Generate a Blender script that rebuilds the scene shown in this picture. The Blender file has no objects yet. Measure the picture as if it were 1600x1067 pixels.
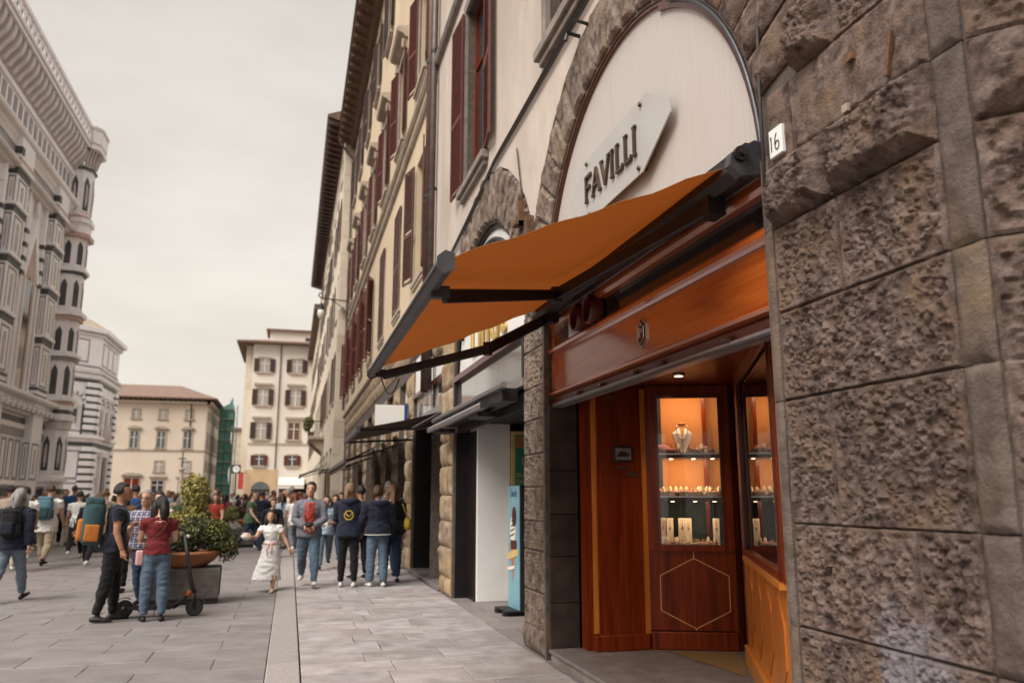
import bpy, bmesh, math, random
from mathutils import Vector, Matrix, noise
from mathutils.kdtree import KDTree
random.seed(7)
PI = math.pi
S = bpy.context.scene
COL = S.collection

# ------------------------------------------------------------------ camera
cd = bpy.data.cameras.new('camera'); cam = bpy.data.objects.new('camera', cd); COL.objects.link(cam)
cd.sensor_width = 36.0; cd.lens = 1245.0/1600*36
cd.clip_start = 0.05; cd.clip_end = 3000
cam.location = (0, 0, 1.6)
cam.rotation_euler = (PI/2 + math.radians(10.98), 0, math.radians(-15.30))
cd.dof.use_dof = True; cd.dof.focus_distance = 6.3; cd.dof.aperture_fstop = 1.7
S.camera = cam

# ------------------------------------------------------------------ sky
W = bpy.data.worlds.new('World'); S.world = W; W.use_nodes = True
nt = W.node_tree; nt.nodes.clear()
def N(t, typ, **k):
    n = t.nodes.new(typ)
    for a, v in k.items(): setattr(n, a, v)
    return n
SUN_EL, SUN_AZ = math.radians(50), math.radians(-125)      # azimuth from +Y towards +X
out = N(nt, 'ShaderNodeOutputWorld')
sky = N(nt, 'ShaderNodeTexSky', sky_type='NISHITA', sun_disc=False, sun_elevation=SUN_EL, sun_rotation=SUN_AZ)
sky.air_density = 2.0; sky.dust_density = 5.0
bg1 = N(nt, 'ShaderNodeBackground'); bg1.inputs[1].default_value = 0.05
nt.links.new(sky.outputs[0], bg1.inputs[0])
tc = N(nt, 'ShaderNodeTexCoord')
mp = N(nt, 'ShaderNodeMapping'); mp.inputs['Scale'].default_value = (1.0, 1.0, 2.6)
ns = N(nt, 'ShaderNodeTexNoise'); ns.inputs['Scale'].default_value = 2.3; ns.inputs['Detail'].default_value = 6; ns.inputs['Roughness'].default_value = .52
nt.links.new(tc.outputs['Generated'], mp.inputs[0]); nt.links.new(mp.outputs[0], ns.inputs['Vector'])
cr = N(nt, 'ShaderNodeValToRGB')
cr.color_ramp.elements[0].position = .30; cr.color_ramp.elements[0].color = (.260, .237, .210, 1)
cr.color_ramp.elements[1].position = .70; cr.color_ramp.elements[1].color = (.348, .322, .290, 1)
nt.links.new(ns.outputs['Fac'], cr.inputs[0])
bg2 = N(nt, 'ShaderNodeBackground'); bg2.inputs[1].default_value = 1.0
sx = N(nt, 'ShaderNodeSeparateXYZ'); nt.links.new(tc.outputs['Generated'], sx.inputs[0])
er = N(nt, 'ShaderNodeMapRange'); er.inputs[1].default_value = 0.0; er.inputs[2].default_value = .55; er.inputs[3].default_value = 1.06; er.inputs[4].default_value = .90; nt.links.new(sx.outputs['Z'], er.inputs[0])
ml = N(nt, 'ShaderNodeVectorMath', operation='SCALE'); nt.links.new(cr.outputs[0], ml.inputs[0]); nt.links.new(er.outputs[0], ml.inputs['Scale'])
nt.links.new(ml.outputs[0], bg2.inputs[0])
mx = N(nt, 'ShaderNodeMixShader'); mx.inputs[0].default_value = .88
nt.links.new(bg1.outputs[0], mx.inputs[1]); nt.links.new(bg2.outputs[0], mx.inputs[2]); nt.links.new(mx.outputs[0], out.inputs[0])

# ------------------------------------------------------------------ sun (veiled by cloud)
sd = bpy.data.lights.new('sun', 'SUN'); sun = bpy.data.objects.new('sun', sd); COL.objects.link(sun)
sd.energy = 1.5; sd.angle = math.radians(42); sd.color = (1, .965, .925)
sv = Vector((math.sin(SUN_AZ)*math.cos(SUN_EL), math.cos(SUN_AZ)*math.cos(SUN_EL), math.sin(SUN_EL)))
sun.rotation_euler = sv.to_track_quat('Z', 'Y').to_euler(); sun.location = sv*80

S.view_settings.view_transform = 'Standard'; S.view_settings.look = 'None'
S.view_settings.exposure = 1.55; S.view_settings.gamma = 1.0
S.render.engine = 'CYCLES'
S.cycles.use_denoising = True; S.cycles.max_bounces = 8; S.cycles.transparent_max_bounces = 12
S.cycles.sample_clamp_indirect = 6.0; S.cycles.caustics_reflective = False; S.cycles.caustics_refractive = False

# ------------------------------------------------------------------ object helpers
def rootloc(o):
    v = Vector((0, 0, 0))
    while o: v += Vector(o.location); o = o.parent
    return v
def tag(o, label=None, cat=None, group=None, kind=None):
    if label: o['label'] = label
    if cat: o['category'] = cat
    if group: o['group'] = group
    if kind: o['kind'] = kind
    return o
def thing(name, loc, label, cat, group=None, rz=0):
    o = bpy.data.objects.new(name, None); COL.objects.link(o)
    o.location = loc; o.rotation_euler = (0, 0, rz); o.empty_display_size = .1
    return tag(o, label, cat, group)
def link(name, me, parent=None, loc=(0, 0, 0)):
    o = bpy.data.objects.new(name, me); COL.objects.link(o); o.location = loc
    if parent: o.parent = parent
    return o
def dup(o, parent=None):
    c = o.copy(); COL.objects.link(c); c.parent = parent
    for ch in [x for x in bpy.data.objects if x.parent == o]: dup(ch, c)
    return c
class MB:
    def __init__(s): s.v = []; s.f = []; s.m = []; s.mi = 0
    def add(s, vs, fs):
        b = len(s.v); s.v += [tuple(p) for p in vs]; s.f += [tuple(i+b for i in f) for f in fs]; s.m += [s.mi]*len(fs); return s
    def box(s, x0, x1, y0, y1, z0, z1):
        return s.add([(x0,y0,z0),(x1,y0,z0),(x1,y1,z0),(x0,y1,z0),(x0,y0,z1),(x1,y0,z1),(x1,y1,z1),(x0,y1,z1)],
                     [(0,3,2,1),(4,5,6,7),(0,1,5,4),(1,2,6,5),(2,3,7,6),(3,0,4,7)])
    def obox(s, c, hx, hy, hz, M=None):
        vs = [Vector((a*hx, b*hy, d*hz)) for d in (-1,1) for a, b in ((-1,-1),(1,-1),(1,1),(-1,1))]
        if M: vs = [M @ v for v in vs]
        c = Vector(c)
        return s.add([c+v for v in vs], [(0,3,2,1),(4,5,6,7),(0,1,5,4),(1,2,6,5),(2,3,7,6),(3,0,4,7)])
    def prism(s, poly, fn, d0, d1):
        n = len(poly)                                  # poly in 2-D, fn(u,v,d) -> xyz
        vs = [fn(u, v, d0) for u, v in poly]+[fn(u, v, d1) for u, v in poly]
        fs = [tuple(range(n-1, -1, -1)), tuple(range(n, 2*n))]+[(i, (i+1) % n, (i+1) % n+n, i+n) for i in range(n)]
        return s.add(vs, fs)
    def sweep(s, prof, fn, t0, t1):                    # open/closed profile swept between two stations
        return s.prism(prof, fn, t0, t1)
    def tube(s, pts, r, n=8, cap=True):
        pts = [Vector(p) for p in pts]; k = len(pts)
        rr = r if isinstance(r, (list, tuple)) else [r]*k
        rings = []; ref = None
        for i, p in enumerate(pts):
            t = (pts[min(i+1, k-1)]-pts[max(i-1, 0)]).normalized()
            if ref is None: ref = Vector((0, 0, 1)) if abs(t.z) < .9 else Vector((1, 0, 0))
            u = t.cross(ref).normalized(); w = u.cross(t).normalized(); ref = w
            q = rr[i]; q = q if isinstance(q, (list, tuple)) else (q, q)
            rings.append([p+u*math.cos(a)*q[0]+w*math.sin(a)*q[1] for a in [2*PI*j/n for j in range(n)]])
        vs = [v for R_ in rings for v in R_]; fs = []
        for i in range(k-1):
            for j in range(n): fs.append((i*n+j, i*n+(j+1) % n, (i+1)*n+(j+1) % n, (i+1)*n+j))
        if cap: fs += [tuple(range(n-1, -1, -1)), tuple(range((k-1)*n, k*n))]
        return s.add(vs, fs)
    def lathe(s, prof, n=24, c=(0, 0, 0), sx=1, sy=1):
        k = len(prof); c = Vector(c)
        vs = [c+Vector((r*math.cos(2*PI*j/n)*sx, r*math.sin(2*PI*j/n)*sy, z)) for r, z in prof for j in range(n)]
        fs = [(i*n+j, i*n+(j+1) % n, (i+1)*n+(j+1) % n, (i+1)*n+j) for i in range(k-1) for j in range(n)]
        fs += [tuple(range(n-1, -1, -1)), tuple(range((k-1)*n, k*n))]
        return s.add(vs, fs)
    def ball(s, c, rx, ry, rz, n=10, m=7, M=None):
        c = Vector(c); vs = []; fs = []
        for i in range(m+1):
            ph = -PI/2+PI*i/m
            for j in range(n):
                v = Vector((rx*math.cos(ph)*math.cos(2*PI*j/n), ry*math.cos(ph)*math.sin(2*PI*j/n), rz*math.sin(ph)))
                vs.append(c+(M @ v if M else v))
        for i in range(m):
            for j in range(n): fs.append((i*n+j, i*n+(j+1) % n, (i+1)*n+(j+1) % n, (i+1)*n+j))
        return s.add(vs, fs)
    def mesh(s, name, mats, smooth=False, off=(0, 0, 0)):
        me = bpy.data.meshes.new(name); off = Vector(off)
        me.from_pydata([Vector(v)-off for v in s.v], [], s.f)
        for m in (mats if isinstance(mats, (list, tuple)) else [mats]): me.materials.append(m)
        if any(s.m): me.polygons.foreach_set('material_index', s.m)
        if smooth: me.polygons.foreach_set('use_smooth', [True]*len(me.polygons))
        me.update()
        return me
    def build(s, name, mats, parent=None, smooth=False, bevel=0, auto=None):
        off = rootloc(parent) if parent else (0, 0, 0)
        me = s.mesh(name, mats, smooth, off)
        bm = bmesh.new(); bm.from_mesh(me)
        if bevel:
            bmesh.ops.remove_doubles(bm, verts=bm.verts, dist=1e-5)
            bmesh.ops.bevel(bm, geom=[e for e in bm.edges if len(e.link_faces) == 2 and e.calc_face_angle(0) > .5], offset=bevel, segments=1, affect='EDGES', profile=.5, clamp_overlap=True)
        bmesh.ops.recalc_face_normals(bm, faces=bm.faces); bm.to_mesh(me); bm.free()
        if auto is not None:
            me.polygons.foreach_set('use_smooth', [True]*len(me.polygons)); me.set_sharp_from_angle(angle=auto)
        return link(name, me, parent)
def bx(name, mat, parent, *a, bevel=0): return MB().box(*a).build(name, mat, parent, bevel=bevel)
def fX(X):            # (u,v,d) -> facade plane facing -X : u = Y, v = Z, d = offset outward (towards -X)
    return lambda u, v, d: (X-d, u, v)
def fY(Y):            # facade facing -Y : u = X, v = Z
    return lambda u, v, d: (u, Y-d, v)

# ------------------------------------------------------------------ materials
MT = {}
def mat(name, c, c2=None, rough=.7, scale=4, detail=6, bump=0, bscale=None, metal=0, var=0, stretch=(1, 1, 1), coat=0, crough=.12, spec=.5, c3=None, ramp=(.35, .65), bdist=.02, emit=None, sheen=0):
    m = bpy.data.materials.new(name); m.use_nodes = True; t = m.node_tree; MT[name] = m
    b = t.nodes['Principled BSDF']; L = t.links.new
    b.inputs['Roughness'].default_value = rough; b.inputs['Metallic'].default_value = metal
    b.inputs['Specular IOR Level'].default_value = spec
    b.inputs['Coat Weight'].default_value = coat; b.inputs['Coat Roughness'].default_value = crough
    if sheen: b.inputs['Sheen Weight'].default_value = sheen
    b.inputs['Base Color'].default_value = (*c, 1)
    if emit: b.inputs['Emission Color'].default_value = (*emit[:3], 1); b.inputs['Emission Strength'].default_value = emit[3]
    if c2 is None and not bump and not var: return m
    tc = N(t, 'ShaderNodeTexCoord'); oi = N(t, 'ShaderNodeObjectInfo')
    mu = N(t, 'ShaderNodeMath', operation='MULTIPLY'); mu.inputs[1].default_value = 37.0; L(oi.outputs['Random'], mu.inputs[0])
    ad = N(t, 'ShaderNodeVectorMath', operation='ADD'); L(tc.outputs['Object'], ad.inputs[0]); L(mu.outputs[0], ad.inputs[1])
    mp = N(t, 'ShaderNodeMapping'); mp.inputs['Scale'].default_value = stretch; L(ad.outputs[0], mp.inputs[0])
    col = None
    if c2 is not None:
        n = N(t, 'ShaderNodeTexNoise'); n.inputs['Scale'].default_value = scale; n.inputs['Detail'].default_value = detail; n.inputs['Roughness'].default_value = .6
        L(mp.outputs[0], n.inputs['Vector'])
        r = N(t, 'ShaderNodeValToRGB'); e = r.color_ramp.elements
        e[0].position, e[1].position = ramp; e[0].color = (*c, 1); e[1].color = (*c2, 1)
        L(n.outputs['Fac'], r.inputs[0]); col = r.outputs[0]
        if c3 is not None:
            n2 = N(t, 'ShaderNodeTexNoise'); n2.inputs['Scale'].default_value = scale*.31; n2.inputs['Detail'].default_value = 5; L(mp.outputs[0], n2.inputs['Vector'])
            r2 = N(t, 'ShaderNodeMapRange'); r2.inputs[1].default_value = .50; r2.inputs[2].default_value = .72; L(n2.outputs['Fac'], r2.inputs[0])
            mm = N(t, 'ShaderNodeMix', data_type='RGBA'); L(r2.outputs[0], mm.inputs[0]); L(col, mm.inputs[6]); mm.inputs[7].default_value = (*c3, 1); col = mm.outputs[2]
    if var:
        hs = N(t, 'ShaderNodeHueSaturation')
        mr = N(t, 'ShaderNodeMapRange'); mr.inputs[3].default_value = 1-var; mr.inputs[4].default_value = 1+var; L(oi.outputs['Random'], mr.inputs[0]); L(mr.outputs[0], hs.inputs['Value'])
        if col: L(col, hs.inputs['Color'])
        else: hs.inputs['Color'].default_value = (*c, 1)
        col = hs.outputs[0]
    if col: L(col, b.inputs['Base Color'])
    if bump:
        n3 = N(t, 'ShaderNodeTexNoise'); n3.inputs['Scale'].default_value = bscale or scale*4; n3.inputs['Detail'].default_value = 8; n3.inputs['Roughness'].default_value = .65
        L(mp.outputs[0], n3.inputs['Vector'])
        bp = N(t, 'ShaderNodeBump'); bp.inputs['Strength'].default_value = bump; bp.inputs['Distance'].default_value = bdist
        L(n3.outputs['Fac'], bp.inputs['Height']); L(bp.outputs[0], b.inputs['Normal'])
    return m
def glass(name, tint=(1, 1, 1), ior=1.5, rough=0.0, refl=1.0):
    m = bpy.data.materials.new(name); m.use_nodes = True; t = m.node_tree; t.nodes.clear(); MT[name] = m
    o = N(t, 'ShaderNodeOutputMaterial'); tr = N(t, 'ShaderNodeBsdfTransparent'); tr.inputs[0].default_value = (*tint, 1)
    gl = N(t, 'ShaderNodeBsdfGlossy'); gl.inputs['Roughness'].default_value = rough; gl.inputs[0].default_value = (refl, refl, refl, 1)
    fr = N(t, 'ShaderNodeFresnel'); fr.inputs[0].default_value = ior; mx = N(t, 'ShaderNodeMixShader')
    t.links.new(fr.outputs[0], mx.inputs[0]); t.links.new(tr.outputs[0], mx.inputs[1]); t.links.new(gl.outputs[0], mx.inputs[2]); t.links.new(mx.outputs[0], o.inputs[0])
    return m
mat('stone_near', (.060, .038, .031), (.235, .172, .145), rough=.9, scale=13, bump=.8, bscale=80, var=.14, c3=(.20, .133, .09), bdist=.03, spec=.25)
mat('stone_pier', (.080, .055, .043), (.275, .215, .18), rough=.9, scale=8, bump=.8, bscale=45, var=.15, c3=(.20, .145, .095), bdist=.02, spec=.25)
mat('stone_warm', (.19, .135, .085), (.42, .33, .235), rough=.9, scale=5, bump=.7, bscale=30, var=.15, c3=(.40, .26, .13), bdist=.03, spec=.25)
mat('stone_smooth', (.085, .062, .051), (.175, .136, .116), rough=.88, scale=7, bump=.9, bscale=60, var=.08, c3=(.21, .145, .095), spec=.25)
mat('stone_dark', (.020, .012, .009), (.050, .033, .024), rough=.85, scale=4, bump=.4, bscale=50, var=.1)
mat('mortar', (.075, .057, .047), (.13, .102, .085), rough=.95, scale=12, bump=.5, bscale=60)
mat('plaster_grey', (.47, .395, .34), (.58, .50, .435), rough=.92, scale=1.6, bump=.3, bscale=70, c3=(.40, .33, .275), stretch=(1, 1, .5))
mat('plaster_yellow', (.58, .455, .31), (.66, .53, .37), rough=.92, scale=.7, bump=.2, bscale=60, c3=(.56, .44, .29))
mat('plaster_pale', (.60, .52, .40), (.68, .60, .48), rough=.92, scale=.8, bump=.2, bscale=50, c3=(.50, .41, .30))
mat('plaster_cream', (.65, .54, .435), (.71, .60, .49), rough=.92, scale=.25, c3=(.60, .495, .40))
mat('plaster_white', (.69, .63, .56), (.74, .68, .61), rough=.92, scale=.3, c3=(.66, .60, .52))
mat('plaster_ochre', (.52, .36, .215), (.60, .43, .27), rough=.92, scale=.8)
mat('trim_stone', (.36, .30, .235), (.46, .39, .315), rough=.9, scale=3, bump=.3, bscale=40, c3=(.29, .23, .17))
mat('trim_grey', (.17, .14, .122), (.27, .23, .20), rough=.88, scale=4, bump=.3, bscale=50)
mat('white_paint', (.70, .68, .655), (.76, .74, .71), rough=.6, scale=2, c3=(.66, .63, .60))
mat('panel_white', (.47, .425, .398), (.52, .475, .445), rough=.38, scale=6, stretch=(1, 14, .35))
mat('shutter_red', (.085, .016, .013), (.135, .030, .023), rough=.6, scale=9, var=.18, bump=.2)
mat('shutter_dark', (.042, .018, .016), (.075, .034, .029), rough=.6, scale=9, var=.18)
mat('shutter_brown', (.085, .040, .030), (.13, .066, .050), rough=.6, scale=9, var=.15)
mat('eave_wood', (.095, .055, .036), (.17, .105, .068), rough=.8, scale=3, stretch=(4, .3, 1))
mat('roof_tile', (.185, .115, .088), (.27, .175, .135), rough=.9, scale=2.5, var=.1, c3=(.20, .14, .11), bump=.3)
mat('dark_gap', (.012, .008, .007), rough=.8)
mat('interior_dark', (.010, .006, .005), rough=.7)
mat('door_black', (.006, .004, .0045), (.011, .008, .008), rough=.35, scale=6)
mat('pane_dark', (.030, .030, .034), rough=.06, spec=.8)
mat('pane_curtain', (.30, .27, .24), (.44, .40, .35), rough=.25, scale=3, stretch=(6, 6, .6), spec=.6)
mat('pane_blue', (.10, .115, .12), rough=.08, spec=.8)
mat('iron', (.012, .010, .010), (.022, .018, .017), rough=.5, scale=30)
mat('rust', (.075, .036, .016), (.17, .09, .042), rough=.8, scale=30)
mat('copper_pipe', (.085, .040, .030), (.14, .066, .05), rough=.5, scale=6, metal=.3, c3=(.10, .075, .065))
mat('grey_pipe', (.075, .055, .05), (.12, .092, .082), rough=.5, scale=6, metal=.3)
mat('cable', (.05, .042, .038), rough=.7)
mat('alu_grey', (.25, .23, .225), (.31, .29, .285), rough=.38, metal=.5, scale=10)
mat('alu_dark', (.055, .052, .056), (.08, .076, .082), rough=.4, metal=.5, scale=10)
mat('awning_bar', (.085, .083, .10), (.12, .118, .138), rough=.45, metal=.4, scale=8)
mat('arm_black', (.007, .0045, .0045), (.011, .0075, .007), rough=.5, scale=20)
mat('steel', (.55, .53, .50), rough=.28, metal=1)
mat('bronze', (.075, .045, .03), (.12, .075, .05), rough=.4, metal=.6, scale=30)
mat('brass', (.55, .36, .13), rough=.3, metal=.9)
mat('gold_leaf', (.66, .43, .10), rough=.35, metal=.5)
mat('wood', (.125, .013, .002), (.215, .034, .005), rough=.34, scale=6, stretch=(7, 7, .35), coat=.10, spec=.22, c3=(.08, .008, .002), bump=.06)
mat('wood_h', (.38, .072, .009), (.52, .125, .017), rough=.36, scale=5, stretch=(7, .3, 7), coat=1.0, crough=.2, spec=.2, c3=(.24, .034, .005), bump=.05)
MT['wood_h'].node_tree.nodes['Principled BSDF'].inputs['Coat IOR'].default_value = 3.6
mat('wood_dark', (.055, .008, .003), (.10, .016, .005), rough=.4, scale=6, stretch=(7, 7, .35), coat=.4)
mat('wood_light', (.48, .145, .02), (.60, .21, .035), rough=.36, scale=6, stretch=(7, 7, .35), coat=.25)
mat('wood_inlay', (.62, .33, .13), rough=.4)
mat('step_stone', (.13, .112, .106), (.20, .176, .165), rough=.5, scale=5, bump=.15, bscale=60, c3=(.14, .115, .10))
mat('mat_brown', (.18, .10, .035), (.28, .16, .06), rough=.95, scale=90, bump=.6, bscale=200)
mat('slab', (.255, .226, .219), (.40, .362, .352), rough=.72, scale=3.2, bump=.45, bscale=30, var=.13, c3=(.27, .225, .205), bdist=.012)
mat('slab_piazza', (.178, .156, .152), (.25, .226, .22), rough=.68, scale=2.2, bump=.35, bscale=26, var=.05, c3=(.205, .175, .163), bdist=.012)
mat('kerb', (.25, .22, .208), (.40, .362, .343), rough=.8, scale=60, bump=.4, bscale=120, var=.06, c3=(.30, .26, .235))
mat('velvet_peach', (.52, .215, .070), (.58, .25, .085), rough=.9, scale=3)
mat('velvet_green', (.012, .022, .016), rough=.9)
mat('wood_mid', (.40, .105, .013), (.52, .165, .025), rough=.36, scale=6, stretch=(7, 7, .35), coat=.25)
mat('bust_cream', (.78, .66, .50), rough=.8)
mat('pink_cloth', (.40, .12, .16), (.52, .20, .24), rough=.85, scale=20, bump=.5, bscale=30)
mat('terracotta', (.30, .105, .038), (.40, .16, .062), rough=.75, scale=6, c3=(.28, .13, .07))
mat('concrete', (.075, .066, .058), (.13, .116, .104), rough=.92, scale=9, bump=.5, bscale=60, c3=(.13, .105, .085))
mat('soil', (.03, .02, .014), rough=1)
mat('black_rubber', (.007, .006, .006), rough=.6)
mat('scooter_black', (.008, .007, .007), (.015, .013, .013), rough=.4, scale=8)
mat('orange_plastic', (.55, .11, .02), rough=.4)
mat('green_poster', (.035, .19, .115), (.045, .22, .135), rough=.35, scale=2)
mat('poster_gold', (.60, .42, .16), (.68, .50, .22), rough=.4, scale=4)
mat('poster_blue', (.15, .33, .41), (.24, .43, .50), rough=.35, scale=1.5, stretch=(1, 1, 1.6))
mat('cone_brown', (.34, .14, .045), (.46, .22, .08), rough=.6, scale=9)
mat('cream_ice', (.80, .66, .54), (.86, .76, .66), rough=.5, scale=8)
mat('choc', (.08, .022, .012), rough=.4)
mat('awning_cloth', (.58, .235, .048), (.64, .27, .060), rough=.9, scale=1.2, bump=.12, bscale=5)
mat('awning_dark', (.085, .055, .042), (.11, .073, .056), rough=.9, scale=2, bump=.1, bscale=5)
mat('awning_white', (.72, .67, .60), rough=.9)
mat('marble', (.84, .82, .855), (.90, .885, .91), rough=.6, scale=.9, c3=(.76, .735, .76))
mat('marble_grey', (.60, .56, .565), (.69, .65, .655), rough=.6, scale=.7)
mat('marble_green', (.045, .05, .052), (.085, .088, .09), rough=.55, scale=1)
mat('marble_soft', (.24, .23, .245), (.33, .315, .33), rough=.55, scale=1)
mat('marble_pink', (.48, .32, .29), (.58, .41, .37), rough=.6, scale=1)
mat('relief', (.42, .36, .36), (.62, .56, .55), rough=.8, scale=5, bump=.6, bscale=12)
mat('net_green', (.06, .20, .165), (.11, .28, .235), rough=.8, scale=1.2)
mat('leaf_yellow', (.19, .17, .035), (.36, .31, .085), rough=.55, scale=9, var=.0)
mat('leaf_green', (.085, .10, .022), (.20, .205, .055), rough=.55, scale=7)
mat('leaf_dark', (.028, .034, .012), (.075, .082, .026), rough=.55, scale=7)
mat('leaf_red', (.055, .012, .012), (.10, .025, .02), rough=.55, scale=7)
mat('bark', (.06, .038, .022), (.10, .065, .04), rough=.95, scale=20)
mat('lamp_glass', (.78, .74, .68), rough=.25)
mat('paper_white', (.78, .76, .72), rough=.6)
mat('sign_white', (.76, .74, .71), rough=.4)
mat('sign_blue', (.02, .05, .20), rough=.4)
mat('sign_red', (.45, .05, .04), rough=.5)
mat('ink', (.015, .012, .011), rough=.6)
mat('photo_grey', (.10, .09, .085), (.28, .26, .25), rough=.3, scale=30)
mat('lamp_on', (1, .85, .6), rough=.4, emit=(1, .74, .42, 2.5))
mat('lamp_off', (.55, .5, .44), rough=.3, metal=.6)
mat('glass_dark', (.024, .018, .016), rough=.08, spec=.6)
mat('mirror_pane', (.42, .40, .385), rough=.06, metal=.85)
mat('grey_sheet', (.40, .39, .375), (.45, .44, .425), rough=.35, scale=1.5)
def whitewash(name, cen, rad, col):                  # old smear of pale paint left on the lower stones
    t = MT[name].node_tree; b = t.nodes['Principled BSDF']; L = t.links.new; src = b.inputs['Base Color'].links[0].from_socket
    tc = N(t, 'ShaderNodeTexCoord'); mp = N(t, 'ShaderNodeMapping'); mp.vector_type = 'TEXTURE'; mp.inputs['Location'].default_value = cen; mp.inputs['Scale'].default_value = rad; L(tc.outputs['Object'], mp.inputs[0])
    ln = N(t, 'ShaderNodeVectorMath', operation='LENGTH'); L(mp.outputs[0], ln.inputs[0])
    ns = N(t, 'ShaderNodeTexNoise'); ns.inputs['Scale'].default_value = 9; ns.inputs['Detail'].default_value = 6; L(tc.outputs['Object'], ns.inputs['Vector'])
    ad = N(t, 'ShaderNodeMath', operation='MULTIPLY_ADD'); L(ns.outputs['Fac'], ad.inputs[0]); ad.inputs[1].default_value = 1.4; L(ln.outputs['Value'], ad.inputs[2])
    mr = N(t, 'ShaderNodeMapRange'); mr.inputs[1].default_value = 1.25; mr.inputs[2].default_value = 1.65; mr.inputs[3].default_value = .75; mr.inputs[4].default_value = 0; L(ad.outputs[0], mr.inputs[0])
    mx = N(t, 'ShaderNodeMix', data_type='RGBA'); L(mr.outputs[0], mx.inputs[0]); L(src, mx.inputs[6]); mx.inputs[7].default_value = (*col, 1); L(mx.outputs[2], b.inputs['Base Color'])
whitewash('stone_near', (0, 2.95-9, .78), (1.0, .26, .42), (.27, .25, .27))
glass('clear_glass'); glass('shop_glass', ior=1.7); glass('sign_glass', tint=(.80, .82, .81), refl=.8)
for nm, m in (('green_poster', None),): pass
M_ = MT
# translucent canvas for awnings
def canvas(name, c, tr):
    m = mat(name, c, tuple(x*1.12 for x in c), rough=.9, scale=1.3, bump=.15, bscale=5)
    t = m.node_tree; b = t.nodes['Principled BSDF']; o = t.nodes['Material Output']
    tl = N(t, 'ShaderNodeBsdfTranslucent'); tl.inputs[0].default_value = (*c, 1)
    mx = N(t, 'ShaderNodeMixShader'); mx.inputs[0].default_value = tr
    t.links.new(b.outputs[0], mx.inputs[1]); t.links.new(tl.outputs[0], mx.inputs[2]); t.links.new(mx.outputs[0], o.inputs[0])
canvas('canvas_orange', (.56, .268, .078), .5)
canvas('canvas_brown', (.10, .062, .045), .25)
canvas('canvas_white', (.74, .69, .61), .4)
# far paving: joints laid by the material where single slabs can no longer be told apart
def paving(name, sx, sy):
    m = mat(name, (.178, .156, .152), (.25, .226, .22), rough=.7, scale=1.2, bump=.3, bscale=26, c3=(.235, .20, .185))
    t = m.node_tree; b = t.nodes['Principled BSDF']; src = b.inputs['Base Color'].links[0].from_socket
    tc = N(t, 'ShaderNodeTexCoord'); br = N(t, 'ShaderNodeTexBrick'); br.inputs['Scale'].default_value = 1
    br.inputs['Brick Width'].default_value = sx; br.inputs['Row Height'].default_value = sy; br.inputs['Mortar Size'].default_value = .008
    br.inputs['Color1'].default_value = (.9, .9, .9, 1); br.inputs['Color2'].default_value = (1.08, 1.06, 1.05, 1); br.inputs['Mortar'].default_value = (.55, .52, .5, 1)
    t.links.new(tc.outputs['Object'], br.inputs['Vector'])
    mm = N(t, 'ShaderNodeMix', data_type='RGBA', blend_type='MULTIPLY'); mm.inputs[0].default_value = 1
    t.links.new(src, mm.inputs[6]); t.links.new(br.outputs['Color'], mm.inputs[7]); t.links.new(mm.outputs[2], b.inputs['Base Color'])
    return m
paving('paving_far', 1.1, .52)

# ------------------------------------------------------------------ ground
g = MB().add([(-1500, -600, -.03), (1500, -600, -.03), (1500, 2400, -.03), (-1500, 2400, -.03)], [(0, 1, 2, 3)]).build('ground', MT['mortar'])
tag(g, kind='structure')
pz = thing('piazza_paving', (0, 0, 0), None, None); tag(pz, kind='structure')
def slab_mesh(name, w, d, h, mt, seed):
    rs = random.Random(seed); m = MB(); j = .0018 if mt.name == 'slab_piazza' else .005
    pts = []
    def edge(a, b, n):
        o = []
        for i in range(n):
            f = i/n; p = Vector(a).lerp(Vector(b), f); o.append((p.x+rs.uniform(-.003, .003), p.y+rs.uniform(-.003, .003)))
        return o
    c = [(-w/2+j, -d/2+j), (w/2-j, -d/2+j), (w/2-j, d/2-j), (-w/2+j, d/2-j)]
    for i in range(4): pts += edge(c[i], c[(i+1) % 4], 4)
    n = len(pts)
    vs = [(x, y, -h) for x, y in pts]+[(x, y, -.006) for x, y in pts]+[(x*.985, y*.97, 0+rs.uniform(-.0012, .0012)) for x, y in pts]
    fs = [(i, (i+1) % n, (i+1) % n+n, i+n) for i in range(n)]+[(i+n, (i+1) % n+n, (i+1) % n+2*n, i+2*n) for i in range(n)]+[tuple(range(2*n, 3*n))]
    m.add(vs, fs); return m.mesh(name, mt)
pzm = [slab_mesh('slab', 1.15, .56, .028, MT['slab_piazza'], k) for k in range(5)]
r = random.Random(3)
cnt = 0
for row in range(28):
    y = 7.0+row*.56; xo = r.uniform(0, 1.15)
    lo = -1.0*(y*.68)-.6
    k = 0
    while True:
        x = -.12-.575-k*1.15+(xo-1.15 if k else 0)*0
        x = -.14-.575-k*1.15-(0.5 if row % 2 else 0)
        if x < lo: break
        o = link('slab', r.choice(pzm), pz, (x, y, r.uniform(-.003, .002))); o.rotation_euler = (r.uniform(-.002, .002), r.uniform(-.002, .002), r.choice((0, PI)))
        cnt += 1; k += 1
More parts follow.
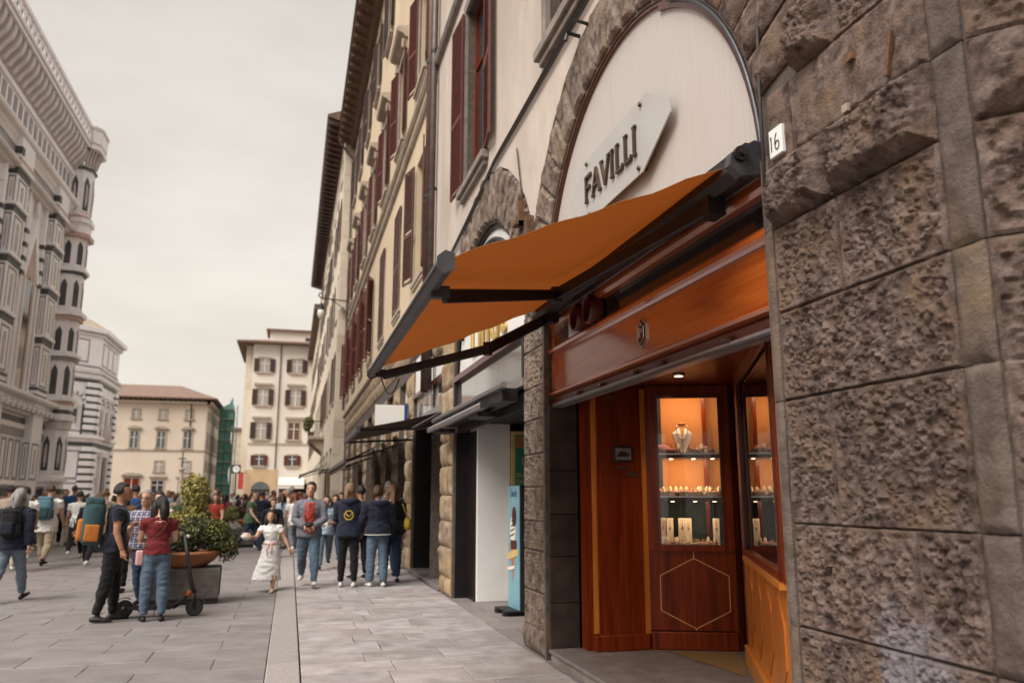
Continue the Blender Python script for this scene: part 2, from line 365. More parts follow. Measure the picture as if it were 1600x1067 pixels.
# half slabs beside the kerb on the staggered rows
hm = slab_mesh('slab', .50, .56, .028, MT['slab_piazza'], 77)
for row in range(1, 28, 2): link('slab', hm, pz, (-.39, 7+row*.56, r.uniform(-.003, .002)))
far = MB()
far.add([(-1500, 22.42, -.004), (-.14, 22.42, -.004), (-.14, 2400, -.004), (-1500, 2400, -.004)], [(0, 1, 2, 3)])
far.add([(-1500, -600, -.004), (-.14, -600, -.004), (-.14, 6.7, -.004), (-1500, 6.7, -.004)], [(0, 1, 2, 3)])
far.add([(-1500, 6.7, -.0045), (-17.5, 6.7, -.0045), (-17.5, 22.42, -.0045), (-1500, 22.42, -.0045)], [(0, 1, 2, 3)])
# sawtooth gap between the slabs and the outer paving is closed by a sheet just under the slabs
far.add([(-17.5, 6.7, -.0075), (-3.0, 6.7, -.0075), (-17.5, 22.42, -.0075)], [(0, 1, 2)])
tag(far.build('paving', MT['paving_far'], pz), kind='stuff')
# kerb stones
kb = thing('kerb', (0, 0, 0), None, None); tag(kb, kind='structure')
y = 2.0
while y < 60:
    L_ = r.uniform(1.1, 1.7); m = MB(); a, b = -.135, .165
    m.add([(a, y+.004, -.03), (b, y+.004, -.03), (b, y+L_-.004, -.03), (a, y+L_-.004, -.03), (a, y+.004, .006), (b, y+.004, .022), (b, y+L_-.004, .022), (a, y+L_-.004, .006),
           (a+.012, y+.012, .018), (b-.008, y+.012, .028), (b-.008, y+L_-.012, .028), (a+.012, y+L_-.012, .018)],
          [(0, 1, 5, 4), (1, 2, 6, 5), (2, 3, 7, 6), (3, 0, 4, 7), (4, 5, 9, 8), (5, 6, 10, 9), (6, 7, 11, 10), (7, 4, 8, 11), (8, 9, 10, 11)])
    m.build('kerb_stone', MT['kerb'], kb); y += L_
# pavement of stone slabs beside the buildings
sw = thing('pavement', (0, 0, 0), None, None); tag(sw, kind='structure')
y = 3.0; XA, XB = .175, 2.50
while y < 34:
    d = r.choice((.38, .45, .52, .58, .66)); x = XA
    ws = []
    while x < XB-.001:
        w = r.uniform(.55, 1.15)
        if XB-(x+w) < .4: w = XB-x
        me = slab_mesh('slab', w, d, .03, MT['slab'], r.random())
        link('slab', me, sw, (x+w/2, y+d/2, .018+r.uniform(-.004, .003))).rotation_euler = (r.uniform(-.004, .004), r.uniform(-.003, .003), 0)
        x += w
    y += d
fs_ = MB(); fs_.add([(XA, y, .016), (2.6, y, .016), (2.6, 140, .016), (XA, 140, .016)], [(0, 1, 2, 3)])
fs_.add([(2.50, 2.0, .010), (6.0, 2.0, .010), (6.0, y, .010), (2.50, y, .010)], [(0, 1, 2, 3)])
tag(fs_.build('paving', MT['paving_far'], sw), kind='stuff')

# ------------------------------------------------------------------ wall sheet with openings
XW = 2.56
def arch_fn(c, zs, rad): return lambda y: zs+math.sqrt(max(0, rad*rad-(y-c)**2))
def wall_sheet(m, fn, u0, u1, v0, v1, ops, depth=.25):
    """ops: (ua,ub,va,vb) rectangles or (ua,ub,va,func) arched heads"""
    us = {u0, u1}
    for o in ops:
        us |= {o[0], o[1]}
        if callable(o[3]):
            c, h = (o[0]+o[1])/2, (o[1]-o[0])/2
            us |= {c-h*math.cos(PI*i/24) for i in range(25)}
    us = sorted(u for u in us if u0-1e-6 <= u <= u1+1e-6)
    for a, b in zip(us, us[1:]):
        if b-a < 1e-6: continue
        mid = (a+b)/2
        act = sorted([o for o in ops if o[0]-1e-6 < mid < o[1]+1e-6], key=lambda o: o[2])
        la = lb = v0
        for o in act:
            if o[2] > la+1e-6: m.add([fn(a, la, 0), fn(b, lb, 0), fn(b, o[2], 0), fn(a, o[2], 0)], [(0, 1, 2, 3)])
            ta, tb = (o[3](a), o[3](b)) if callable(o[3]) else (o[3], o[3])
            m.add([fn(a, ta, 0), fn(b, tb, 0), fn(b, tb, -depth), fn(a, ta, -depth)], [(0, 1, 2, 3)])
            if o[2] > v0+1e-6: m.add([fn(a, o[2], 0), fn(b, o[2], 0), fn(b, o[2], -depth), fn(a, o[2], -depth)], [(0, 1, 2, 3)])
            la, lb = ta, tb
        if v1 > max(la, lb): m.add([fn(a, la, 0), fn(b, lb, 0), fn(b, v1, 0), fn(a, v1, 0)], [(0, 1, 2, 3)])
    for o in ops:
        for u in (o[0], o[1]):
            t = o[3](u) if callable(o[3]) else o[3]
            m.add([fn(u, o[2], 0), fn(u, t, 0), fn(u, t, -depth), fn(u, o[2], -depth)], [(0, 1, 2, 3)])
    return m

# ------------------------------------------------------------------ rough stones
def stone(name, parent, fn, quad, proud, kind, res, mt, seed, margin=.03):
    """quad: four (u,v) corners, counter-clockwise; a dressed block with a worked face"""
    rs = Vector((seed*3.17 % 50, seed*7.31 % 50, seed*1.77 % 50))
    A, B, C_, D = [Vector(q) for q in quad]
    wu = max((B-A).length, (C_-D).length); wv = max((D-A).length, (C_-B).length)
    nu = max(3, min(150, int(wu/res))); nv = max(3, min(150, int(wv/res)))
    m = MB(); vs = []
    for j in range(nv+1):
        for i in range(nu+1):
            s, t = i/nu, j/nv
            p = A.lerp(B, s).lerp(D.lerp(C_, s), t)
            if res < .03 and (i in (0, nu) or j in (0, nv)): p = p+Vector((.004*noise.noise(Vector((p.x*18, p.y*18, 1))+rs), .004*noise.noise(Vector((p.x*18, p.y*18, 9))+rs)))
            e = min(s*wu, (1-s)*wu, t*wv, (1-t)*wv)
            k = min(1, e/margin)
            q = Vector((p.x, p.y, 0))
            if kind == 'rock':
                big = noise.noise(q*2.2+rs)*.5+noise.noise(q*5+rs)*.3
                f1 = abs(noise.noise(q*9+rs))*.55-abs(noise.noise(q*21+rs))*.35-abs(noise.noise(q*47+rs))*.25
                dome = min(1, e/(margin*3.2))**.6
                d = .006+proud*dome*(.75+.8*big-.55*f1)+dome*.012*noise.noise(q*45+rs)
                if t < .5: d *= (1.0 if e > .01 else .6)
            elif kind == 'pit':
                k2 = max(0, min(1, (e-margin*.75+.012*noise.noise(q*14+rs))/.02)); k2 = k2*k2*(3-2*k2)
                vo = noise.voronoi(q*26+rs)[0]; chip = min(.55, (vo[1]-vo[0])*1.3)
                f1 = abs(noise.noise(q*17+rs))*.8+abs(noise.noise(q*41+rs))*.7+chip*.9-.62
                pit = max(0, noise.noise(q*21-rs)-.10)*2.2
                d = .016+.003*noise.noise(q*8+rs)+.0015*noise.noise(q*55+rs)+k2*proud*(f1*1.15-pit+.35*noise.noise(q*3.2+rs)) if e > .004 else .004
            elif kind == 'groove':
                w = Vector((p.x*1.0, p.y*.35, 0))
                f1 = -abs(noise.noise(w*14+rs))*.9+noise.noise(q*4+rs)*.7-abs(noise.noise(q*30+rs))*.3
                d = .006+k*(proud+proud*f1)
            else:
                d = .006+k*proud+.005*noise.noise(q*7+rs)*k+.003*noise.noise(q*26+rs)-.012*max(0, noise.noise(q*12-rs)-.35)
            d = max(d, .001)
            vs.append(fn(p.x, p.y, d))
    fs = [(j*(nu+1)+i, j*(nu+1)+i+1, (j+1)*(nu+1)+i+1, (j+1)*(nu+1)+i) for j in range(nv) for i in range(nu)]
    m.add(vs, fs)
    # sides back to the bed
    rim = [i for i in range(nu+1)]+[j*(nu+1)+nu for j in range(1, nv+1)]+[nv*(nu+1)+i for i in range(nu-1, -1, -1)]+[j*(nu+1) for j in range(nv-1, 0, -1)]
    b = len(m.v)
    def bk(i):
        j, i2 = divmod(i, nu+1); s, t = i2/nu, j/nv
        p = A.lerp(B, s).lerp(D.lerp(C_, s), t); return fn(p.x, p.y, -.03)
    m.v += [bk(i) for i in rim]; n = len(rim)
    for k in range(n): m.f.append((rim[k], b+k, b+(k+1) % n, rim[(k+1) % n])); m.m.append(0)
    o = m.build(name, mt, parent)
    o.data.polygons.foreach_set('use_smooth', [True]*len(o.data.polygons)); o.data.set_sharp_from_angle(angle=.6)
    return o
RJ = random.Random(99)
def rect(a, b, c, d, j=.004):
    w_ = lambda: j*RJ.uniform(.2, 1.6)
    return [(a+w_(), c+w_()), (b-w_(), c+w_()), (b-w_(), d-w_()), (a+w_(), d-w_())]

# ------------------------------------------------------------------ near stone and plaster building
A = thing('stone_front_building', (XW, 9, 0), 'near building with rough stone ground floor, grey plaster above and two arched shops', 'building')
c1, z1, r1 = 5.87, 3.45, 2.08       # arch over the jeweller
c2, z2, r2 = 10.875, 3.30, 2.125    # arch over the chocolate shop
ops = [(c1-r1, c1+r1, 0, arch_fn(c1, z1, r1)), (c2-r2, c2+r2, 0, arch_fn(c2, z2, r2)),
       (10.75, 12.15, 6.55, 9.75), (6.3, 7.7, 6.55, 9.75), (10.75, 12.15, 11.3, 14.2), (6.3, 7.7, 11.3, 14.2), (3.6, 5.0, 6.55, 9.75), (13.95, 15.15, 0, 4.15)]
wm = MB(); wall_sheet(wm, fX(XW), 2.35, 15.15, 0, 17, ops, .32)
wall = wm.build('wall', MT['mortar'], A)
# plaster skin, 25 mm proud of the bedding, ending at the ragged edge of the arch stones
RO1, RO2 = 2.70, 2.86
def plaster_low(y):
    v = 4.2
    d1 = abs(y-c1)
    if d1 < RO1: v = max(v, z1+math.sqrt(RO1**2-d1**2))
    d2 = abs(y-c2)
    if d2 < RO2: v = max(v, z2+math.sqrt(RO2**2-d2**2))
    if y > 13.3: v = max(v, 4.75)
    return v+.05*noise.noise(Vector((y*3, 0, 0)))
pm = MB(); f_ = fX(XW-.025); st = .07
wops = [o for o in ops if not callable(o[3]) and o[2] > 1]
ys = sorted(set([3.3+st*i for i in range(int((15.13-3.3)/st)+1)]+[15.13]+[v for o in wops for v in o[:2]]))
for a, b in zip(ys, ys[1:]):
    segs = [(plaster_low(a) if a > 4.3 else 7.3-(a-3.3)*1.0, plaster_low(b) if b > 4.3 else 7.3-(b-3.3)*1.0)]
    cur = segs[0]
    for o in sorted([o for o in wops if o[0] <= (a+b)/2 <= o[1]], key=lambda o: o[2]):
        if o[2] > max(cur): pm.add([f_(a, cur[0], 0), f_(b, cur[1], 0), f_(b, o[2], 0), f_(a, o[2], 0)], [(0, 1, 2, 3)])
        cur = (o[3], o[3])
    pm.add([f_(a, cur[0], 0), f_(b, cur[1], 0), f_(b, 17, 0), f_(a, 17, 0)], [(0, 1, 2, 3)])
    lo = segs[0]
    pm.add([f_(a, lo[0], 0), f_(b, lo[1], 0), f_(b, lo[1], -.025), f_(a, lo[0], -.025)], [(0, 1, 2, 3)])
pm.build('plaster', MT['plaster_grey'], A)
# stones of the near corner: courses between the jeweller's arch and the chamfered corner
F_ = fX(XW-.012)
sd_ = 1
def st_(u0, u1, v0, v1, kind, proud, res=.0078, mt='stone_near', margin=.02):
    global sd_; sd_ += 1
    stone('stone', wall, F_, rect(u0, u1, v0, v1), proud, kind, res, MT[mt], sd_, margin)
JY = 3.72          # stones end at the jamb strip
CY = 2.53          # smooth corner strip begins
for (v0, v1, joints, kinds) in [
        (.02, .48, [3.1], ['pit', 'pit']), (.48, .95, [2.95], ['pit', 'pit']), (.95, 1.46, [2.86], ['pit', 'pit']), (1.46, 2.10, [3.34], ['pit', 'pit']),
        (2.10, 2.58, [], ['pit']), (2.58, 3.06, [3.18], ['pit', 'pit']), (3.06, 3.42, [3.20], ['rock', 'rock']),
        (3.42, 3.86, [3.50], ['smooth', 'groove']), (3.86, 4.22, [3.12], ['rock', 'pit']), (4.22, 4.62, [3.02], ['rock', 'rock']), (4.62, 5.1, [3.2], ['pit', 'rock']), (5.1, 5.6, [2.9], ['pit', 'pit']), (5.6, 6.2, [3.1], ['pit', 'pit'])]:
    right = JY if v1 <= 3.5 else JY if v1 < 3.9 else None
    top_lim = c1-math.sqrt(max(0, (r1+.42)**2-max(0, (v0+v1)/2-z1)**2)) if v0 > 3.8 else JY
    end = min(JY, top_lim) if v0 < 4.0 else (c1-math.sqrt(max(.01, (RO1)**2-((v0+v1)/2-z1)**2)))
    edges = sorted([CY, end]+[j for j in joints if j < end-.15])
    for k, (a, b) in enumerate(zip(edges, edges[1:])):
        kd = kinds[min(len(kinds)-1, len(edges)-2-k)]
        pr = {'pit': .026, 'rock': .135, 'groove': .022, 'smooth': .010}[kd]
        st_(a, b, v0, v1, kd, pr)
for v0, v1 in ((.02, .95), (.95, 1.46), (1.46, 2.10), (2.10, 2.58), (2.58, 3.42), (3.42, 4.22), (4.22, 5.1), (5.1, 6.2)):
    stone('corner_strip', wall, F_, rect(2.36, 2.53, v0, v1), .020, 'smooth', .012, MT['stone_smooth'], v0*7+3, .03)
for v0, v1 in ((.02, .95), (.95, 2.10), (2.10, 3.06), (3.06, 3.50)):
    stone('jamb_stone', wall, fX(XW-.03), rect(3.715, 3.79, v0, v1, .002), .012, 'smooth', .04, MT['stone_smooth'], v0*9+4, .008)
    MB().box(XW-.04, XW+.30, 3.775, 3.7895, v0+.002, v1-.002).build('jamb_stone', MT['stone_smooth'], wall)
# chamfered corner beyond the strip, going back into the side street
q_ = math.sqrt(.5)
fC = lambda u, v, d: (XW-.012+u*q_-d*q_, 2.355-u*q_-d*q_, v)
MB().add([fC(0, 0, -.012), fC(2.2, 0, -.012), fC(2.2, 17, -.012), fC(0, 17, -.012)], [(0, 1, 2, 3)]).build('corner_wall', MT['mortar'], A)
cw = A.children[-1]
for k, (v0, v1) in enumerate([(.02, .95), (.95, 1.46), (1.46, 2.10), (2.10, 2.58), (2.58, 3.06), (3.06, 3.42), (3.42, 3.86), (3.86, 4.22), (4.22, 4.62), (4.62, 5.1), (5.1, 5.6), (5.6, 6.2)]):
    cut = .55+(.18 if k % 2 else 0)
    for a, b in ((0.0, cut), (cut, 1.15), (1.15, 1.7)):
        stone('stone', cw, fC, rect(a, b, v0, v1), .11 if k in (5, 8) else .034, 'rock' if k in (5, 8) else 'pit', .016, MT['stone_near'], 200+k*7+a*10)
# voussoirs: wedge stones around the two arches
def ring(parent, c, zc, ri, ro, a0, a1, n, mt, kind, proud, res, jit, seed, band=None):
    rr = random.Random(seed); ang = [a0+(a1-a0)*i/n for i in range(n+1)]
    for k in range(n):
        a, b = ang[k]+.007, ang[k+1]-.007; ro2 = ro+rr.uniform(-jit, jit); ri2 = ri
        quad = [(c-math.cos(a)*ri2, zc+math.sin(a)*ri2), (c-math.cos(a)*ro2, zc+math.sin(a)*ro2), (c-math.cos(b)*ro2, zc+math.sin(b)*ro2), (c-math.cos(b)*ri2, zc+math.sin(b)*ri2)]
        stone('voussoir', parent, fX(XW-.012), quad, proud, kind, res, MT[mt], seed+k*1.7, .028)
ring(wall, c1, z1, r1+.03, RO1-.02, math.radians(62), math.radians(177), 14, 'stone_pier', 'groove', .034, .016, .03, 300)
ring(wall, c1, z1, r1+.03, RO1, math.radians(12), math.radians(62), 6, 'stone_near', 'rock', .05, .022, .01, 340)
ring(wall, c2, z2, r2+.03, RO2-.03, math.radians(28), math.radians(152), 19, 'stone_pier', 'groove', .045, .024, .05, 400)
# spandrel blocks between the two arches, above the pier
for (u0, u1, v0, v1) in [(8.0, 8.42, 3.64, 4.05), (8.42, 8.72, 3.64, 4.05), (8.05, 8.68, 4.05, 4.45)]:
    stone('stone', wall, F_, rect(u0, u1, v0, v1), .022, 'pit', .03, MT['stone_pier'], u0+v0, .025)
# pier 1 : between the shops
def pier(parent, ya, yb, courses, mt, kind, proud, res, seed, split=.5):
    rr = random.Random(seed)
    for k, (v0, v1) in enumerate(zip(courses, courses[1:])):
        cuts = [ya, yb] if k % 3 == 2 else [ya, ya+(yb-ya)*(split+(.18 if k % 2 else -.1)), yb]
        for a, b in zip(cuts, cuts[1:]):
            stone('stone', parent, F_, rect(a, b, v0, v1, .005), proud*rr.uniform(.8, 1.3), kind, res, MT[mt], seed+k*3.3+a, .025)
pier(wall, 7.98, 8.75, [.02, .26, .62, 1.04, 1.34, 1.70, 2.05, 2.42, 2.78, 3.2, 3.64], 'stone_pier', 'pit', .026, .015, 500)
stone('plinth_stone', wall, fX(XW-.02), rect(7.96, 8.76, .015, .27), .05, 'rock', .03, MT['stone_pier'], 555)
bx('jamb_stone', MT['stone_smooth'], wall, XW-.035, XW+.02, 7.945, 7.99, .02, 3.5)
pier(wall, 13.03, 13.95, [.02, .3, .78, 1.2, 1.62, 2.1, 2.5, 2.95, 3.4, 3.9, 4.4, 4.75], 'stone_warm', 'rock', .055, .04, 600, .45)
stone('stone', wall, F_, rect(14.0, 15.1, 4.2, 4.7), .05, 'rock', .05, MT['stone_warm'], 612)
# windows of the plaster storeys
def louvre_shutter(parent, w, h, mt, slat=.055, th=.035, rails=(.0, .42, 1.0)):
    """a shutter standing in its own frame: hinge edge at origin, leaf along +u; returns list of MBs in local (u,d,z)"""
    fr = MB(); s = .055
    fr.box(0, s, 0, th, 0, h).box(w-s, w, 0, th, 0, h)
    for r_ in rails:
        zc = r_*h; fr.box(s, w-s, 0, th, max(0, zc-.05), min(h, zc+.05))
    lv = MB(); z = .06
    while z < h-.09:
        if all(abs(z-r_*h) > .06 for r_ in rails):
            lv.add([(s, 0.004, z), (w-s, 0.004, z), (w-s, th-.004, z+slat*.55), (s, th-.004, z+slat*.55), (s, 0.004, z+.010), (w-s, 0.004, z+.010), (w-s, th-.004, z+slat*.55+.010), (s, th-.004, z+slat*.55+.010)],
                   [(0, 3, 2, 1), (4, 5, 6, 7), (0, 1, 5, 4), (1, 2, 6, 5), (2, 3, 7, 6), (3, 0, 4, 7)])
        z += slat
    return fr, lv
SHM = {}
def shutter(parent, hinge, w, h, ang, mt, slat=.055):
    """hinge (x,y,z), ang: direction of the leaf from the hinge in plan, radians (0 = +Y)"""
    key = (round(w, 2), round(h, 2), mt, slat)
    if key not in SHM:
        fr, lv = louvre_shutter(None, w, h, mt, slat); SHM[key] = (fr.mesh('shutter', MT[mt]), lv.mesh('louvres', MT[mt]))
    o = link('shutter', SHM[key][0], parent, Vector(hinge)-rootloc(parent)); o.rotation_euler = (0, 0, PI/2-ang)
    l = link('louvres', SHM[key][1], o); tag(l, kind='stuff')
    return o
def window(parent, X, ya, yb, za, zb, sh, angN, angF, hood=None, trim='trim_stone', frame='wood_dark', pane='pane_dark', slat=.055, sill=.12, shw=None, depth=.2, off=.09):
    w = bpy.data.objects.new('window', None); COL.objects.link(w); w.parent = parent; w.location = Vector((X, ya, za))-rootloc(parent)
    yc = (ya+yb)/2
    f = MB(); t = .06
    f.box(X+depth-.06, X+depth, ya, ya+t, za, zb).box(X+depth-.06, X+depth, yb-t, yb, za, zb).box(X+depth-.06, X+depth, ya+t, yb-t, zb-t, zb).box(X+depth-.06, X+depth, ya+t, yb-t, za, za+t)
    f.box(X+depth-.07, X+depth-.003, yc-.04, yc+.04, za+t, zb-t).box(X+depth-.055, X+depth-.006, ya+t, yb-t, za+(zb-za)*.66, za+(zb-za)*.66+.05)
    f.build('frame', MT[frame], w)
    for a, b in ((ya+t, yc-.04), (yc+.04, yb-t)):
        MB().add([(X+depth-.025, a, za+t), (X+depth-.025, b, za+t), (X+depth-.025, b, zb-t), (X+depth-.025, a, zb-t)], [(0, 1, 2, 3)]).build('pane', MT[pane], w)
    MB().box(X-sill, X+.05, ya-.22, yb+.22, za-.13, za-.005).box(X-sill*.6, X+.02, ya-.16, yb+.16, za-.22, za-.13).build('sill', MT[trim], w, bevel=.012)
    if hood == 'flat':
        MB().box(X-.06, X+.02, ya-.14, ya, za, zb+.0).box(X-.06, X+.02, yb, yb+.14, za, zb).box(X-.06, X+.02, ya-.14, yb+.14, zb, zb+.16).build('surround', MT[trim], w)
        pr = [(0, 0), (.10, .0), (.16, .08), (.30, .14), (.34, .22), (.34, .28), (0, .34)]
        MB().prism(pr, lambda d, v, s_: (X+.02-d, s_, zb+.28+v), ya-.3, yb+.3).build('hood', MT[trim], w)
        for yy in (ya-.2, yb+.06): MB().box(X-.16, X+.02, yy, yy+.14, zb-.02, zb+.28).build('bracket', MT[trim], w, bevel=.02)
    elif hood == 'frame':
        MB().box(X-.04, X+.02, ya-.16, ya, za, zb).box(X-.04, X+.02, yb, yb+.16, za, zb).box(X-.04, X+.02, ya-.16, yb+.16, zb, zb+.18).build('surround', MT[trim], w)
    sw_ = shw or (yb-ya)/2
    h = zb-za-.04
    if sh:
        shutter(w, (X-off, ya-.01, za+.02), sw_, h, PI+angN, sh, slat)     # near leaf
        shutter(w, (X-off, yb+.01, za+.02), sw_, h, -angF, sh, slat)       # far leaf
    return w
R_ = math.radians
window(A, XW-.025, 10.75, 12.15, 6.55, 9.75, 'shutter_red', R_(7), R_(4), hood='frame', trim='trim_grey', slat=.05, frame='wood', off=.05)
window(A, XW-.025, 6.3, 7.7, 6.55, 9.75, None, R_(5), R_(4), hood='frame', trim='trim_grey', slat=.05, off=.05)
window(A, XW-.025, 3.6, 5.0, 6.55, 9.75, None, R_(5), R_(4), hood='frame', trim='trim_grey', slat=.05, off=.05)
window(A, XW-.025, 10.75, 12.15, 11.3, 14.2, 'shutter_red', R_(5), R_(4), hood='flat', trim='trim_grey', slat=.05, off=.05)
window(A, XW-.025, 6.3, 7.7, 11.3, 14.2, 'shutter_red', R_(5), R_(4), hood='flat', trim='trim_grey', slat=.05, off=.05)
# string moulding and eaves of the near building
MB().prism([(0, 0), (.09, .03), (.12, .10), (.12, .16), (0, .2)], lambda d, v, s_: (XW-.02-d, s_, 10.3+v), 2.6, 15.13).build('string_course', MT['trim_grey'], A)
MB().box(1.75, 6.5, 2.4, 15.13, 17.0, 17.35).build('eaves', MT['eave_wood'], A)
# back and interior faces so that daylight does not leak through
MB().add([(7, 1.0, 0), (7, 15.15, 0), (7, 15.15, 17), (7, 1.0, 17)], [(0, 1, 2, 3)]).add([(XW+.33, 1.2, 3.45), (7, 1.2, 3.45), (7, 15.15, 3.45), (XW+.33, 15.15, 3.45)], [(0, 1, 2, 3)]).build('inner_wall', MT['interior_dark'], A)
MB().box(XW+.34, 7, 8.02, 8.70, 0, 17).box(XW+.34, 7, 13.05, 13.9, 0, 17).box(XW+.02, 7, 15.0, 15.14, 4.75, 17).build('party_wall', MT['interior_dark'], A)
# arch lunette of the chocolate shop is filled in by that shop; above it brackets and cables
cab = MB()
def sag(a, b, s, n=10): return [Vector(a).lerp(Vector(b), i/n)+Vector((0, 0, -s*4*(i/n)*(1-i/n))) for i in range(n+1)]
for k, dz in enumerate((0, .05, -.06)):
    MB().tube(sag((XW-.06-.012*k, 14.9, 5.55+dz), (XW-.06, 10.1, 6.15+dz*.6), .05)+sag((XW-.06, 10.1, 6.16+dz*.6), (XW-.06, 5.4, 6.36+dz), .03)[1:], .012, 5).build('cable', MT['cable'], A, smooth=True)
MB().tube(sag((XW-.05, 8.95, 5.85), (XW-.05, 8.38, 3.9), -.04), .010, 5).build('cable', MT['cable'], A, smooth=True)
MB().tube([(XW-.04, 3.62, 6.4), (XW-.05, 3.70, 4.6), (XW-.05, 3.735, 3.9), (XW-.05, 3.74, 3.2)], .011, 5).build('cable', MT['cable'], A, smooth=True)
for (yy, zz) in ((8.62, 4.75), (8.3, 4.45)):
    MB().box(XW-.12, XW-.03, yy, yy+.05, zz, zz+.30).box(XW-.16, XW-.03, yy, yy+.16, zz, zz+.045).build('bracket', MT['rust'], A)
MB().tube([(XW-.02, 6.72, 6.05), (XW-.16, 6.72, 6.07), (XW-.18, 6.72, 5.98)], .02, 6).tube([(XW-.02, 6.5, 6.05), (XW-.16, 6.5, 6.07), (XW-.16, 6.9, 6.07)], .018, 6).build('bracket', MT['iron'], A)
# rust iron left in the near stones
MB().box(XW-.062, XW-.01, 2.945, 2.99, 3.665, 3.71).build('iron_stub', MT['rust'], A)
MB().obox((XW-.052, 2.72, 3.56), .01, .011, .10, Matrix.Rotation(R_(14), 3, 'X')).build('iron_strap', MT['rust'], A)
MB().box(XW-.05, XW-.01, 3.02, 3.06, 3.435, 3.475).build('tile', MT['trim_stone'], A)
# downpipes between the near building and the yellow one
for nm, yy, mt, rad in (('copper_pipe', 15.42, 'copper_pipe', .075), ('grey_pipe', 14.95, 'grey_pipe', .065)):
    t = thing('downpipe', (XW-.13, yy, 3.6), {'copper_pipe': 'reddish downpipe on the yellow wall beside the near building', 'grey_pipe': 'dark grey downpipe at the edge of the near grey plaster'}[nm], 'downpipe', 'downpipes between the two buildings')
    MB().tube([(XW-.13, yy, 3.6), (XW-.13, yy, 20 if nm == 'copper_pipe' else 17)], rad, 12).build('pipe', MT[mt], t, smooth=True)
    for zz in (5.0, 7.6, 10.6, 13.4):
        MB().tube([(XW-.13, yy, zz), (XW-.13, yy, zz+.07)], rad+.014, 12).box(XW-.14, XW+.0, yy-.015, yy+.015, zz+.02, zz+.05).build('clip', MT['iron'], t)
# house number tile
t = thing('house_number', (XW-.05, 3.61, 3.45), 'white house number tile reading 16 on the rough stone', 'sign')
MB().box(XW-.05, XW-.02, 3.555, 3.675, 3.455, 3.622).build('tile', MT['paper_white'], t, bevel=.004)
def strokes(name, mt, parent, X, segs, th, d=.004):
    m = MB()
    for (a, b) in segs:
        m.tube([(X, a[0], a[1]), (X, b[0], b[1])], th, 6)
    return m.build(name, mt, parent)
strokes('numeral', MT['ink'], t, XW-.0515, [((3.65, 3.58), (3.65, 3.49)), ((3.65, 3.58), (3.657, 3.565))], .0035)
six = [(3.598, 3.585), (3.612, 3.56), (3.617, 3.525), (3.612, 3.495), (3.596, 3.487), (3.582, 3.497), (3.579, 3.518), (3.588, 3.536), (3.602, 3.537), (3.614, 3.522)]
strokes('numeral', MT['ink'], t, XW-.0515, list(zip(six, six[1:])), .0035)
# ------------------------------------------------------------------ jeweller's shop front
J = thing('jewellery_shop_front', (2.9, 5.87, 0), 'polished reddish wood shop front of the jeweller under the white arched panel', 'shop front')
# white arched panel with a seam
XP = 2.60
def arch_poly(c, zc, ra, ya, yb, zb, n=40):
    p = []
    for i in range(n+1):
        a = PI*i/n; y = c-ra*math.cos(a); z = zc+ra*math.sin(a)
        if ya <= y <= yb: p.append((y, z))
    return [(max(ya, c-ra), zb)]+p+[(min(yb, c+ra), zb)]
def clip_arch(c, zc, ra, ya, yb, zb, n=30):
    ys = [ya+(yb-ya)*i/n for i in range(n+1)]
    return [(ya, zb), (yb, zb)]+[(y, zc+math.sqrt(max(0, ra*ra-(y-c)**2))) for y in reversed(ys)]
for ya, yb in ((c1-r1+.06, 6.115), (6.118, c1+r1-.03)):
    MB().prism(clip_arch(c1, z1, r1-.025, ya, yb, 3.45), fX(XP), -.02, .0).build('arch_panel', MT['panel_white'], J)
fr = MB()
for k in range(48):
    a, b = PI*k/48, PI*(k+1)/48
    P = lambda t, rr, d: (XP-d, c1-rr*math.cos(t), z1+rr*math.sin(t))
    wi = r1-.075 if (a+b)/2 < 1.2 else r1-.03
    fr.add([P(a, wi, .03), P(b, wi, .03), P(b, r1+.005, .03), P(a, r1+.005, .03), P(a, wi, -.02), P(b, wi, -.02)], [(0, 1, 2, 3), (0, 4, 5, 1)])
fr.build('arch_frame', MT['wood_dark'], J)
# rubber trim line on the near side
MB().tube([(XP-.045, c1-(r1-.02)*math.cos(t), z1+(r1-.02)*math.sin(t)) for t in [R_(2)+R_(60)*i/20 for i in range(21)]], .018, 6).build('arch_trim', MT['alu_dark'], J, smooth=True)
# entablature
Y0, Y1 = 3.795, 7.94
def mold(name, prof, mt, ya=Y0, yb=Y1): return MB().prism(prof, lambda d, v, s_: (2.66-d, s_, v), ya, yb).build(name, MT[mt], J)
mold('cornice', [(-.05, 3.47), (.10, 3.47), (.12, 3.50), (.12, 3.545), (.03, 3.58), (-.05, 3.58)], 'wood_dark')
mold('top_rail', [(-.05, 3.36), (.055, 3.36), (.075, 3.39), (.075, 3.44), (.05, 3.468), (-.05, 3.468)], 'wood_h')
mold('transom_rail', [(-.05, 3.06), (.03, 3.06), (.05, 3.075), (.085, 3.085), (.085, 3.115), (.05, 3.13), (.03, 3.165), (-.05, 3.165)], 'wood_h')
mold('fascia_panel', [(-.05, 2.69), (.015, 2.69), (.015, 3.058), (-.05, 3.058)], 'wood_h', Y0+.1, Y1-.1)
mold('fascia_moulding', [(-.05, 2.63), (.02, 2.63), (.075, 2.64), (.085, 2.66), (.05, 2.675), (.035, 2.689), (-.05, 2.689)], 'wood_h')
for ya, yb in ((Y0, Y0+.099), (Y1-.099, Y1)): bx('stile', MT['wood_h'], J, 2.61, 2.70, ya, yb, 2.691, 3.468)
mold('soffit_moulding', [(-.06, 2.545), (.03, 2.545), (.05, 2.60), (.02, 2.628), (-.06, 2.628)], 'wood_dark')
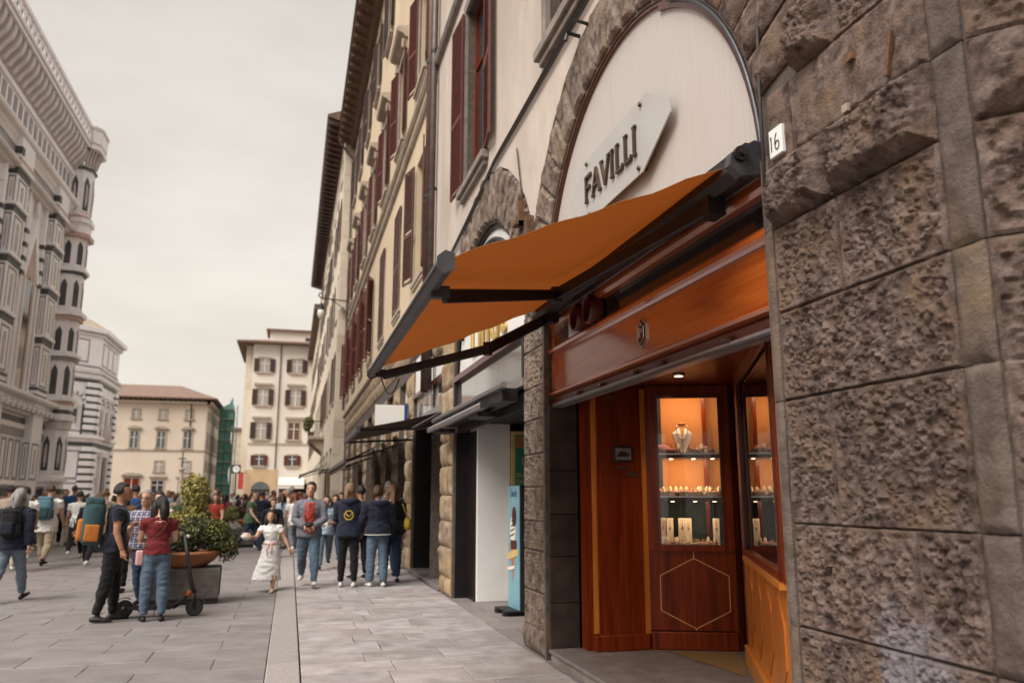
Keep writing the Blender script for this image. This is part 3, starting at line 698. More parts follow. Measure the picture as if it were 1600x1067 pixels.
# glazed transom strip : small curtain pane at the far end, then dark glass
MB().add([(2.665, Y1-.1, 3.166), (2.665, 7.12, 3.166), (2.665, 7.12, 3.359), (2.665, Y1-.1, 3.359)], [(0, 1, 2, 3)]).build('transom_pane', MT['mirror_pane'], J)
MB().add([(2.665, 7.10, 3.166), (2.665, Y0+.1, 3.166), (2.665, Y0+.1, 3.359), (2.665, 7.10, 3.359)], [(0, 1, 2, 3)]).build('transom_pane', MT['glass_dark'], J)
for yy in (7.10,): bx('mullion', MT['wood'], J, 2.62, 2.68, yy, yy+.02, 3.166, 3.359)
# pair of oval wooden rings
for yy in (7.0, 6.66):
    m = MB(); n = 28; A_, B_ = .118, .135
    for k in range(n):
        for (r0, d) in ((1.0, .0), (1.0, .12), (.80, .12), (.76, .02)): pass
    prof = [(1.0, 0), (1.0, .11), (.93, .13), (.82, .12), (.78, .02)]
    vs = [(2.65-d, yy+A_*s_*math.cos(2*PI*k/n), 3.275+B_*s_*math.sin(2*PI*k/n)) for k in range(n) for s_, d in prof]; q = len(prof)
    fs = [(k*q+i, k*q+i+1, ((k+1) % n)*q+i+1, ((k+1) % n)*q+i) for k in range(n) for i in range(q-1)]
    m.add(vs, fs); ov = m.build('oval_ring', MT['wood_dark'], J, auto=.6)
    MB().prism([(yy+A_*.8*math.cos(2*PI*k/n), 3.275+B_*.8*math.sin(2*PI*k/n)) for k in range(n)], fX(2.63), -.004, 0).build('oval_glass', MT['glass_dark'], ov)
# hexagonal badge with monogram
hexp = lambda cy, cz, w, h: [(cy-w, cz-h*.52), (cy, cz-h), (cy+w, cz-h*.52), (cy+w, cz+h*.52), (cy, cz+h), (cy-w, cz+h*.52)]
bd = MB().prism(hexp(5.72, 2.875, .082, .125), fX(2.645), 0, .014).build('badge', MT['steel'], J)
MB().prism(hexp(5.72, 2.875, .066, .104), fX(2.631), 0, .004).build('badge_field', MT['ink'], bd)
hx = hexp(5.72, 2.875, .052, .086)
MB().tube([(2.625, a, b) for a, b in hx+hx[:1]], .0045, 5).build('badge_line', MT['steel'], bd)
strokes('monogram', MT['steel'], bd, 2.625, [((5.745, 2.915), (5.745, 2.84)), ((5.745, 2.915), (5.705, 2.905)), ((5.705, 2.905), (5.705, 2.88)), ((5.705, 2.88), (5.745, 2.874)), ((5.735, 2.872), (5.695, 2.825)), ((5.72, 2.95), (5.72, 2.93))], .006)
# roller-shutter slot and bar under the entablature
MB().box(2.60, 2.70, Y0, Y1-.05, 2.505, 2.545).build('shutter_bar', MT['alu_grey'], J)
bx('shutter_guide', MT['alu_dark'], J, 2.585, 2.60, Y0, Y1-.05, 2.5, 2.52)
for yy in (5.78, 5.3, 4.35, 7.1, 6.5): MB().tube([(2.592, yy, 2.56), (2.60, yy+.09, 2.565)], .016, 8).build('catch', MT['bronze'], J)
# far stone jamb (dark reveal), wooden pilaster, panels
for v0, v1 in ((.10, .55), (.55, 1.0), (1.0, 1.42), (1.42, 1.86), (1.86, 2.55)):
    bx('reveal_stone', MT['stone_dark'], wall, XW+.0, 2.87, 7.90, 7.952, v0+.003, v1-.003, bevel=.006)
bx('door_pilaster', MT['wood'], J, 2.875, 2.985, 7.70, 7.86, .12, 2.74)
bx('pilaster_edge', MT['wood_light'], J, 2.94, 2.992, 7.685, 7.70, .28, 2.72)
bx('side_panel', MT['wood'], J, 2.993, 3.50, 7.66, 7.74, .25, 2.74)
bx('side_skirting', MT['wood'], J, 2.93, 3.505, 7.61, 7.72, .12, .27, bevel=.008)
bx('panel_edge', MT['wood_light'], J, 3.475, 3.52, 7.635, 7.66, .27, 2.70)
# ceiling of the entrance with recessed lamps
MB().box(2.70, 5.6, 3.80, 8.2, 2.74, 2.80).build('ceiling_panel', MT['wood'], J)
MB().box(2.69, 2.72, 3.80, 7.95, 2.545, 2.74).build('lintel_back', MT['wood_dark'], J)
MB().obox((3.9, 6.05, 2.70), .9, .03, .04, Matrix.Rotation(R_(64), 3, 'Z')).build('ceiling_rail', MT['wood_dark'], J)
def downlight(x, y, z, on, label):
    t = thing('ceiling_lamp', (x, y, z), label, 'lamp', 'recessed ceiling lamps of the jeweller')
    MB().lathe([(.055, -.012), (.06, -.004), (.06, .012)], 20, (x, y, z)).build('rim', MT['steel'], t, smooth=True)
    MB().lathe([(.001, -.016), (.036, -.014), (.040, -.0125)], 20, (x, y, z)).build('bulb', MT['lamp_on' if on else 'lamp_off'], t)
    if on:
        ld = bpy.data.lights.new('lamp', 'SPOT'); ld.energy = on*.4; ld.color = (1, .72, .42); ld.spot_size = R_(110); ld.spot_blend = .7; ld.shadow_soft_size = .04
        lo = bpy.data.objects.new('lamp_light', ld); COL.objects.link(lo); lo.parent = t; lo.location = (0, 0, -.03)
downlight(3.50, 6.80, 2.728, 26, 'recessed lamp in the wooden ceiling in front of the shop door')
downlight(3.98, 6.05, 2.728, 22, 'recessed lamp at the ceiling near the right display case')
# display case facing the street beside the panel
P0 = Vector((3.52, 7.63, 0)); U_ = Vector((.928, -.373, 0)); I_ = Vector((.373, .928, 0))
def case_fn(P, U, I): return lambda u, w, z: tuple(P+U*u+I*w+Vector((0, 0, z)))
def cbox(m, cf, u0, u1, w0, w1, z0, z1):
    return m.add([cf(u0,w0,z0),cf(u1,w0,z0),cf(u1,w1,z0),cf(u0,w1,z0),cf(u0,w0,z1),cf(u1,w0,z1),cf(u1,w1,z1),cf(u0,w1,z1)],
                 [(0,3,2,1),(4,5,6,7),(0,1,5,4),(1,2,6,5),(2,3,7,6),(3,0,4,7)])
def display_case(cf, Wd, u0, u1, z0, z1, zs, name, label, inlay, lit=True):
    t = thing(name, cf(Wd/2, .2, .12), label, 'display case')
    fr = MB()
    cbox(fr, cf, 0, u0, 0, .05, z0-.06, 2.73); cbox(fr, cf, u1, Wd, 0, .05, z0-.06, 2.73); cbox(fr, cf, u0, u1, 0, .05, z1, 2.73); cbox(fr, cf, u0, u1, -.01, .05, z0-.06, z0)
    fr.build('case_frame', MT['wood'], t)
    ml = MB(); e = .022
    cbox(ml, cf, u0-.004, u0+e, -.012, -.001, z0, z1); cbox(ml, cf, u1-e, u1+.004, -.012, -.001, z0, z1); cbox(ml, cf, u0+e, u1-e, -.012, -.001, z1-e, z1+.004)
    ml.build('glazing_bead', MT['wood_dark'], t)
    cbox(MB(), cf, u0, u1, .02, .024, z0, z1).build('pane', MT['clear_glass' if lit else 'shop_glass'], t)
    if inlay:
        cbox(MB(), cf, 0, Wd, .012, .05, .30, z0-.062).build('base_panel', MT['wood'], t)
        cbox(MB(), cf, 0, Wd, -.02, .05, .12, .29).build('base_skirting', MT['wood'], t, bevel=.008)
        uc = Wd/2+.02; hw = Wd*.40; zc = .655; hh = .335
        hpts = [(uc-hw, zc-hh*.5), (uc, zc-hh), (uc+hw, zc-hh*.5), (uc+hw, zc+hh*.5), (uc, zc+hh), (uc-hw, zc+hh*.5)]
        def strip(a, b):
            a, b = Vector(a), Vector(b); n_ = (b-a).orthogonal().normalized()*.0045
            MB().add([cf(p.x, d, p.y) for d in (.0095, .0125) for p in (a+n_, b+n_, b-n_, a-n_)], [(0, 1, 2, 3), (4, 5, 6, 7), (0, 1, 5, 4), (2, 3, 7, 6)]).build('inlay_strip', MT['wood_inlay'], t)
        for k in range(6): strip(hpts[k], hpts[(k+1) % 6])
        strip(hpts[1], (uc, .30)); strip(hpts[4], (uc, z0-.065))
    # interior
    bk = MB(); cbox(bk, cf, u0-.06, u1+.10, .50, .52, zs[1]+.0, 2.70); bk.build('back_panel', MT['velvet_peach' if lit else 'wood_dark'], t)  # unlit case: shade put into back and side panel colour, letting reflections show
    cbox(MB(), cf, u0-.06, u1+.10, .50, .52, z0-.05, zs[1]-.001).build('back_panel', MT['velvet_green'], t)
    cbox(MB(), cf, u0-.08, u0-.06, .05, .50, z0-.05, 2.70).build('case_side', MT['velvet_peach' if lit else 'wood_dark'], t)
    cbox(MB(), cf, u1+.06, u1+.10, .05, .50, z0-.05, 2.70).build('case_side', MT['glass_dark'], t)
    cbox(MB(), cf, u1-.13, u1-.09, .40, .44, z0, 2.69).build('case_post', MT['wood'], t)
    cbox(MB(), cf, u0-.06, u1+.06, .05, .50, z0-.06, z0-.03).build('case_floor', MT['ink'], t)
    cbox(MB(), cf, u0-.06, u1+.06, .05, .50, 2.70, 2.72).build('case_top', MT['wood_light'], t)
    for z in zs:
        sh = cbox(MB(), cf, u0-.06, u1+.06, .06, .49, z-.05, z).build('shelf', MT['wood_dark'], t)
        cbox(MB(), cf, u0-.055, u1+.055, .052, .0595, z-.012, z+.002).build('shelf_edge', MT['steel'], sh)
    if not lit: return t
    for z, en in ((2.66, 7.0), (zs[0]-.07, 6.0), (zs[1]-.07, 2.6)):
        ld = bpy.data.lights.new('case_light', 'AREA'); ld.shape = 'RECTANGLE'; ld.size = Wd*.6; ld.size_y = .06; ld.energy = en*.26; ld.color = (1, .72, .44)
        lo = bpy.data.objects.new('case_light', ld); COL.objects.link(lo); lo.parent = t; lo.location = Vector(cf((u0+u1)/2, .09, z))-rootloc(t)
        d = (cf(1, 0, 0)[0]-cf(0, 0, 0)[0], cf(1, 0, 0)[1]-cf(0, 0, 0)[1]); lo.rotation_euler = (R_(34), 0, math.atan2(d[1], d[0]))
    for z in (2.695, zs[0]-.052, zs[1]-.052):
        for f in (.25, .6, .9):
            p = cf(u0+(u1-u0)*f, .2, z); MB().lathe([(.018, -.004), (.02, 0)], 14, p).build('case_bulb', MT['lamp_on'], t)
    return t
def bust(P, lab, s=1.0, rz=0, mt='bust_cream'):
    t = thing('necklace_bust', P, lab, 'bust', None, rz)
    m = MB(); prof = [(-.155, .066, .034), (-.13, .064, .034), (-.04, .074, .042), (.03, .098, .046), (.055, .108, .044), (.075, .100, .040), (.105, .058, .034), (.118, .036, .032), (.16, .031, .030), (.163, .038, .036), (.178, .038, .036), (.18, .03, .03)]
    n = 20; vs = []
    for z, a, b in prof:
        for k in range(n): vs.append((a*s*math.cos(2*PI*k/n), b*s*math.sin(2*PI*k/n), (z+.155)*s))
    fs = [(i*n+j, i*n+(j+1) % n, (i+1)*n+(j+1) % n, (i+1)*n+j) for i in range(len(prof)-1) for j in range(n)]+[tuple(range(n-1, -1, -1)), tuple(range((len(prof)-1)*n, len(prof)*n))]
    me = MB().add(vs, fs).mesh('form', MT['velvet_peach'], True); link('form', me, t)
    def sf(x, z):                                   # point on the front of the form
        zz = z/s-.155
        for q0, q1 in zip(prof, prof[1:]):
            if q0[0] <= zz <= q1[0]:
                f = (zz-q0[0])/(q1[0]-q0[0]+1e-9); a_, b_ = q0[1]+(q1[1]-q0[1])*f, q0[2]+(q1[2]-q0[2])*f
                return (x, -b_*s*math.sqrt(max(.05, 1-(x/(a_*s))**2))-.016, z)
        return (x, -.04*s, z)
    bib = MB()
    for s_ in (-1, 1):
        o_ = [(.034, .282), (.104, .222), (.088, .165), (.026, .015)]; i_ = [(.018, .262), (.014, .215), (.006, .165), (.0, .02)]
        P = [sf(s_*x*s, z*s) for x, z in o_]; Q_ = [sf(s_*x*s, z*s) for x, z in i_]
        for k in range(3): bib.add([P[k], P[k+1], Q_[k+1], Q_[k]], [(0, 1, 2, 3)])
    link('bib', bib.mesh('bib', MT['white_paint']), t)
    ch = MB().tube([(math.sin(a)*.06*s, -.05*s-.012*s*math.cos(a), (.27-.105*math.cos(a))*s) for a in [(-2.0+4.0*i/14) for i in range(15)]], .004*s, 5).mesh('necklace', MT['steel'], True); link('necklace', ch, t)
    pd = MB().ball((0, -.063*s, .155*s), .010*s, .006*s, .016*s, 8, 5).mesh('pendant', MT['brass'], True); link('pendant', pd, t)
    return t
def ring_box(P, rz, k, lab, group):
    lab = lab.replace('small jewel stand', ('gold ring on a cream cushion', 'gold bangle on a pink roll', 'ring on a cream cone', 'pendant on a tall cream stand', 'white card on a black tray')[k])
    t = thing('jewel_display', P, lab, 'jewel stand', group, rz); t.scale = (1.45, 1.45, 1.45) if k not in (3, 4) else (1.1, 1.1, 1.1)
    if k == 0:
        link('cushion', MB().box(-.03, .03, -.025, .025, 0, .03).mesh('cushion', MT['bust_cream']), t); link('ring', MB().tube([(.014*math.cos(a), 0, .04+.014*math.sin(a)) for a in [2*PI*i/12 for i in range(13)]], .003, 5).mesh('ring', MT['brass'], True), t)
    elif k == 1:
        link('roll', MB().tube([(-.045, 0, .02), (.045, 0, .02)], .02, 12).mesh('roll', MT['pink_cloth'], True), t); link('bangle', MB().tube([(0, .024*math.cos(a), .02+.024*math.sin(a)) for a in [2*PI*i/14 for i in range(15)]], .004, 5).mesh('bangle', MT['brass'], True), t)
    elif k == 2:
        link('cone', MB().lathe([(.022, 0), (.015, .03), (.009, .062), (.003, .07)], 12).mesh('cone', MT['bust_cream'], True), t); link('ring', MB().tube([(.014*math.cos(a), .014*math.sin(a), .035) for a in [2*PI*i/12 for i in range(13)]], .003, 5).mesh('ring', MT['brass'], True), t)
    elif k == 3:
        link('stand', MB().box(-.03, .03, -.008, .012, 0, .26).box(-.035, .035, -.03, .03, 0, .012).mesh('stand', MT['bust_cream']), t); link('pendant', MB().ball((0, -.014, .17), .008, .005, .014, 8, 5).tube([(-.012, -.011, .25), (0, -.012, .185), (.012, -.011, .25)], .002, 4).mesh('pendant', MT['brass'], True), t)
    else:
        link('tray', MB().box(-.06, .06, -.035, .035, 0, .012).mesh('tray', MT['ink']), t); link('card', MB().obox((0, .01, .05), .05, .004, .045, Matrix.Rotation(-.2, 3, 'X')).mesh('card', MT['paper_white']), t)
    return t
def cloth_heap(P, lab, s=1.0):
    t = thing('draped_cloth', P, lab, 'cloth')
    m = MB(); m.ball((0, 0, .055*s), .085*s, .06*s, .06*s, 18, 10); rs = Vector((P[0]*9, P[1]*7, 3))
    m.v = [tuple(Vector(v)*(1+.25*noise.noise(Vector(v)*18+rs))) for v in m.v]; m.v = [(x, y, max(0, z)) for x, y, z in m.v]
    link('cloth', m.mesh('cloth', MT['pink_cloth'], True), t)
    link('chain', MB().tube([(.05*s*math.cos(a), -.058*s, .075*s+.03*s*math.sin(a)) for a in [PI+PI*i/10 for i in range(11)]], .004, 5).mesh('chain', MT['steel'], True), t)
    return t
cfA = case_fn(P0, U_, I_); WA = .84; zs = (2.035, 1.60)
display_case(cfA, WA, .105, .76, 1.12, 2.62, zs, 'display_case', 'lit display case with hexagon inlay below its window beside the door', True)
P2 = Vector((4.05, 6.75, 0)); P3 = Vector((2.87, 4.336, 0)); U2 = (P3-P2).normalized(); I2 = Vector((-U2.y, U2.x, 0))
if I2.x < 0: I2 = -I2
cfB = case_fn(P2, U2, I2); WB = (P3-P2).length
display_case(cfB, WB, .30, WB-.12, 1.14, 2.62, zs, 'display_case', 'display case slanting from the door towards the stone wall, reflecting the lit one', False, False)
# lower panel of the slanted case: lighter wood with angular inlaid panels
tB = [o for o in bpy.data.objects if o.get('label', '').startswith('display case slanting')][0]
cbox(MB(), cfB, 0, WB, .012, .05, .30, 1.078).build('base_panel', MT['wood_light'], tB)
cbox(MB(), cfB, 0, WB, -.025, .05, .12, .29).build('base_skirting', MT['wood_light'], tB, bevel=.008)
cbox(MB(), cfB, .30, WB, -.03, .05, 1.05, 1.085).build('case_sill', MT['wood_light'], tB)
for k in range(4):
    u = .35+k*.62; hp = [(u-.30, .56), (u, .34), (u+.30, .56), (u+.30, .82), (u, 1.03), (u-.30, .82)]
    MB().prism(hp, lambda a, b, d: cfB(a, d, b), .004, .0118).build('inlay_panel', MT['wood_mid'], tB)
yaw0 = math.atan2(U_.y, U_.x); yawB = math.atan2(U2.y, U2.x)+PI
bust(cfA(.40, .30, zs[0]), 'cream necklace bust on the top shelf of the case beside the door', 1.0, yaw0)
cloth_heap(cfA(.19, .22, zs[0]), 'pink draped cloth at the left of the top shelf', .95); cloth_heap(cfA(.62, .27, zs[0]), 'pink draped cloth at the right of the top shelf', .85)
rr = random.Random(11); G = 'small jewels set out on the shelves'
for k, (u, w) in enumerate([(.29, .15), (.53, .16), (.66, .14), (.34, .13), (.48, .12), (.58, .12), (.24, .12)]): ring_box(cfA(u, w, zs[0]), yaw0+rr.uniform(-.4, .4), (0, 1, 0, 2, 0, 2, 1)[k], 'small jewel stand on the top shelf beside the door', G)
for k in range(33):
    ring_box(cfA(.13+.60*((k % 11)/10), .10+.12*(k//11)+rr.uniform(-.02, .02), zs[1]), yaw0+rr.uniform(-.5, .5), rr.choice((0, 0, 2, 1, 2)), 'small jewel stand on the middle shelf beside the door', G)
for k, (u, w, q) in enumerate([(.14, .3, 4), (.20, .2, 2), (.24, .3, 3), (.30, .2, 2), (.38, .34, 4), (.42, .22, 3), (.50, .16, 0), (.55, .2, 1), (.62, .25, 2), (.70, .2, 3), (.33, .12, 0), (.47, .11, 0), (.18, .11, 0), (.24, .13, 1), (.27, .11, 2), (.40, .12, 2), (.56, .11, 0), (.63, .13, 1), (.67, .11, 2), (.36, .3, 3), (.17, .35, 3)]):
    ring_box(cfA(u, w, 1.09), yaw0+rr.uniform(-.3, .3), q, 'small jewel stand on the floor of the case beside the door', G)
for k in range(12):
    ring_box(cfB(.6+1.8*k/11, .14+.12*(k % 2), 1.11), yawB, (3, 2, 0, 4)[k % 4], 'small jewel stand on the floor of the slanted case', G)
# lettering on the glass of the case beside the door
def text_obj(name, s, mt, parent, M, size, align='CENTER', ext=.0015, sx=1.0):
    cu = bpy.data.curves.new(name, 'FONT'); cu.body = s; cu.size = size; cu.align_x = align; cu.extrude = ext
    o = bpy.data.objects.new(name+'_tmp', cu); COL.objects.link(o)
    me = bpy.data.meshes.new_from_object(o.evaluated_get(bpy.context.evaluated_depsgraph_get()))
    bpy.data.objects.remove(o); bpy.data.curves.remove(cu)
    me.materials.clear(); me.materials.append(mt)
    off = rootloc(parent) if parent else Vector((0, 0, 0))
    me.transform(Matrix.Scale(sx, 4, (1, 0, 0))); me.transform(M); me.transform(Matrix.Translation(-off))
    return link(name, me, parent)
def frameM(o, r, u):                                     # origin, right, up -> matrix placing XY text
    r, u = Vector(r).normalized(), Vector(u).normalized(); n = r.cross(u)
    M = Matrix((r, u, n)).transposed().to_4x4(); M.translation = Vector(o); return M
# picture and small plates on the panel
t = thing('framed_photo', (3.27, 7.655, 1.96), 'small framed grey photograph on the wooden side panel', 'picture')
MB().box(3.165, 3.375, 7.638, 7.659, 1.945, 2.105).build('frame', MT['ink'], t, bevel=.004)
MB().box(3.185, 3.355, 7.634, 7.639, 1.965, 2.085).build('photo', MT['photo_grey'], t)
MB().prism([(3.20, 1.995), (3.335, 2.0), (3.33, 2.03), (3.29, 2.05), (3.24, 2.05), (3.21, 2.025)], fY(7.634), 0, .002).build('photo_subject', MT['ink'], t)
t = thing('door_plate', (3.35, 7.655, 1.80), 'small dark plate under the framed photograph', 'plate')
MB().box(3.30, 3.43, 7.645, 7.659, 1.80, 1.845).build('plate', MT['bronze'], t)
MB().tube([(3.235, 7.66, 1.885), (3.235, 7.645, 1.885)], .016, 12).box(3.26, 3.36, 7.648, 7.659, 1.875, 1.895).build('bell_push', MT['bronze'], t)
# recessed dark door between the two cases
MB().box(4.29, 5.4, 7.35, 7.40, .12, 2.73).build('door_leaf', MT['wood_dark'], J)
MB().box(4.36, 5.3, 7.335, 7.349, .35, 2.5).build('door_glass', MT['glass_dark'], J)
MB().box(4.30, 4.36, 7.30, 7.36, .12, 2.73).build('door_post', MT['wood_dark'], J)
MB().box(4.08, 5.4, 6.76, 6.81, .12, 2.73).build('return_panel', MT['wood_dark'], J)
MB().box(5.4, 5.45, 6.76, 7.4, .12, 2.74).build('door_end', MT['interior_dark'], J)
# entrance step
stp = thing('entrance_step', (2.9, 5.9, 0), 'dark grey stone step of the jeweller with a brown mat behind', 'step')
MB().box(2.535, 3.05, 3.80, 7.90, .085, .122).build('tread', MT['step_stone'], stp, bevel=.008)
MB().box(2.56, 3.04, 3.80, 7.89, .0, .085).build('riser', MT['trim_grey'], stp)
MB().add([(3.053, 3.80, 0), (5.4, 3.80, 0), (5.4, 7.72, 0), (3.053, 7.72, 0), (3.053, 3.80, .119), (5.4, 3.80, .119), (5.4, 7.72, .119), (3.053, 7.72, .119)], [(4, 5, 6, 7), (0, 4, 7, 3)]).build('floor_slab', MT['step_stone'], stp)
MB().add([(3.62, 7.50, .124), (4.22, 7.26, .124), (4.05, 6.8, .124), (3.75, 6.3, .124)], [(0, 1, 2, 3)]).build('door_mat', MT['mat_brown'], stp)
MB().box(5.45, 5.5, 3.8, 8.0, 0, 2.8).box(XW+.05, 5.5, 3.76, 3.79, .0, 3.4).build('back_wall', MT['interior_dark'], J)

# ------------------------------------------------------------------ hanging sign plate of the jeweller
sg = thing('shop_sign', (2.5, 5.95, 4.08), 'pale glass sign plate with raised bronze letters reading FAVILLI', 'sign')
poly = [(6.62, 4.08), (7.06, 4.36), (7.06, 4.44), (6.66, 4.69), (5.26, 4.69), (4.87, 4.45), (4.87, 4.34), (5.36, 4.08)]
MB().prism(poly, fX(2.535), 0, .012).build('plate', MT['grey_sheet'], sg)
for yy, zz in ((6.56, 4.64), (5.36, 4.64), (5.42, 4.13), (6.50, 4.13)): MB().tube([(2.58, yy, zz), (2.505, yy, zz)], .02, 10).build('stud', MT['bronze'], sg, smooth=True)
LET = {'F': [((0, 0), (0, 1)), ((0, 1), (.5, 1)), ((0, .55), (.38, .55)), ((-.1, 0), (.1, 0)), ((-.1, 1), (0, 1))], 'A': [((0, 0), (.36, 1)), ((.36, 1), (.72, 0)), ((.14, .36), (.58, .36)), ((-.08, 0), (.1, 0)), ((.62, 0), (.8, 0))],
       'V': [((0, 1), (.36, 0)), ((.36, 0), (.72, 1)), ((-.08, 1), (.1, 1)), ((.62, 1), (.8, 1))], 'I': [((0, 0), (0, 1)), ((-.1, 0), (.1, 0)), ((-.1, 1), (.1, 1))], 'L': [((0, 0), (0, 1)), ((0, 0), (.46, 0)), ((.46, 0), (.46, .1)), ((-.1, 0), (0, 0)), ((-.1, 1), (.1, 1))]}
u = 6.56; hgt = .235; zb = 4.265
for ch, adv in (('F', .62), ('A', .80), ('V', .92), ('I', .42), ('L', .66), ('L', .66), ('I', .3)):
    m = MB()
    for (a, b) in LET[ch]:
        A0 = Vector((u-a[0]*hgt, zb+a[1]*hgt)); B0 = Vector((u-b[0]*hgt, zb+b[1]*hgt)); d = (B0-A0); ser = d.length < .06
        nrm = Vector((-d.y, d.x)).normalized()*(.010 if ser else .0145); e = d.normalized()*.006
        q = [A0-e+nrm, B0+e+nrm, B0+e-nrm, A0-e-nrm]
        m.prism([tuple(v) for v in q], fX(2.523+.0007*LET[ch].index((a, b))), .006, .026)
    m.build('letter', MT['bronze'], sg); u -= adv*hgt*1.13
# ------------------------------------------------------------------ orange awning
AW = thing('awning', (2.45, 5.87, 3.5), 'extended orange canvas awning on folding arms over the jeweller', 'awning')
m = MB(); nu, nv = 40, 16; W0, W1 = Vector((2.47, 0, 3.56)), Vector((.745, 0, 2.83))
for j in range(nv+1):
    for i in range(nu+1):
        f = j/nv; y = 3.98+(7.82-3.98)*i/nu; p = W0.lerp(W1, f)
        zs_ = -.02*4*f*(1-f)*.6+.012*math.sin(i*.55+.6)*math.sin(PI*f)*(.4+f)+.008*noise.noise(Vector((y*1.3, f*4, 2)))
        if i in (0, nu): zs_ += -.008*math.sin(f*26)
        m.v.append((p.x, y, p.z+zs_))
m.f = [(j*(nu+1)+i, j*(nu+1)+i+1, (j+1)*(nu+1)+i+1, (j+1)*(nu+1)+i) for j in range(nv) for i in range(nu)]; m.m = [0]*len(m.f)
o = m.build('canvas', MT['canvas_orange'], AW, smooth=True); md = o.modifiers.new('s', 'SOLIDIFY'); md.thickness = .003
MB().prism([(0, .03), (.05, .01), (.078, .035), (.078, .085), (.04, .118), (0, .105)], lambda a, b, s_: (.76-a, s_, 2.73+b), 3.94, 7.86).build('front_bar', MT['awning_bar'], AW)
for yy in (3.925, 7.861): MB().prism([(-.006, .022), (.052, .0), (.088, .03), (.088, .09), (.044, .127), (-.006, .112)], lambda a, b, s_: (.76-a, s_, 2.73+b), yy, yy+.014).build('end_cap', MT['alu_dark'], AW)
MB().tube([(.68, 3.95, 2.775), (.68, 7.85, 2.775)], .012, 6).build('bar_groove', MT['arm_black'], AW)
MB().prism([(0, 0), (.12, -.04), (.17, .02), (.15, .12), (.05, .16), (0, .15)], lambda a, b, s_: (2.545-a, s_, 3.44+b), 3.86, 7.92).build('cassette', MT['arm_black'], AW)
MB().prism([(0, 0), (.16, -.03), (.23, .03), (.21, .11), (.06, .20), (0, .19)], lambda a, b, s_: (2.56-a, s_, 3.43+b), 3.80, 3.862).build('cassette_end', MT['alu_dark'], AW)
MB().tube([(2.40, 3.80, 3.53), (2.40, 3.775, 3.53)], .045, 14).tube([(2.40, 3.78, 3.53), (2.40, 3.75, 3.53)], .022, 8).build('gear', MT['arm_black'], AW)
MB().box(2.50, 2.60, 3.9, 7.9, 3.585, 3.66).build('back_beam', MT['arm_black'], AW)
def arm(a, b, w, h, nm='arm'):
    a, b = Vector(a), Vector(b); d = (b-a); y_ = d.normalized(); s_ = y_.cross(Vector((0, 0, 1))).normalized(); u_ = s_.cross(y_)
    M = Matrix((s_, y_, u_)).transposed(); return MB().obox((a+b)/2, w, d.length/2, h, M).build(nm, MT['arm_black'], AW, bevel=.008)
for root, elb, tip in (((2.42, 4.25, 3.36), (2.00, 5.95, 3.20), (.80, 4.42, 2.735)), ((2.44, 7.55, 3.38), (1.72, 7.15, 2.955), (.80, 7.62, 2.735))):
    arm(root, elb, .022, .05); arm(elb, tip, .02, .042)
    e = Vector(elb); MB().tube([e+Vector((0, 0, -.06)), e+Vector((0, 0, .06))], .045, 12).build('arm_joint', MT['arm_black'], AW)
    tp = Vector(tip); MB().obox(tp+Vector((-.02, 0, .02)), .05, .03, .035).build('arm_bracket', MT['arm_black'], AW)
    q = Vector(root); MB().obox(q+Vector((.04, 0, .03)), .06, .07, .08).build('arm_bracket', MT['arm_black'], AW)
MB().tube(sag((.78, 7.6, 2.73), (.95, 7.55, 2.70), .16, 8), .007, 5).build('strap', MT['cable'], AW)
# ------------------------------------------------------------------ chocolate shop under the second arch
K = thing('chocolate_shop_front', (2.7, 10.9, 0), 'chocolate shop front with white arched sign, mirror glass strip and white side wall', 'shop front')
MB().prism(clip_arch(c2, z2, r2-.06, c2-r2+.08, c2+r2-.08, 3.54), fX(2.63), -.02, 0).build('sign_panel', MT['sign_white'], K)
m = MB()
for k in range(40):
    a, b = PI*k/40, PI*(k+1)/40
    P = lambda t, rr, d: (2.62-d, c2-rr*math.cos(t), z2+rr*math.sin(t))
    m.add([P(a, r2-.07, .02), P(b, r2-.07, .02), P(b, r2+.01, .02), P(a, r2+.01, .02)], [(0, 1, 2, 3)])
m.build('arch_frame', MT['iron'], K)
MB().tube([(2.60, c2-(r2-.22)*math.cos(t), z2+(r2-.22)*math.sin(t)) for t in [R_(25)+R_(130)*i/30 for i in range(31)]], .035, 6).build('arch_ring', MT['iron'], K, smooth=True)
text_obj('sign_letters', 'Lindt', MT['gold_leaf'], K, frameM((2.60, 10.9, 3.72), (0, -1, 0), (0, 0, 1)), 1.05, ext=.012)
bx('sign_rail', MT['wood_dark'], K, 2.52, 2.64, 8.80, 12.95, 3.44, 3.53)
for yy in (8.80, 12.88): bx('sign_post', MT['iron'], K, 2.54, 2.62, yy, yy+.07, 2.93, 3.44)
for a, b in ((8.87, 10.2), (10.205, 11.55), (11.555, 12.88)):
    MB().add([(2.60, a, 2.95), (2.60, b, 2.95), (2.60, b, 3.44), (2.60, a, 3.44)], [(0, 1, 2, 3)]).build('glass_panel', MT['mirror_pane'], K)
bx('glass_rail', MT['alu_grey'], K, 2.53, 2.62, 8.78, 12.97, 2.86, 2.95)
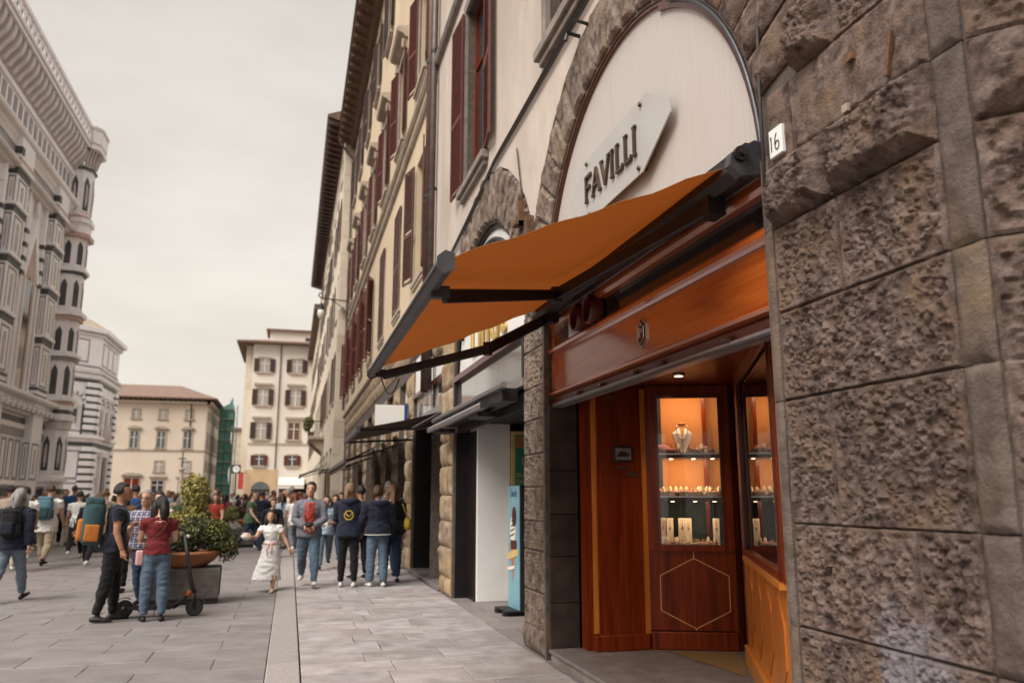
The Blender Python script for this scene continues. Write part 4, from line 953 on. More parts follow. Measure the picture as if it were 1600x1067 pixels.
# recess below
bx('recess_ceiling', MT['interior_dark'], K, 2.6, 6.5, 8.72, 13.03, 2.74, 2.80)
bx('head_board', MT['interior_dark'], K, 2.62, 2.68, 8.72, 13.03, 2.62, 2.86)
MB().box(2.83, 3.36, 12.40, 12.95, .012, 2.74).build('white_wall', MT['white_paint'], K, bevel=.006)
bx('door_leaf', MT['door_black'], K, 2.80, 2.86, 12.47, 12.99, .012, 2.62)
bx('jamb_panel', MT['door_black'], K, 2.60, 2.95, 12.965, 12.992, .012, 2.62)
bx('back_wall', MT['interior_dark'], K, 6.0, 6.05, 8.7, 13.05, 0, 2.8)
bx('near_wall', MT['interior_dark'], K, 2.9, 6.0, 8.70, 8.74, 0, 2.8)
# retracted awning over the chocolate shop
t = thing('retracted_awning', (2.45, 11, 2.75), 'retracted awning with pale front bars above the chocolate shop', 'awning')
bx('cassette', MT['arm_black'], t, 2.34, 2.53, 9.0, 12.9, 2.70, 2.85)
MB().prism([(0, 0), (.07, .01), (.08, .05), (.05, .075), (0, .07)], lambda a, b, s_: (2.36-a, s_, 2.83+b), 8.85, 13.6).build('cover_bar', MT['alu_grey'], t)
MB().prism([(0, 0), (.07, .0), (.085, .05), (.06, .085), (0, .085)], lambda a, b, s_: (2.27-a, s_, 2.655+b), 9.45, 13.45).build('front_bar', MT['alu_grey'], t)
for yy in (9.44, 13.44): bx('end_cap', MT['alu_dark'], t, 2.18, 2.275, yy, yy+.02, 2.65, 2.745)
for yy in (9.9, 12.6): bx('arm', MT['arm_black'], t, 2.25, 2.50, yy, yy+.5, 2.60, 2.67)
MB().lathe([(.0, -.05), (.035, -.04), (.045, 0), (.03, .03), (.0, .035)], 12, (2.30, 13.4, 2.60)).build('gear', MT['arm_black'], t)
# green poster
t = thing('green_poster', (3.58, 12.39, .1), 'tall dark green chocolate poster with gold border and lettering', 'poster')
MB().box(3.37, 4.05, 12.34, 12.395, .10, 2.62).build('border', MT['poster_gold'], t)
MB().box(3.425, 3.995, 12.333, 12.3395, .16, 2.56).build('sheet', MT['green_poster'], t)
MB().box(3.44, 3.72, 12.329, 12.3325, 2.36, 2.54).build('gold_block', MT['cone_brown'], t)
for s_, z, sz in (('Lindt', 2.10, .17), ('DUBAI STYLE', 1.90, .085), ('CHOCOLATE', 1.80, .085), ('PISTACCHIO', 1.56, .05), ('E KADAYIF', 1.49, .045)):
    text_obj('poster_text', s_, MT['poster_gold'], t, frameM((3.70, 12.331, z), (1, 0, 0), (0, 0, 1)), sz, ext=.001)
# totem stand with an ice-cream picture
ca, sa = math.cos(R_(12)), math.sin(R_(12))
tt = thing('advertising_totem', (3.09, 11.1, .016), 'narrow blue advertising stand showing an ice cream cone by the stone pier', 'advertising stand', None, R_(3))
def loc(m, nm, mt, p, **k):
    me = m.mesh(nm, MT[mt]); return link(nm, me, p)
loc(MB().box(-.02, .08, -.26, .26, .05, 1.74), 'board', 'ink', tt)
loc(MB().box(-.03, -.021, -.25, .25, .06, 1.73), 'sheet', 'poster_blue', tt)
loc(MB().box(-.24, .14, -.22, -.12, 0, .05).box(-.24, .14, .12, .22, 0, .05).box(-.22, .12, -.28, .28, .05, .066), 'foot', 'ink', tt)
fl = lambda u, v, d: (-.0305-d, -u, v)
cone = MB().prism([(-.03, .42), (.10, .95), (-.16, .95)], fl, 0, .004); loc(cone, 'cone_picture', 'cone_brown', tt)
loc(MB().prism([(.12*math.cos(a)-.03, 1.12+.19*math.sin(a)) for a in [2*PI*i/16 for i in range(16)]], fl, .001, .005), 'cream_picture', 'cream_ice', tt)
loc(MB().prism([(.09*math.cos(a)+.03, 1.30+.14*math.sin(a)) for a in [2*PI*i/16 for i in range(16)]], fl, .002, .006), 'chocolate_picture', 'choc', tt)
for k in range(4): loc(MB().prism([(-.13+.02*k, 1.02+.07*k), (.05+.01*k, 1.06+.07*k), (.05+.01*k, 1.08+.07*k), (-.13+.02*k, 1.04+.07*k)], fl, .006, .008), 'sauce_stripe', 'choc', tt)
loc(MB().prism([(-.24, .70), (.20, .78), (.20, .88), (-.24, .80)], fl, .004, .007), 'band_picture', 'poster_gold', tt)
loc(MB().prism([(-.24, .55), (.05, .60), (.05, .64), (-.24, .60)], fl, .004, .007), 'band_picture', 'cream_ice', tt)
loc(MB().prism([(-.10, .86), (.14, .86), (.14, .98), (-.10, .98)], fl, .005, .009), 'label_picture', 'choc', tt)
o = text_obj('totem_text', 'Lindt', MT['sign_blue'], None, frameM((-.033, 0, 1.58), (0, -1, 0), (0, 0, 1)), .14, ext=.001); o.parent = tt

# ------------------------------------------------------------------ third shop, dark doorway with sign strip
K3 = thing('dark_shop_front', (2.7, 15.8, 0), 'dark open shop front with white fascia board beyond the second stone pier', 'shop front')
bx('fascia_board', MT['sign_white'], K3, 2.58, 2.64, 13.98, 17.58, 3.78, 4.62)
bx('fascia_rail', MT['wood_dark'], K3, 2.52, 2.64, 13.98, 17.58, 3.69, 3.778)
y = 14.0; k = 0
while y < 17.5:
    w_ = (.22, .30, .26, .34, .2)[k % 5]; bx('transom_pane', MT['mirror_pane' if k % 3 else 'pane_curtain'], K3, 2.60+.004*(k % 2), 2.63, y, min(y+w_-.02, 17.56), 3.24, 3.688); y += w_; k += 1
bx('lower_rail', MT['alu_grey'], K3, 2.53, 2.64, 13.98, 17.58, 3.08, 3.238)
bx('door_side', MT['door_black'], K3, 2.95, 3.05, 15.6, 16.3, .1, 3.0)
bx('door_side', MT['door_black'], K3, 2.60, 6.0, 17.5, 17.58, .0, 3.07)
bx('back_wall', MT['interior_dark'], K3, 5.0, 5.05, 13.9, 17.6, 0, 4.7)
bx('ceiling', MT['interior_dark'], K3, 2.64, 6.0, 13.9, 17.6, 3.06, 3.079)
bx('threshold', MT['step_stone'], K3, 2.50, 4.9, 13.98, 17.58, .018, .10, bevel=.01)
def small_awning(name, label, ya, yb, zw, zf, xf, mt, drop=.0, group='shop awnings down the street', xw=2.5):
    t = thing(name, (xw, (ya+yb)/2, zf), label, 'awning', group)
    m = MB(); n = 14
    for j in range(7):
        for i in range(n+1):
            f = j/6; m.v.append((xw+(xf-xw)*f, ya+(yb-ya)*i/n, zw+(zf-zw)*f-.10*f*(1-f)+.01*math.sin(i*1.3)*f))
    m.f = [(j*(n+1)+i, j*(n+1)+i+1, (j+1)*(n+1)+i+1, (j+1)*(n+1)+i) for j in range(6) for i in range(n)]; m.m = [0]*len(m.f)
    o = m.build('canvas', MT[mt], t, smooth=True); o.modifiers.new('s', 'SOLIDIFY').thickness = .004
    if drop:
        v = MB()
        for i in range(n+1): v.v += [(xf-.005, ya+(yb-ya)*i/n, zf), (xf-.02, ya+(yb-ya)*i/n, zf-drop-.03*(i % 2))]
        v.f = [(2*i, 2*i+2, 2*i+3, 2*i+1) for i in range(n)]; v.m = [0]*n
        v.build('valance', MT[mt], t)
    bx('front_bar', MT['alu_dark'], t, xf-.05, xf+.01, ya-.02, yb+.02, zf-.07, zf+.02)
    for yy in (ya+.15, yb-.2): MB().tube([(xw, yy, zw-.28), (xf, yy, zf-.04)], .025, 6).build('arm', MT['arm_black'], t)
    return t
small_awning('shop_awning', 'dark brown awning over the dark shop beyond the second stone pier', 14.0, 17.5, 3.08, 2.76, 1.1, 'canvas_brown')
small_awning('shop_awning', 'black awning further along, behind the dark brown one', 18.7, 26.5, 3.1, 2.42, 1.2, 'canvas_brown', .18)
small_awning('shop_awning', 'white awning at the far end of the shop row', 29.5, 33.5, 3.0, 2.55, 1.1, 'canvas_white', .2)
small_awning('shop_awning', 'pale awning under the balcony far down the street', 45, 52, 3.4, 2.75, .5, 'canvas_white', .2, xw=1.95)
# projecting blue and white shop sign
t = thing('projecting_sign', (2.56, 18.2, 3.1), 'white projecting shop sign with blue edge above the dark brown awning', 'sign')
MB().box(1.75, 2.40, 18.0, 18.06, 3.15, 3.62).build('board', MT['sign_white'], t)
MB().box(2.401, 2.47, 17.98, 18.08, 3.13, 3.66).build('edge', MT['sign_blue'], t)
MB().box(2.471, 2.56, 18.01, 18.05, 3.3, 3.34).build('bracket', MT['iron'], t)

# ------------------------------------------------------------------ yellow building
B = thing('yellow_building', (XW, 28, 0), 'long yellow plaster building with red shutters above rough stone shops', 'building')
YB0, YB1 = 15.16, 42.3
gops = [(15.16, 17.6, 0, 4.62)]
piers_ = [(17.6, 18.6)]
yy = 18.6
for w_, p_ in ((1.5, .95), (1.8, .9), (2.1, .9), (2.2, .9), (2.4, .9), (2.4, .9), (2.4, .9)):
    gops.append((yy, yy+w_, 0, 4.3)); piers_.append((yy+w_, yy+w_+p_)); yy += w_+p_
wc = [17.4+3.9*k for k in range(7)]
wops2 = [(c-.6, c+.6, a, b) for c in wc for a, b in ((6.5, 9.4), (11.35, 14.0), (16.95, 19.6))]
gw = wall_sheet(MB(), fX(XW), YB0, YB1, 0, 5.6, gops, .4).build('ground_wall', MT['mortar'], B)
for i, (a, b) in enumerate(piers_):
    zc = [.02, .5, 1.0, 1.45, 1.95, 2.4, 2.9, 3.35, 3.85, 4.3]
    for k, (v0, v1) in enumerate(zip(zc, zc[1:])):
        cuts = [a, b] if k % 2 or i > 2 else [a, (a+b)/2, b]
        for u0, u1 in zip(cuts, cuts[1:]): stone('stone', gw, F_, rect(u0, u1, v0, v1, .008), .06, 'rock', .09, MT['stone_warm'], i*40+k*3+u0)
for k in range(17):
    u0 = 15.3+k*1.57
    for v0, v1 in ((4.66, 5.1), (5.1, 5.58)):
        s_ = .35 if v0 > 5 else 0
        stone('stone', gw, F_, rect(max(15.2, u0-s_), min(42.2, u0+1.57-s_), v0, v1, .01), .06, 'rock', .11, MT['stone_warm'], 900+k*3+v0)
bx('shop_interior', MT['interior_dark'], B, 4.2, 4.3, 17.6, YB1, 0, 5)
for i, (a, b, _z0, _z1) in enumerate(gops[1:]):
    bx('shop_door', MT[('door_black', 'wood_dark', 'glass_dark')[i % 3]], B, 2.98, 3.04, a, b, .0, 3.0)
    bx('shop_transom', MT[('sign_white', 'poster_gold', 'panel_white', 'wood')[i % 4]], B, 2.7, 2.78, a, b, 3.02, 4.3)
wall_sheet(MB(), fX(XW), YB0, YB1, 5.6, 20.6, wops2, .3).build('wall', MT['plaster_yellow'], B)
MB().prism([(0, 0), (.10, .0), (.14, .06), (.14, .12), (.06, .2), (0, .2)], lambda d, v, s_: (XW-d, s_, 5.55+v), YB0, YB1).build('string_course', MT['trim_stone'], B)
for z in (10.15, 10.72): MB().prism([(0, 0), (.06, .03), (.10, .10), (.10, .16), (0, .2)], lambda d, v, s_: (XW-d, s_, z+v), YB0, YB1).build('string_course', MT['trim_stone'], B)
rr = random.Random(5)
def closed_leaves(w, X, ya, yb, za, zb, mt, slat):
    h = zb-za-.04; sw_ = (yb-ya)/2-.012
    shutter(w, (X-.03, ya+.006, za+.02), sw_, h, 0, mt, slat); shutter(w, (X-.03, (ya+yb)/2+.006, za+.02), sw_, h, 0, mt, slat)
for k, c in enumerate(wc):
    if k in (1, 2):
        w = window(B, XW, c-.6, c+.6, 6.5, 9.4, None, 0, 0, slat=.07, sill=.06); closed_leaves(w, XW, c-.6, c+.6, 6.5, 9.4, 'shutter_brown', .085)
    else: window(B, XW, c-.6, c+.6, 6.5, 9.4, 'shutter_red' if k else 'shutter_brown', R_(9 if k < 3 else 24), R_(13 if k < 3 else 26), slat=.07, sill=.07, off=.05)
    window(B, XW, c-.6, c+.6, 11.35, 14.0, 'shutter_red', R_(rr.uniform(4, 12)), R_(rr.uniform(6, 14)), hood='flat', slat=.08, sill=.12, off=.05)
    window(B, XW, c-.6, c+.6, 16.95, 19.6, 'shutter_dark', R_(rr.uniform(4, 10)), R_(rr.uniform(4, 12)), hood='frame', slat=.09, sill=.12, off=.05)
# eaves : moulded wooden soffit with boards
MB().prism([(0, 0), (.2, .05), (.3, .2), (.55, .3), (.95, .42), (.95, .58), (-.2, .9), (-.2, 0)], lambda d, v, s_: (XW-d, s_, 20.55+v), YB0-.1, YB1+.1).build('eaves', MT['eave_wood'], B)
for k in range(34): MB().box(XW-.9, XW-.25, YB0+.2+k*.8, YB0+.34+k*.8, 20.72, 20.94).build('rafter', MT['eave_wood'], B)
MB().add([(XW-1.0, YB0-.1, 21.14), (XW-1.0, YB1+.1, 21.14), (8, YB1+.1, 24.2), (8, YB0-.1, 24.2)], [(0, 1, 2, 3)]).build('roof', MT['roof_tile'], B)
MB().tube([(XW-.92, YB1-.1, 20.9), (XW-.5, YB1-.1, 20.3), (XW-.12, YB1-.1, 19.9), (XW-.12, YB1-.1, 6)], .06, 8).build('downpipe', MT['grey_pipe'], B)
MB().add([(9, YB0, 0), (9, YB1, 0), (9, YB1, 24), (9, YB0, 24)], [(0, 1, 2, 3)]).add([(XW, YB0, 4.75), (9, YB0, 4.75), (9, YB0, 24), (XW, YB0, 20.6)], [(0, 1, 2, 3)]).add([(XW, YB1, 0), (9, YB1, 0), (9, YB1, 24), (XW, YB1, 20.6)], [(0, 1, 2, 3)]).build('rear_wall', MT['plaster_pale'], B)
# wall lantern on a long bracket
t = thing('wall_lantern', (2.5, 42, 11.4), 'hanging street lantern on a long iron bracket at the far end of the yellow building', 'street lamp')
MB().tube([(2.56, 42, 11.75), (1.05, 42, 11.85), (.93, 42, 11.98), (.98, 42, 12.12), (1.1, 42, 12.08)], .035, 6).tube([(2.56, 42, 11.0), (2.2, 42, 11.35), (1.7, 42, 11.76)], .025, 6).build('bracket', MT['iron'], t)
MB().tube([(1.08, 42, 11.85), (1.08, 42, 11.55)], .02, 6).lathe([(.03, 11.6), (.10, 11.5), (.16, 11.25), (.17, 11.2)], 14, (1.08, 42, 0)).build('hood', MT['iron'], t)
MB().lathe([(.02, 10.68), (.10, 10.74), (.17, 10.95), (.165, 11.2)], 14, (1.08, 42, 0)).build('globe', MT['lamp_glass'], t, smooth=True)
t = thing('wall_camera', (2.3, 42.2, 11.4), 'small round security camera beside the lantern bracket', 'camera')
MB().tube([(2.5, 42.25, 11.45), (2.2, 42.25, 11.45)], .02, 6).lathe([(.02, 11.30), (.13, 11.36), (.13, 11.5), (.03, 11.54)], 12, (2.15, 42.25, 0)).build('housing', MT['paper_white'], t)

# ------------------------------------------------------------------ tall narrow-looking building beyond
XC = 2.02
Cc = thing('projecting_building', (XC, 58, 0), 'old pale building with dark shutters and a balcony, projecting beyond the yellow one', 'building')
YC0, YC1 = 42.45, 80
cwc = [44.6+3.4*k for k in range(11)]
cops = [(c-.55, c+.55, a, b) for c in cwc for a, b in ((6.6, 9.2), (11.2, 13.8), (15.6, 18.0), (19.3, 20.8))]
gC = [(44+4.5*k, 47+4.5*k, 0, 4.2) for k in range(8)]
wall_sheet(MB(), fX(XC), YC0, YC1, 0, 5.4, gC, .4).build('ground_wall', MT['plaster_pale'], Cc)
wall_sheet(MB(), fX(XC), YC0, YC1, 5.4, 22, cops, .3).build('wall', MT['plaster_pale'], Cc)
MB().add([(XC, YC0, 0), (9, YC0, 0), (9, YC0, 24), (XC, YC0, 22)], [(0, 1, 2, 3)]).add([(XC, YC1, 0), (9, YC1, 0), (9, YC1, 24), (XC, YC1, 22)], [(0, 1, 2, 3)]).build('side_wall', MT['plaster_cream'], Cc)
for k in range(24):                                   # toothed corner stones up the near edge
    w_ = .55 if k % 2 else .35; MB().box(XC-.015, XC+w_, YC0-.015, YC0+.9*w_+.2, .1+k*.9, .1+k*.9+.88).build('quoin', MT['plaster_pale'], Cc)
for c in cwc:
    for a, b, h in ((6.6, 9.2, 'frame'), (11.2, 13.8, 'flat'), (15.6, 18.0, 'frame'), (19.3, 20.8, None)):
        window(Cc, XC, c-.55, c+.55, a, b, ('shutter_brown' if a < 7 else 'shutter_dark') if rr.random() < .55 else None, R_(rr.uniform(1, 5)), R_(rr.uniform(1, 5)), hood=None if h == 'flat' else h, slat=.1, off=.045, sill=.06)
for i, o_ in enumerate(gC): bx('shop_window', MT['glass_dark' if i % 2 else 'wood_dark'], Cc, XC+.35, XC+.4, o_[0], o_[1], 0, 4.2)
MB().prism([(0, 0), (.3, .1), (1.0, .3), (1.05, .42), (-.2, .8), (-.2, 0)], lambda d, v, s_: (XC-d, s_, 21.9+v), YC0-.35, YC1).build('eaves', MT['eave_wood'], Cc)
for k in range(46): MB().box(XC-.98, XC-.1, YC0-.2+k*.8, YC0-.04+k*.8, 21.86, 22.1).build('rafter', MT['shutter_dark'], Cc)
MB().add([(XC-1.06, YC0-.35, 22.33), (XC-1.06, YC1, 22.33), (8, YC1, 25), (8, YC0-.35, 25)], [(0, 1, 2, 3)]).build('roof', MT['roof_tile'], Cc)
# balcony
bl = MB().box(1.0, XC, 55.5, 60.5, 5.35, 5.6).build('balcony_slab', MT['trim_stone'], Cc, bevel=.04)
MB().prism([(0, 0), (.9, .75), (.9, .9), (0, .9)], lambda d, v, s_: (XC-d, s_, 4.45+v), 55.7, 56.0).prism([(0, 0), (.9, .75), (.9, .9), (0, .9)], lambda d, v, s_: (XC-d, s_, 4.45+v), 59.9, 60.2).build('balcony_bracket', MT['trim_stone'], bl)
rl = MB()
for k in range(34): rl.box(1.03, 1.06, 55.55+k*.148, 55.58+k*.148, 5.6, 6.55)
for k in range(6): rl.box(1.06+k*.16, 1.09+k*.16, 55.55, 55.58, 5.6, 6.55)
rl.box(1.01, 1.08, 55.5, 60.5, 6.55, 6.6).box(1.08, XC, 55.53, 55.6, 6.55, 6.6).build('balcony_rail', MT['iron'], bl)
def leaf_cloud(blobs, n, size, seed):
    rs = random.Random(seed); m = MB(); tot = sum(b[3]*b[4]*b[5] for b in blobs)
    for b in blobs:
        k = int(n*b[3]*b[4]*b[5]/tot)
        for _ in range(k):
            d = Vector((rs.gauss(0, 1), rs.gauss(0, 1), rs.gauss(0, 1))).normalized(); q = rs.random()**.28
            lump = 1+.28*noise.noise(d*2.6+Vector((b[0], b[1], b[2]))*3)
            p = Vector(b[:3])+Vector((d.x*b[3], d.y*b[4], d.z*b[5]))*q*lump
            t_ = Vector((rs.gauss(0, 1), rs.gauss(0, 1), rs.gauss(0, 1))).normalized(); nn = (d+t_*.9).normalized(); u_ = nn.orthogonal().normalized(); a = rs.uniform(0, 6.28)
            u_ = (u_*math.cos(a)+nn.cross(u_)*math.sin(a)); v_ = nn.cross(u_); s = size*rs.uniform(.6, 1.35)
            m.add([p-u_*s, p+v_*s*.45+nn*s*.12, p+u_*s, p-v_*s*.45+nn*s*.12], [(0, 1, 2, 3)])
    return m
pl = thing('balcony_plants', (1.15, 58, 6.5), 'leafy plants spilling over the far balcony rail', 'plant')
leaf_cloud([(1.0, 56.2, 6.6, .35, .7, .4), (.95, 57.8, 6.5, .3, .9, .5), (1.0, 59.4, 6.7, .3, .8, .45)], 900, .10, 4).build('foliage', MT['leaf_green'], pl)
MB().box(1.05, 1.35, 55.9, 60.0, 5.6, 5.9).build('flower_box', MT['terracotta'], pl)
# iron frame and lamp glow under the far eaves
# ------------------------------------------------------------------ cathedral flank (left)
XD = -13.35
D = thing('cathedral', (XD, 42, 0), 'white and green marble cathedral flank with gallery and corner turret on the left', 'cathedral')
def gX(u, v, d): return (XD+d, u, v)            # faces +X : u = Y, v = Z, d = outward
def pX(name, mt, u0, u1, v0, v1, d0, d1, par=D, bevel=0):
    return MB().box(XD+d0, XD+d1, u0, u1, v0, v1).build(name, MT[mt], par, bevel=bevel)
Y_0, Y_1 = 18, 49.6
pX('wall', 'marble', Y_0, Y_1, 0, 21.0, -9, 0)
def cornice(z, h, d, mt='marble', u0=Y_0, u1=Y_1, par=D, nm='cornice'):
    return MB().prism([(0, 0), (d*.45, .12*h), (d*.55, .4*h), (d*.9, .55*h), (d, .75*h), (d, h), (0, h)], lambda a, v, s_: (XD+a, s_, z+v), u0, u1).build(nm, MT[mt], par)
# bottom: plinth, stripes and framed panels
pX('plinth', 'marble_grey', Y_0, Y_1, 0, .9, 0, .45); pX('band', 'marble_green', Y_0, Y_1, .9, 1.3, 0, .30); pX('band', 'marble_pink', Y_0, Y_1, 1.3, 1.6, 0, .26); pX('band', 'marble_green', Y_0, Y_1, 1.6, 1.95, 0, .24); cornice(1.95, .25, .35)
for z0, z1, mt in ((4.55, 4.95, 'marble_soft'), (4.95, 5.2, 'marble'), (5.2, 5.5, 'marble_green')): pX('band', mt, Y_0, Y_1, z0, z1, 0, .05)
cornice(5.6, .45, .55); cornice(6.1, .5, .7)
for k in range(40): pX('corbel', 'marble_grey', Y_0+.3+k*.79, Y_0+.62+k*.79, 5.75, 6.1, .05, .6)
butt = [48.2-6.4*k for k in range(5)]
def frame_panel(u0, u1, v0, v1, t=.14, d=.03, inner='marble', par=D, line='marble_soft'):
    m = MB().box(XD, XD+d, u0, u0+t, v0, v1).box(XD, XD+d, u1-t, u1, v0, v1).box(XD, XD+d, u0+t, u1-t, v0, v0+t).box(XD, XD+d, u0+t, u1-t, v1-t, v1)
    return m.build('panel_frame', MT[line], par)
for i, b in enumerate(butt):
    # bay runs from b-6.4 to b ; buttress pier centred on b-1.0
    pc = b-1.3
    for k in range(4):
        u0 = b-6.2+k*1.02; frame_panel(u0, u0+.78, 2.4, 4.4)
    # buttress pier with stacked panels and dark cap blocks
    pr = pX('buttress', 'marble', pc-.85, pc+.85, 0, 17.0, 0, .75)
    for z0, z1 in ((2.4, 4.3), (7.2, 9.3), (9.9, 12.0), (12.5, 14.4), (14.9, 16.2)):
        m = MB()
        for (a, c_) in ((pc-.6, pc-.48), (pc+.48, pc+.6)): m.box(XD+.75, XD+.775, a, c_, z0, z1)
        m.box(XD+.75, XD+.775, pc-.48, pc+.48, z0, z0+.12).box(XD+.75, XD+.775, pc-.48, pc+.48, z1-.12, z1).build('panel_frame', MT['marble_soft'], pr)
        MB().box(XD+.10, XD+.17, pc-.872, pc-.851, z0, z1).box(XD+.58, XD+.65, pc-.872, pc-.851, z0, z1).box(XD+.171, XD+.579, pc-.872, pc-.851, z0, z0+.08).box(XD+.171, XD+.579, pc-.872, pc-.851, z1-.08, z1).build('panel_frame', MT['marble_soft'], pr)
        MB().box(XD+.32, XD+.43, pc-.868, pc-.851, z0+.25, z1-.25).build('panel_inlay', MT['relief'], pr)
        MB().box(XD+.75, XD+.768, pc-.18, pc+.18, z0+.3, z1-.3).build('panel_inlay', MT['relief'], pr)
    for z0, z1, mt in ((6.6, 6.8, 'marble_green'), (7.0, 7.15, 'marble_green'), (9.45, 9.75, 'marble_green'), (12.1, 12.38, 'marble_green'), (14.5, 14.75, 'marble_green'), (16.3, 16.6, 'marble_green')):
        MB().box(XD, XD+.80, pc-.9, pc+.9, z0, z1).build('dark_band', MT[mt], pr)
    for z, d in ((9.76, 1.0), (12.4, .98), (14.77, .96), (16.62, 1.05)):
        MB().box(XD, XD+d, pc-.98, pc+.98, z, z+.18).build('ledge', MT['marble'], pr, bevel=.04)
    # tall window bay with patterned jambs, pointed head and gable
    wc_ = b-4.3
    win = pX('window_bay', 'marble_grey', wc_-1.55, wc_+1.55, 6.6, 13.2, 0, .22)
    for s_ in (-1, 1):
        for q, (o_, w_, mt, d_) in enumerate(((1.42, .16, 'marble', .42), (1.14, .36, 'relief', .28), (.80, .14, 'marble', .40), (.60, .2, 'marble_pink', .30))):
            MB().box(XD, XD+d_, wc_+s_*o_-w_/2, wc_+s_*o_+w_/2, 6.7, 12.2).build('jamb', MT[mt], win)
        for z in (12.2, 12.9, 13.6, 14.3): MB().box(XD, XD+.46, wc_+s_*1.42-.2, wc_+s_*1.42+.2, z, z+.22).build('dark_block', MT['marble_green'], win)
        MB().box(XD, XD+.42, wc_+s_*1.42-.14, wc_+s_*1.42+.14, 12.2, 15.6).build('pinnacle', MT['marble'], win)
        MB().prism([(wc_+s_*1.42-.22, 15.6), (wc_+s_*1.42+.22, 15.6), (wc_+s_*1.42, 16.7)], gX, 0, .4).build('pinnacle_top', MT['marble'], win)
    n = 12; arc = [(wc_-.5, 6.9), (wc_+.5, 6.9), (wc_+.5, 11.4)]+[(wc_+.5*math.cos(PI*k/n), 11.4+1.0*math.sin(PI*k/n)) for k in range(1, n)]+[(wc_-.5, 11.4)]
    MB().prism(arc, gX, .222, .24).build('pane', MT['pane_dark'], win)
    MB().prism([(wc_-1.3, 12.3), (wc_-.9, 12.3), (wc_, 14.6), (wc_+.9, 12.3), (wc_+1.3, 12.3), (wc_, 15.6)], gX, .0, .40).build('gable', MT['marble'], win)
    MB().prism([(wc_-.7, 12.3), (wc_+.7, 12.3), (wc_, 14.2)], gX, .0, .24).build('gable_field', MT['marble_pink'], win)
    MB().ball((XD+.3, wc_, 16.0), .2, .2, .5, 8, 6).build('finial', MT['marble'], win, smooth=True)
# upper zone
for z0, z1, mt, d in ((16.9, 17.2, 'marble_pink', .30), (17.2, 17.6, 'marble_soft', .22), (17.6, 18.0, 'marble_grey', .26)): pX('band', mt, Y_0, Y_1, z0, z1, 0, d)
cornice(16.45, .4, .55, 'marble_grey'); cornice(17.95, .5, .6)
for i, b in enumerate(butt):
    pc = b-1.3
    for z0, z1, mt, d in ((16.85, 17.08, 'marble_pink', .95), (17.08, 18.1, 'marble', .9)): pX('pier_cap', mt, pc-.95, pc+.95, z0, z1, 0, d)
    pX('dark_block', 'marble_green', pc-.97, pc-.6, 17.25, 17.6, .1, .97)
k = 0; u = Y_0+.2                                   # row of upright dark panels in white frames
while u < Y_1-.3: pX('upright_panel', 'marble_soft', u, u+.42, 18.65, 20.0, 0, .035); u += .78
pX('band', 'marble', Y_0, Y_1, 20.15, 20.4, 0, .12)
# bracketed gallery
u = Y_0+.2; prof = [(0, 0), (.25, .08), (.4, .35), (.7, .75), (.8, 1.05), (.8, 1.35), (0, 1.35)]
me = None
while u < Y_1+.2:
    o = MB().prism(prof, lambda a, v, s_: (XD+a, s_, 20.45+v), u, u+.30).build('bracket', MT['marble_grey'], D)
    u += .66
pX('bracket_wall', 'relief', Y_0, Y_1, 20.4, 21.8, -.4, .10)
pX('gallery_floor', 'marble', Y_0, Y_1+.6, 21.8, 22.05, -.4, .92); cornice(21.78, .3, 1.0, 'marble_grey', u1=Y_1+.6)
pX('gallery_rail', 'marble_grey', Y_0, Y_1+.5, 22.06, 22.25, .72, .90); pX('gallery_rail', 'marble', Y_0, Y_1+.5, 23.0, 23.2, .68, .96)
u = Y_0
while u < Y_1+.4:                                  # pierced parapet: uprights and crosses with sky between
    pX('baluster', 'marble', u, u+.26, 22.25, 23.0, .75, .88)
    m = MB()
    for a, b in (((u+.26, 22.25), (u+.62, 23.0)), ((u+.26, 23.0), (u+.62, 22.25))):
        a, b = Vector(a), Vector(b); nn = (b-a).orthogonal().normalized()*.07
        m.prism([tuple(a+nn), tuple(b+nn), tuple(b-nn), tuple(a-nn)], gX, .77, .85)
    m.build('tracery', MT['marble'], D); u += .62
for o in list(bpy.data.objects):                  # shallow relief of the flank
    r_ = o
    while r_.parent: r_ = r_.parent
    if r_ is D and o.type == 'MESH' and o.name.split('.')[0] in ('buttress', 'ledge', 'dark_band', 'panel_frame', 'panel_inlay', 'pier_cap', 'dark_block', 'window_bay', 'jamb', 'pinnacle', 'pinnacle_top', 'gable', 'gable_field', 'finial', 'pane'):
        for v in o.data.vertices:
            if v.co.x > 0: v.co.x *= .55
